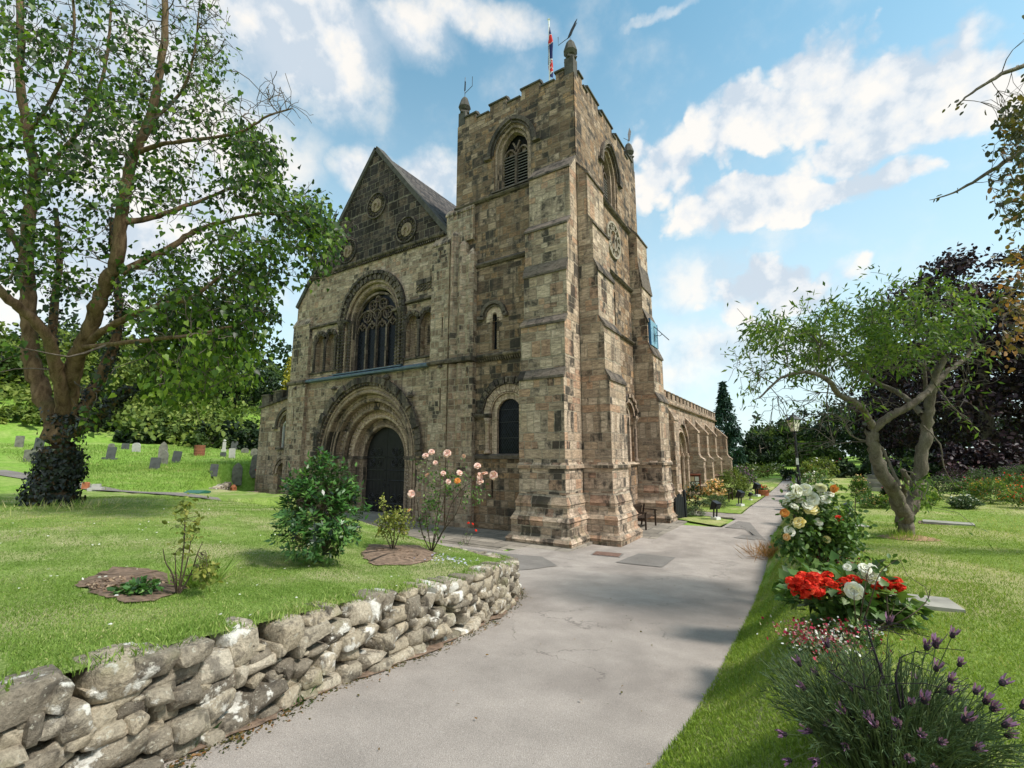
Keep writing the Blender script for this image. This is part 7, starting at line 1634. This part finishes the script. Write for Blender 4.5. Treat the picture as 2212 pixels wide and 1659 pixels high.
# lavender in the foreground
l0 = on_ground(1915, 1655, G); lD = float((l0 - EYE) @ _fw)
def lavender():
    rng = np.random.default_rng(71); root = thing('lavender_bush', 'large grey green lavender bush with mauve tufted heads in the foreground', 'lavender', tuple(l0)); ends = []
    cx = np.array((0, 0, 0.)); T = []
    for _ in range(620):
        a = rng.uniform(0, 2 * PI); r = rng.uniform(0, 1) ** .5; h = rng.uniform(.25, .62) * (1.05 - .45 * r); T.append((.50 * r * math.cos(a), .42 * r * math.sin(a) + .06, h * .86))
    T = np.array(T); B = T * np.array((.42, .42, 0)) + rng.normal(0, .03, T.shape) * np.array((1, 1, 0)); B[:, 2] = -.02
    paths = [(np.stack([b + (t - b) * f + np.array((0, 0, .05 * math.sin(PI * f))) for f in (0, .35, .7, 1)]), np.array([.0035, .003, .0022, .0016])) for b, t in zip(B, T)]
    tubes('stems', paths, M['gstem'], root, 4)
    P = []; A = []
    for pts, rs in paths:
        for _ in range(19):
            f = rng.uniform(.25, 1) * 3; i = min(int(f), 2); p = pts[i] + (pts[i + 1] - pts[i]) * (f - i); d = unit(pts[i + 1] - pts[i]); o = unit(rng.normal(0, 1, 3)); P.append(p); A.append(d * 1.0 + o * .75)
    P = np.array(P); n = len(P); leaves('foliage', P, np.array(A), rng.normal(0, 1, (n, 3)), rng.uniform(.028, .05, n), .11, 'lance', np.clip(rng.normal(.5, .25, n), 0, 1), M['leaf_lav'], root)
    # tufted flower heads
    def head(seed):
        q = np.random.default_rng(seed); b = MB(); b.lathe((0, 0, 0), [(.006, 0), (.013, .006), (.014, .022), (.010, .036), (.003, .042)], 8); core = b.mesh('flower_core'); core.materials.append(M['bstem'])
        n = 26; a = q.uniform(0, 2 * PI, n); hgt = q.uniform(0, 1, n); P = np.stack([.010 * np.cos(a), .010 * np.sin(a), .006 + .034 * hgt], 1); Aa = np.stack([np.cos(a) * .6, np.sin(a) * .6, .25 + hgt * 1.1], 1); L = .014 + .03 * hgt ** 2
        Td, Fq = LEAF['oval']; Aa = unit(Aa); Nn = unit(np.stack([np.cos(a), np.sin(a), 0 * a], 1)); Sd = unit(np.cross(Nn, Aa)); Nn = np.cross(Aa, Sd); V = np.stack([P + Aa * L[:, None] * t + Sd * L[:, None] * .30 * s + Nn * L[:, None] * h for t, s, h in Td], 1); k = len(Td)
        me = mesh_np('bracts', V.reshape(-1, 3), (np.arange(n)[:, None, None] * k + np.array(Fq)[None]).reshape(-1, 4), 4); point_attr(me, 'tint', np.repeat(np.clip(.2 + hgt * .7 + q.normal(0, .12, n), 0, 1), k)); me.materials.append(M['p_mauve']); return core, me
    heads = [head(i) for i in range(3)]
    PX = [(1920, 1350, 0), (1790, 1400, .3), (1730, 1440, .2), (2055, 1378, 0), (2020, 1400, 0), (2000, 1405, .1), (2020, 1450, -.05), (2050, 1475, -.1), (2048, 1500, -.1), (2105, 1500, -.1), (2125, 1520, -.1), (2140, 1535, -.15), (2165, 1570, -.2), (2170, 1590, -.2), (2028, 1605, -.3), (1990, 1590, -.3), (1995, 1520, -.1), (1965, 1525, -.1), (1890, 1570, -.2), (1880, 1560, -.1), (1940, 1570, -.2), (1755, 1580, .0), (1700, 1586, 0), (1770, 1640, -.1), (1820, 1540, .0), (1800, 1570, 0), (1740, 1490, .1), (1975, 1480, .1), (2070, 1440, 0), (2205, 1530, -.3), (2160, 1480, 0), (1960, 1640, -.35), (2100, 1620, -.3), (1850, 1500, .1), (1770, 1460, .2), (1900, 1450, .15), (2015, 1660, -.4), (1710, 1640, 0), (1830, 1610, -.1), (2080, 1560, -.2)]
    E_ = np.array([at(x, y, lD + dz) - l0 for x, y, dz in PX]); hp = []
    for i, e in enumerate(E_):
        b = e * np.array((.5, .5, 0)) + rng.normal(0, .03, 3) * np.array((1, 1, 0)); mid = b + (e - b) * .6 + np.array((0, 0, .05)); hp.append((np.stack([b, mid, e]), np.array([.003, .0024, .002]))); d = Vector(unit(e - mid)); core, br = heads[i % 3]; s = rng.uniform(.6, .9)
        for me, nm in ((core, 'flower_head'),):
            o = obj(nm, me, None, root); o.location = tuple(e); o.scale = (s, s, s); o.rotation_euler = d.to_track_quat('Z', 'Y').to_euler(); q = obj('bracts', br, None, o)
    tubes('flower_stems', hp, M['gstem'], root, 5)
    limbs = []
    for s in ([(1915, 1650), (1905, 1600), (1880, 1540), (1845, 1490), (1790, 1450)], [(1918, 1650), (1920, 1590), (1905, 1540), (1895, 1500), (1905, 1460)], [(1925, 1650), (1935, 1580), (1945, 1530), (1935, 1470), (1945, 1420)], [(1912, 1655), (1890, 1610), (1850, 1560), (1815, 1510)], [(1930, 1655), (1950, 1600), (1952, 1540), (1948, 1480)], [(1922, 1650), (1925, 1570), (1918, 1500), (1900, 1440), (1880, 1380), (1868, 1330)], [(1930, 1650), (1960, 1560), (1990, 1500)]):
        P_ = np.array([at(x, y, lD - .08 + .04 * i) - l0 for i, (x, y) in enumerate(s)]); limbs.append(smooth_path(P_, np.linspace(.008, .003, len(P_)), 4))
    tgt = np.array([at(rng.uniform(1800, 2100), rng.uniform(1330, 1500), lD + rng.normal(0, .15)) - l0 for _ in range(46)]); tw, _ = grow(limbs, tgt, rng, .0014, .004, .16, .03, 4, .006)
    tubes('bare_stems', limbs + tw, M['bstem'], root, 5)
lavender()
def bedding(label, px, py, w, h, n, mats, seed, leafm='leaf_lav', name='bedding_plant'):
    base = on_ground(px, py, G); root, C, rng = bush(name, label, 'bedding plant', base, w, h, leafm, 320, .05, .4, 'lance', seed, 'gstem', 10)
    for m in mats:
        P = np.stack([rng.normal(0, w * .3, n), rng.normal(0, w * .3, n), h * rng.uniform(.55, 1.15, n)], 1); leaves('petals', P, rng.normal(0, 1, P.shape), rng.normal(0, .5, P.shape) + np.array((0, -.4, .8)), rng.uniform(.014, .028, n), .8, 'oval', rng.uniform(0, 1, n), M[m], root)
bedding('dusky pink and crimson bedding flowers in front of the geraniums', 1775, 1425, .46, .18, 170, ('p_dusky', 'p_crim', 'p_white'), 81)
bedding('crimson bedding flowers under the geranium leaves', 1850, 1395, .34, .14, 90, ('p_crim', 'p_white'), 82, 'leaf_rose')
bedding('pink bedding flowers under the white rose bush', 1800, 1235, .5, .22, 120, ('p_dusky', 'p_white', 'p_crim'), 83, 'leaf_rose')
e0 = on_ground(1664, 1205, G); tuft('sedge_fringe', 'rusty red sedge hanging over the path edge', 'sedge', e0 + np.array((.12, .2, 0)), 700, .50, .30, 'leaf_autumn', 84, .03, .9, tint=(.85, .12))
# tree foot
ground_patch('mulch_mound', dense([(PB[0] - .15 + .42 * math.cos(a) + .16, PB[1] - .12 + .26 * math.sin(a)) for a in np.linspace(0, 2 * PI, 24, endpoint=False)], .1, .03), M['mulch'], .02, dome=.07)
tuft('grass_tuft', 'long green grass growing round the foot of the fruit tree', 'grass tuft', PB + np.array((-.06, -.2, 0)), 420, .20, .12, 'blade2', 85, .04, .35)
tuft('grass_tuft', 'rough dry grass round the foot of the ivy clad tree', 'grass tuft', on_ground(150, 1098, G), 500, .22, .5, 'blade', 86, .06, .8, tint=(.85, .2))
# border at the back of the right lawn
BD = 'flower border along the back of the right lawn'
for i, (px, py, w, h, m, fl, lab) in enumerate(((1995, 1092, 1.5, .7, 'leaf_prunus', 'p_yellow', 'yellow flowered border plant right of the fruit tree foot'), (2050, 1075, 2.0, 1.2, 'leaf_lav', 'p_mauve', 'tall mauve border plant before the copper beech'), (2105, 1078, 1.8, 1.1, 'leaf_rose', 'p_crim', 'crimson dotted border plant'), (2150, 1090, 1.9, 1.2, 'leaf_prunus', 'p_orange', 'green border plant with orange blooms'), (2200, 1085, 2.0, 1.4, 'leaf_rose', 'p_red', 'tall border plant with red blooms at the right edge'), (2130, 1062, 2.2, 1.6, 'leaf_lav', 'p_mauve', 'tallest mauve haze of border flowers'), (2085, 1100, 1.2, .5, 'leaf_lav', 'p_white', 'low grey border plant with white blooms'), (2060, 1050, 2.0, 1.5, 'leaf_copper', 'p_mauve', 'dark stemmed mauve border plant'), (2200, 1055, 2.2, 1.8, 'leaf_lav', 'p_mauve', 'feathery mauve border plant at the right edge'), (1895, 1100, 1.6, .5, 'leaf_rose', 'p_peach', 'low green border plant left of the fruit tree'), (1860, 1085, .9, 1.3, 'leaf_rose', 'p_peach', 'upright rose before the stone cross'), (1930, 1075, 1.2, .6, 'leaf_deep', 'p_crim', 'dark leaved border plant behind the fruit tree'), (2240, 1100, 2.0, 1.0, 'leaf_prunus', 'p_red', 'leafy border plant cut by the right frame edge'))):
    base = on_ground(px, py, G); root, C, rng = bush('border_plant', lab, 'border plant', base, w * .6, h * .6, m, 1500, .085, .35, 'lance', 90 + i, 'gstem', 22, BD, round_=.4, top=.35, droop=.3)
    n = 150; P = C[rng.integers(0, len(C), n)] + rng.normal(0, .05, (n, 3)); P[:, 2] += h * .07; leaves('petals', P, rng.normal(0, 1, (n, 3)), rng.normal(0, .5, (n, 3)) + np.array((-.2, -.5, .8)), rng.uniform(.03, .055, n), .8, 'oval', rng.uniform(0, 1, n), M[fl], root)
# planting along the church and the far path
def far_plant(name, label, cat, x, y, w, h, leafm, n, ls, petal=None, np_=0, seed=1, rd=.9, wr=.5, psz=.12):
    base = np.array((x, y, G(x, y) + .04)); root, C, rng = bush(name, label, cat, base, w, h, leafm, n, ls, wr, 'oval', seed, 'stem', 26, None, rd)
    if petal: P = C[rng.integers(0, len(C), np_)] + rng.normal(0, .05, (np_, 3)); P[:, 2] = np.maximum(P[:, 2] + .08, h * .45); leaves('petals', P, rng.normal(0, 1, (np_, 3)), rng.normal(0, .6, (np_, 3)) + np.array((0, -.4, .6)), rng.uniform(.7, 1.3, np_) * psz, .85, 'oval', rng.uniform(0, 1, np_), M[petal], root)
    return root
far_plant('clipped_bush', 'round clipped golden green bush on the south lawn', 'bush', 2.75, 16.4, 1.75, 1.75, 'leaf_wood2', 3600, .10, seed=101, rd=1.0)
far_plant('peach_rose_bush', 'peach flowered rose bush in front of the aisle wall', 'rose bush', 2.15, 13.4, 1.35, 1.35, 'leaf_rose', 900, .10, 'p_peach', 420, 102)
far_plant('dark_rose_bush', 'dark leggy rose bush beside the south door', 'rose bush', 1.45, 10.9, 1.1, 1.35, 'leaf_deep', 900, .10, 'p_orange', 36, 103, psz=.10)
far_plant('lavender_mound', 'small grey lavender mound on the corner lawn', 'lavender', 1.95, 8.75, .9, .45, 'leaf_lav', 900, .10, seed=104, wr=.18)
far_plant('lavender_mound', 'grey lavender mound below the peach roses', 'lavender', 2.35, 12.2, 1.3, .6, 'leaf_lav', 1000, .12, seed=105, wr=.18)
far_plant('lavender_mound', 'grey lavender mound by the side gate', 'lavender', 1.55, 8.4, .7, .55, 'leaf_lav', 700, .10, seed=106, wr=.18)
far_plant('mauve_shrub', 'pale mauve shrub peeping out behind the round clipped bush', 'bush', 3.1, 18.2, 1.6, 1.7, 'leaf_lav', 900, .12, 'p_mauve', 200, 107)
for i, (px, dpt, w, h, m, pt, lab) in enumerate(((1615, 36, 2.2, 1.9, 'leaf_wood', 'p_white', 'flowering shrub past the mauve shrub'), (1640, 40, 2.6, 1.5, 'leaf_wood2', 'p_dusky', 'pale green shrub beside the far lawn'), (1670, 43, 2.4, 1.4, 'leaf_wood', 'p_white', 'shrub where the path disappears'), (1742, 28, 1.6, 1.3, 'leaf_wood2', 'p_peach', 'light shrub right of the lamp post foot'), (1770, 30, 2.4, 1.7, 'leaf_wood2', 'p_white', 'bright green shrub behind the white roses'), (1700, 37, 1.6, 1.0, 'leaf_deep', 'p_white', 'dark shrub left of the lamp post foot'), (1810, 34, 2.4, 1.3, 'leaf_deep', 'p_crim', 'dark shrub left of the stone cross'))):
    p = spot(px, dpt); far_plant('far_shrub', lab, 'shrub', p[0], p[1], w * .8, h * .75, m, 900, .16, pt, 40, 120 + i, psz=.13)
for i, (px, py, lab) in enumerate(((1720, 1062, 'rosy pink bush behind the white rose bush'), (1760, 1052, 'second white rose bush farther along the path'), (1700, 1090, 'low white roses leaning over the path edge'))):
    base = on_ground(px, py + 12, G); far_plant('rose_bush', lab, 'rose bush', base[0], base[1], 1.0 - .4 * (i == 2), .8 - .3 * (i == 2), 'leaf_rose', 900, .06, 'p_white' if i else 'p_dusky', 60, 140 + i, psz=.07)

# ------------------------------------------------------------------ grass blades
def blades(name, zones, zf, mat, seed):
    rng = np.random.default_rng(seed); PS = []; LS = []
    for x0, x1, y0, y1, n, L in zones:
        x = rng.uniform(x0, x1, n); y = rng.uniform(y0, y1, n); z, ok = zf(x, y)
        PS.append(np.stack([x, y, z - .004], 1)[ok]); LS.append(np.full(ok.sum(), L))
    P = np.concatenate(PS); L = np.concatenate(LS) * rng.uniform(.5, 1.3, len(P)); n = len(P)
    A = rng.normal(0, .55, (n, 3)); A[:, 2] = 1; A = unit(A); Sd = unit(np.cross(A, rng.normal(0, 1, (n, 3)))); W_ = (L * (.05 if name != 'wall_top_grass' else .016) + .0010)[:, None]; bend = rng.normal(0, .13, (n, 3)); bend[:, 2] = 0
    V = np.stack([P - Sd * W_, P + Sd * W_, P + A * L[:, None] * .6 + Sd * W_ * .7, P + A * L[:, None] + bend * L[:, None]], 1)
    me = mesh_np(name, V.reshape(-1, 3), np.arange(n * 4).reshape(-1, 4)[:, [0, 1, 2, 3]], 4)
    cl = np.sin(P[:, 0] * 3.1 + np.sin(P[:, 1] * 2.3)) * np.sin(P[:, 1] * 2.7 + 1) * .15 + np.sin(P[:, 0] * .9 + 2) * np.sin(P[:, 1] * 1.1) * .14
    cl = cl + .34 * np.exp(-((P[:, 0] + 5.5) ** 2 / 10 + (P[:, 1] + 11.2) ** 2 / 1.6)) * (mat == 'blade') * (name == 'lawn_grass') + .22 * sst((P[:, 0] - 8.2) / 2) * (mat == 'blade2')
    point_attr(me, 'tint', np.repeat(np.clip(rng.normal(.45, .2, n) + cl, 0, 1), 4)); return obj(name, me, M[mat], kind='stuff')
def zl(x, y):
    z = lawn_z(x, y) + .018 * np.sin(x * 5.1 + y * 2) * np.sin(y * 4.3 - x); t = xw(y) - x; ok = (t > .16) & (y < -7.3)
    for c, rx, ry in ((on_ground(275, 1268, G), .37, .30), (on_ground(860, 1202, G), .36, .31)): ok &= ((x - c[0]) / rx) ** 2 + ((y - c[1]) / ry) ** 2 > 1
    return z, ok
blades('lawn_grass', [(-1, 3.4, -14.4, -8, 120000, .024), (-5, -1, -14.4, -8, 40000, .030), (-11, -5, -14, -8, 24000, .040), (1.0, 3.5, -14.4, -12, 60000, .020)], zl, 'blade', 5)
def ztop(x, y):
    t = xw(y) - x; return zw(np.minimum(y, -7.3)) + .0, (t > .05) & (t < .34) & (y < -7.5)
blades('wall_top_grass', [(1.4, 3.7, -15.5, -7.5, 40000, .06)], ztop, 'blade', 6)
SLABS = [(*on_ground(1992, 1308, G)[:2], .30), (*on_ground(1830, 1138, G)[:2], .36), (*on_ground(2048, 1133, G)[:2], .4)]
def zr(x, y):
    e = x - interp(y, PR); z = H(x, y) + .012 + .02 * np.sin(x * 1.7) * np.sin(y * 1.3) * (x > 6.3); ok = e > -.03
    for c in SLABS: ok &= (x - c[0]) ** 2 + (y - c[1]) ** 2 > c[2] ** 2
    return z, ok
blades('lawn_grass', [(5.5, 8.2, -13.6, -8, 110000, .028), (5.4, 10, -8, -2, 50000, .032), (5.3, 13, -2, 8, 24000, .045), (5.6, 7, -14, -11, 45000, .026), (8.2, 12, -13.6, -8, 45000, .032), (10, 15, -8, -2, 26000, .036), (5.62, 6.1, -13.6, -2, 16000, .04)], zr, 'blade2', 7)
def zh(x, y): return H(x, y), (x < hill_edge(y) - .4) & (lawn_z(x, y) < H(x, y) + .02)
blades('churchyard_grass', [(-24, -13, -9, 0, 22000, .10), (-36, -20, -9, 8, 26000, .14)], zh, 'blade', 8)
# fallen petals and daisies
rng = np.random.default_rng(66); x = rng.uniform(-5, 3.2, 210); y = rng.uniform(-14, -8.3, 210); z, ok = zl(x, y); P = np.stack([x, y, z + .03], 1)[ok]; n = len(P)
leaves('fallen_petals', P, rng.normal(0, 1, (n, 3)) * np.array((1, 1, .2)), rng.normal(0, .3, (n, 3)) + np.array((0, 0, 1)), rng.uniform(.015, .035, n), .8, 'oval', rng.uniform(0, 1, n), M['p_white'], None, kind='stuff')
c = on_ground(965, 1212, G); P = np.stack([c[0] + rng.normal(0, .24, 60), c[1] + rng.normal(0, .2, 60), np.zeros(60)], 1); P[:, 2] = [lz(a, b_) + .035 for a, b_ in P[:, :2]]
M['p_lilac'] = petal_mat('lilac_petals', [(0, (.35, .36, .52)), (1, (.66, .66, .74))]); leaves('fallen_petals', P, rng.normal(0, 1, P.shape) * np.array((1, 1, .2)), rng.normal(0, .3, P.shape) + np.array((0, 0, 1)), rng.uniform(.03, .05, 60), .8, 'oval', rng.uniform(0, 1, 60), M['p_lilac'], None, kind='stuff')
# grit, moss and leaf scraps along the wall foot and on the path
n = 2600; s = rng.uniform(0, len(cw) - 1, n); wx = np.interp(s, range(len(cw)), cw[:, 0]) + np.abs(rng.normal(0, .07, n)) + .03; wy = np.interp(s, range(len(cw)), cw[:, 1]); P = np.stack([wx, wy, zp(wy) + .008], 1)
leaves('wall_foot_litter', P, rng.normal(0, 1, P.shape) * np.array((1, 1, .15)), rng.normal(0, .35, P.shape) + np.array((0, 0, 1)), rng.uniform(.012, .035, n), .5, 'oval', np.clip(rng.normal(.45, .25, n), 0, 1), M['leaf_autumn'], None, kind='stuff')
n = 150; P = np.stack([rng.uniform(3.5, 5.7, n), rng.uniform(-13.5, 3, n), np.zeros(n)], 1); P[:, 2] = zp(P[:, 1]) + .02
leaves('path_litter', P, rng.normal(0, 1, P.shape) * np.array((1, 1, .15)), rng.normal(0, .35, P.shape) + np.array((0, 0, 1)), rng.uniform(.012, .04, n), .5, 'oval', np.clip(rng.normal(.6, .25, n), 0, 1), M['leaf_autumn'], None, kind='stuff')
for i, (px, py, lab) in enumerate(((635, 1512, 'small weed growing at the wall foot half way along'), (400, 1605, 'leafy weed at the wall foot near the bottom edge'), (1085, 1300, 'weedy moss at the rounded end of the wall'))):
    p = on_ground(px, py, lambda a, c_: float(zp(c_))); tuft('weed', lab, 'weed', p, 90, .09, .05, 'leaf_bush', 200 + i, .3, .8)
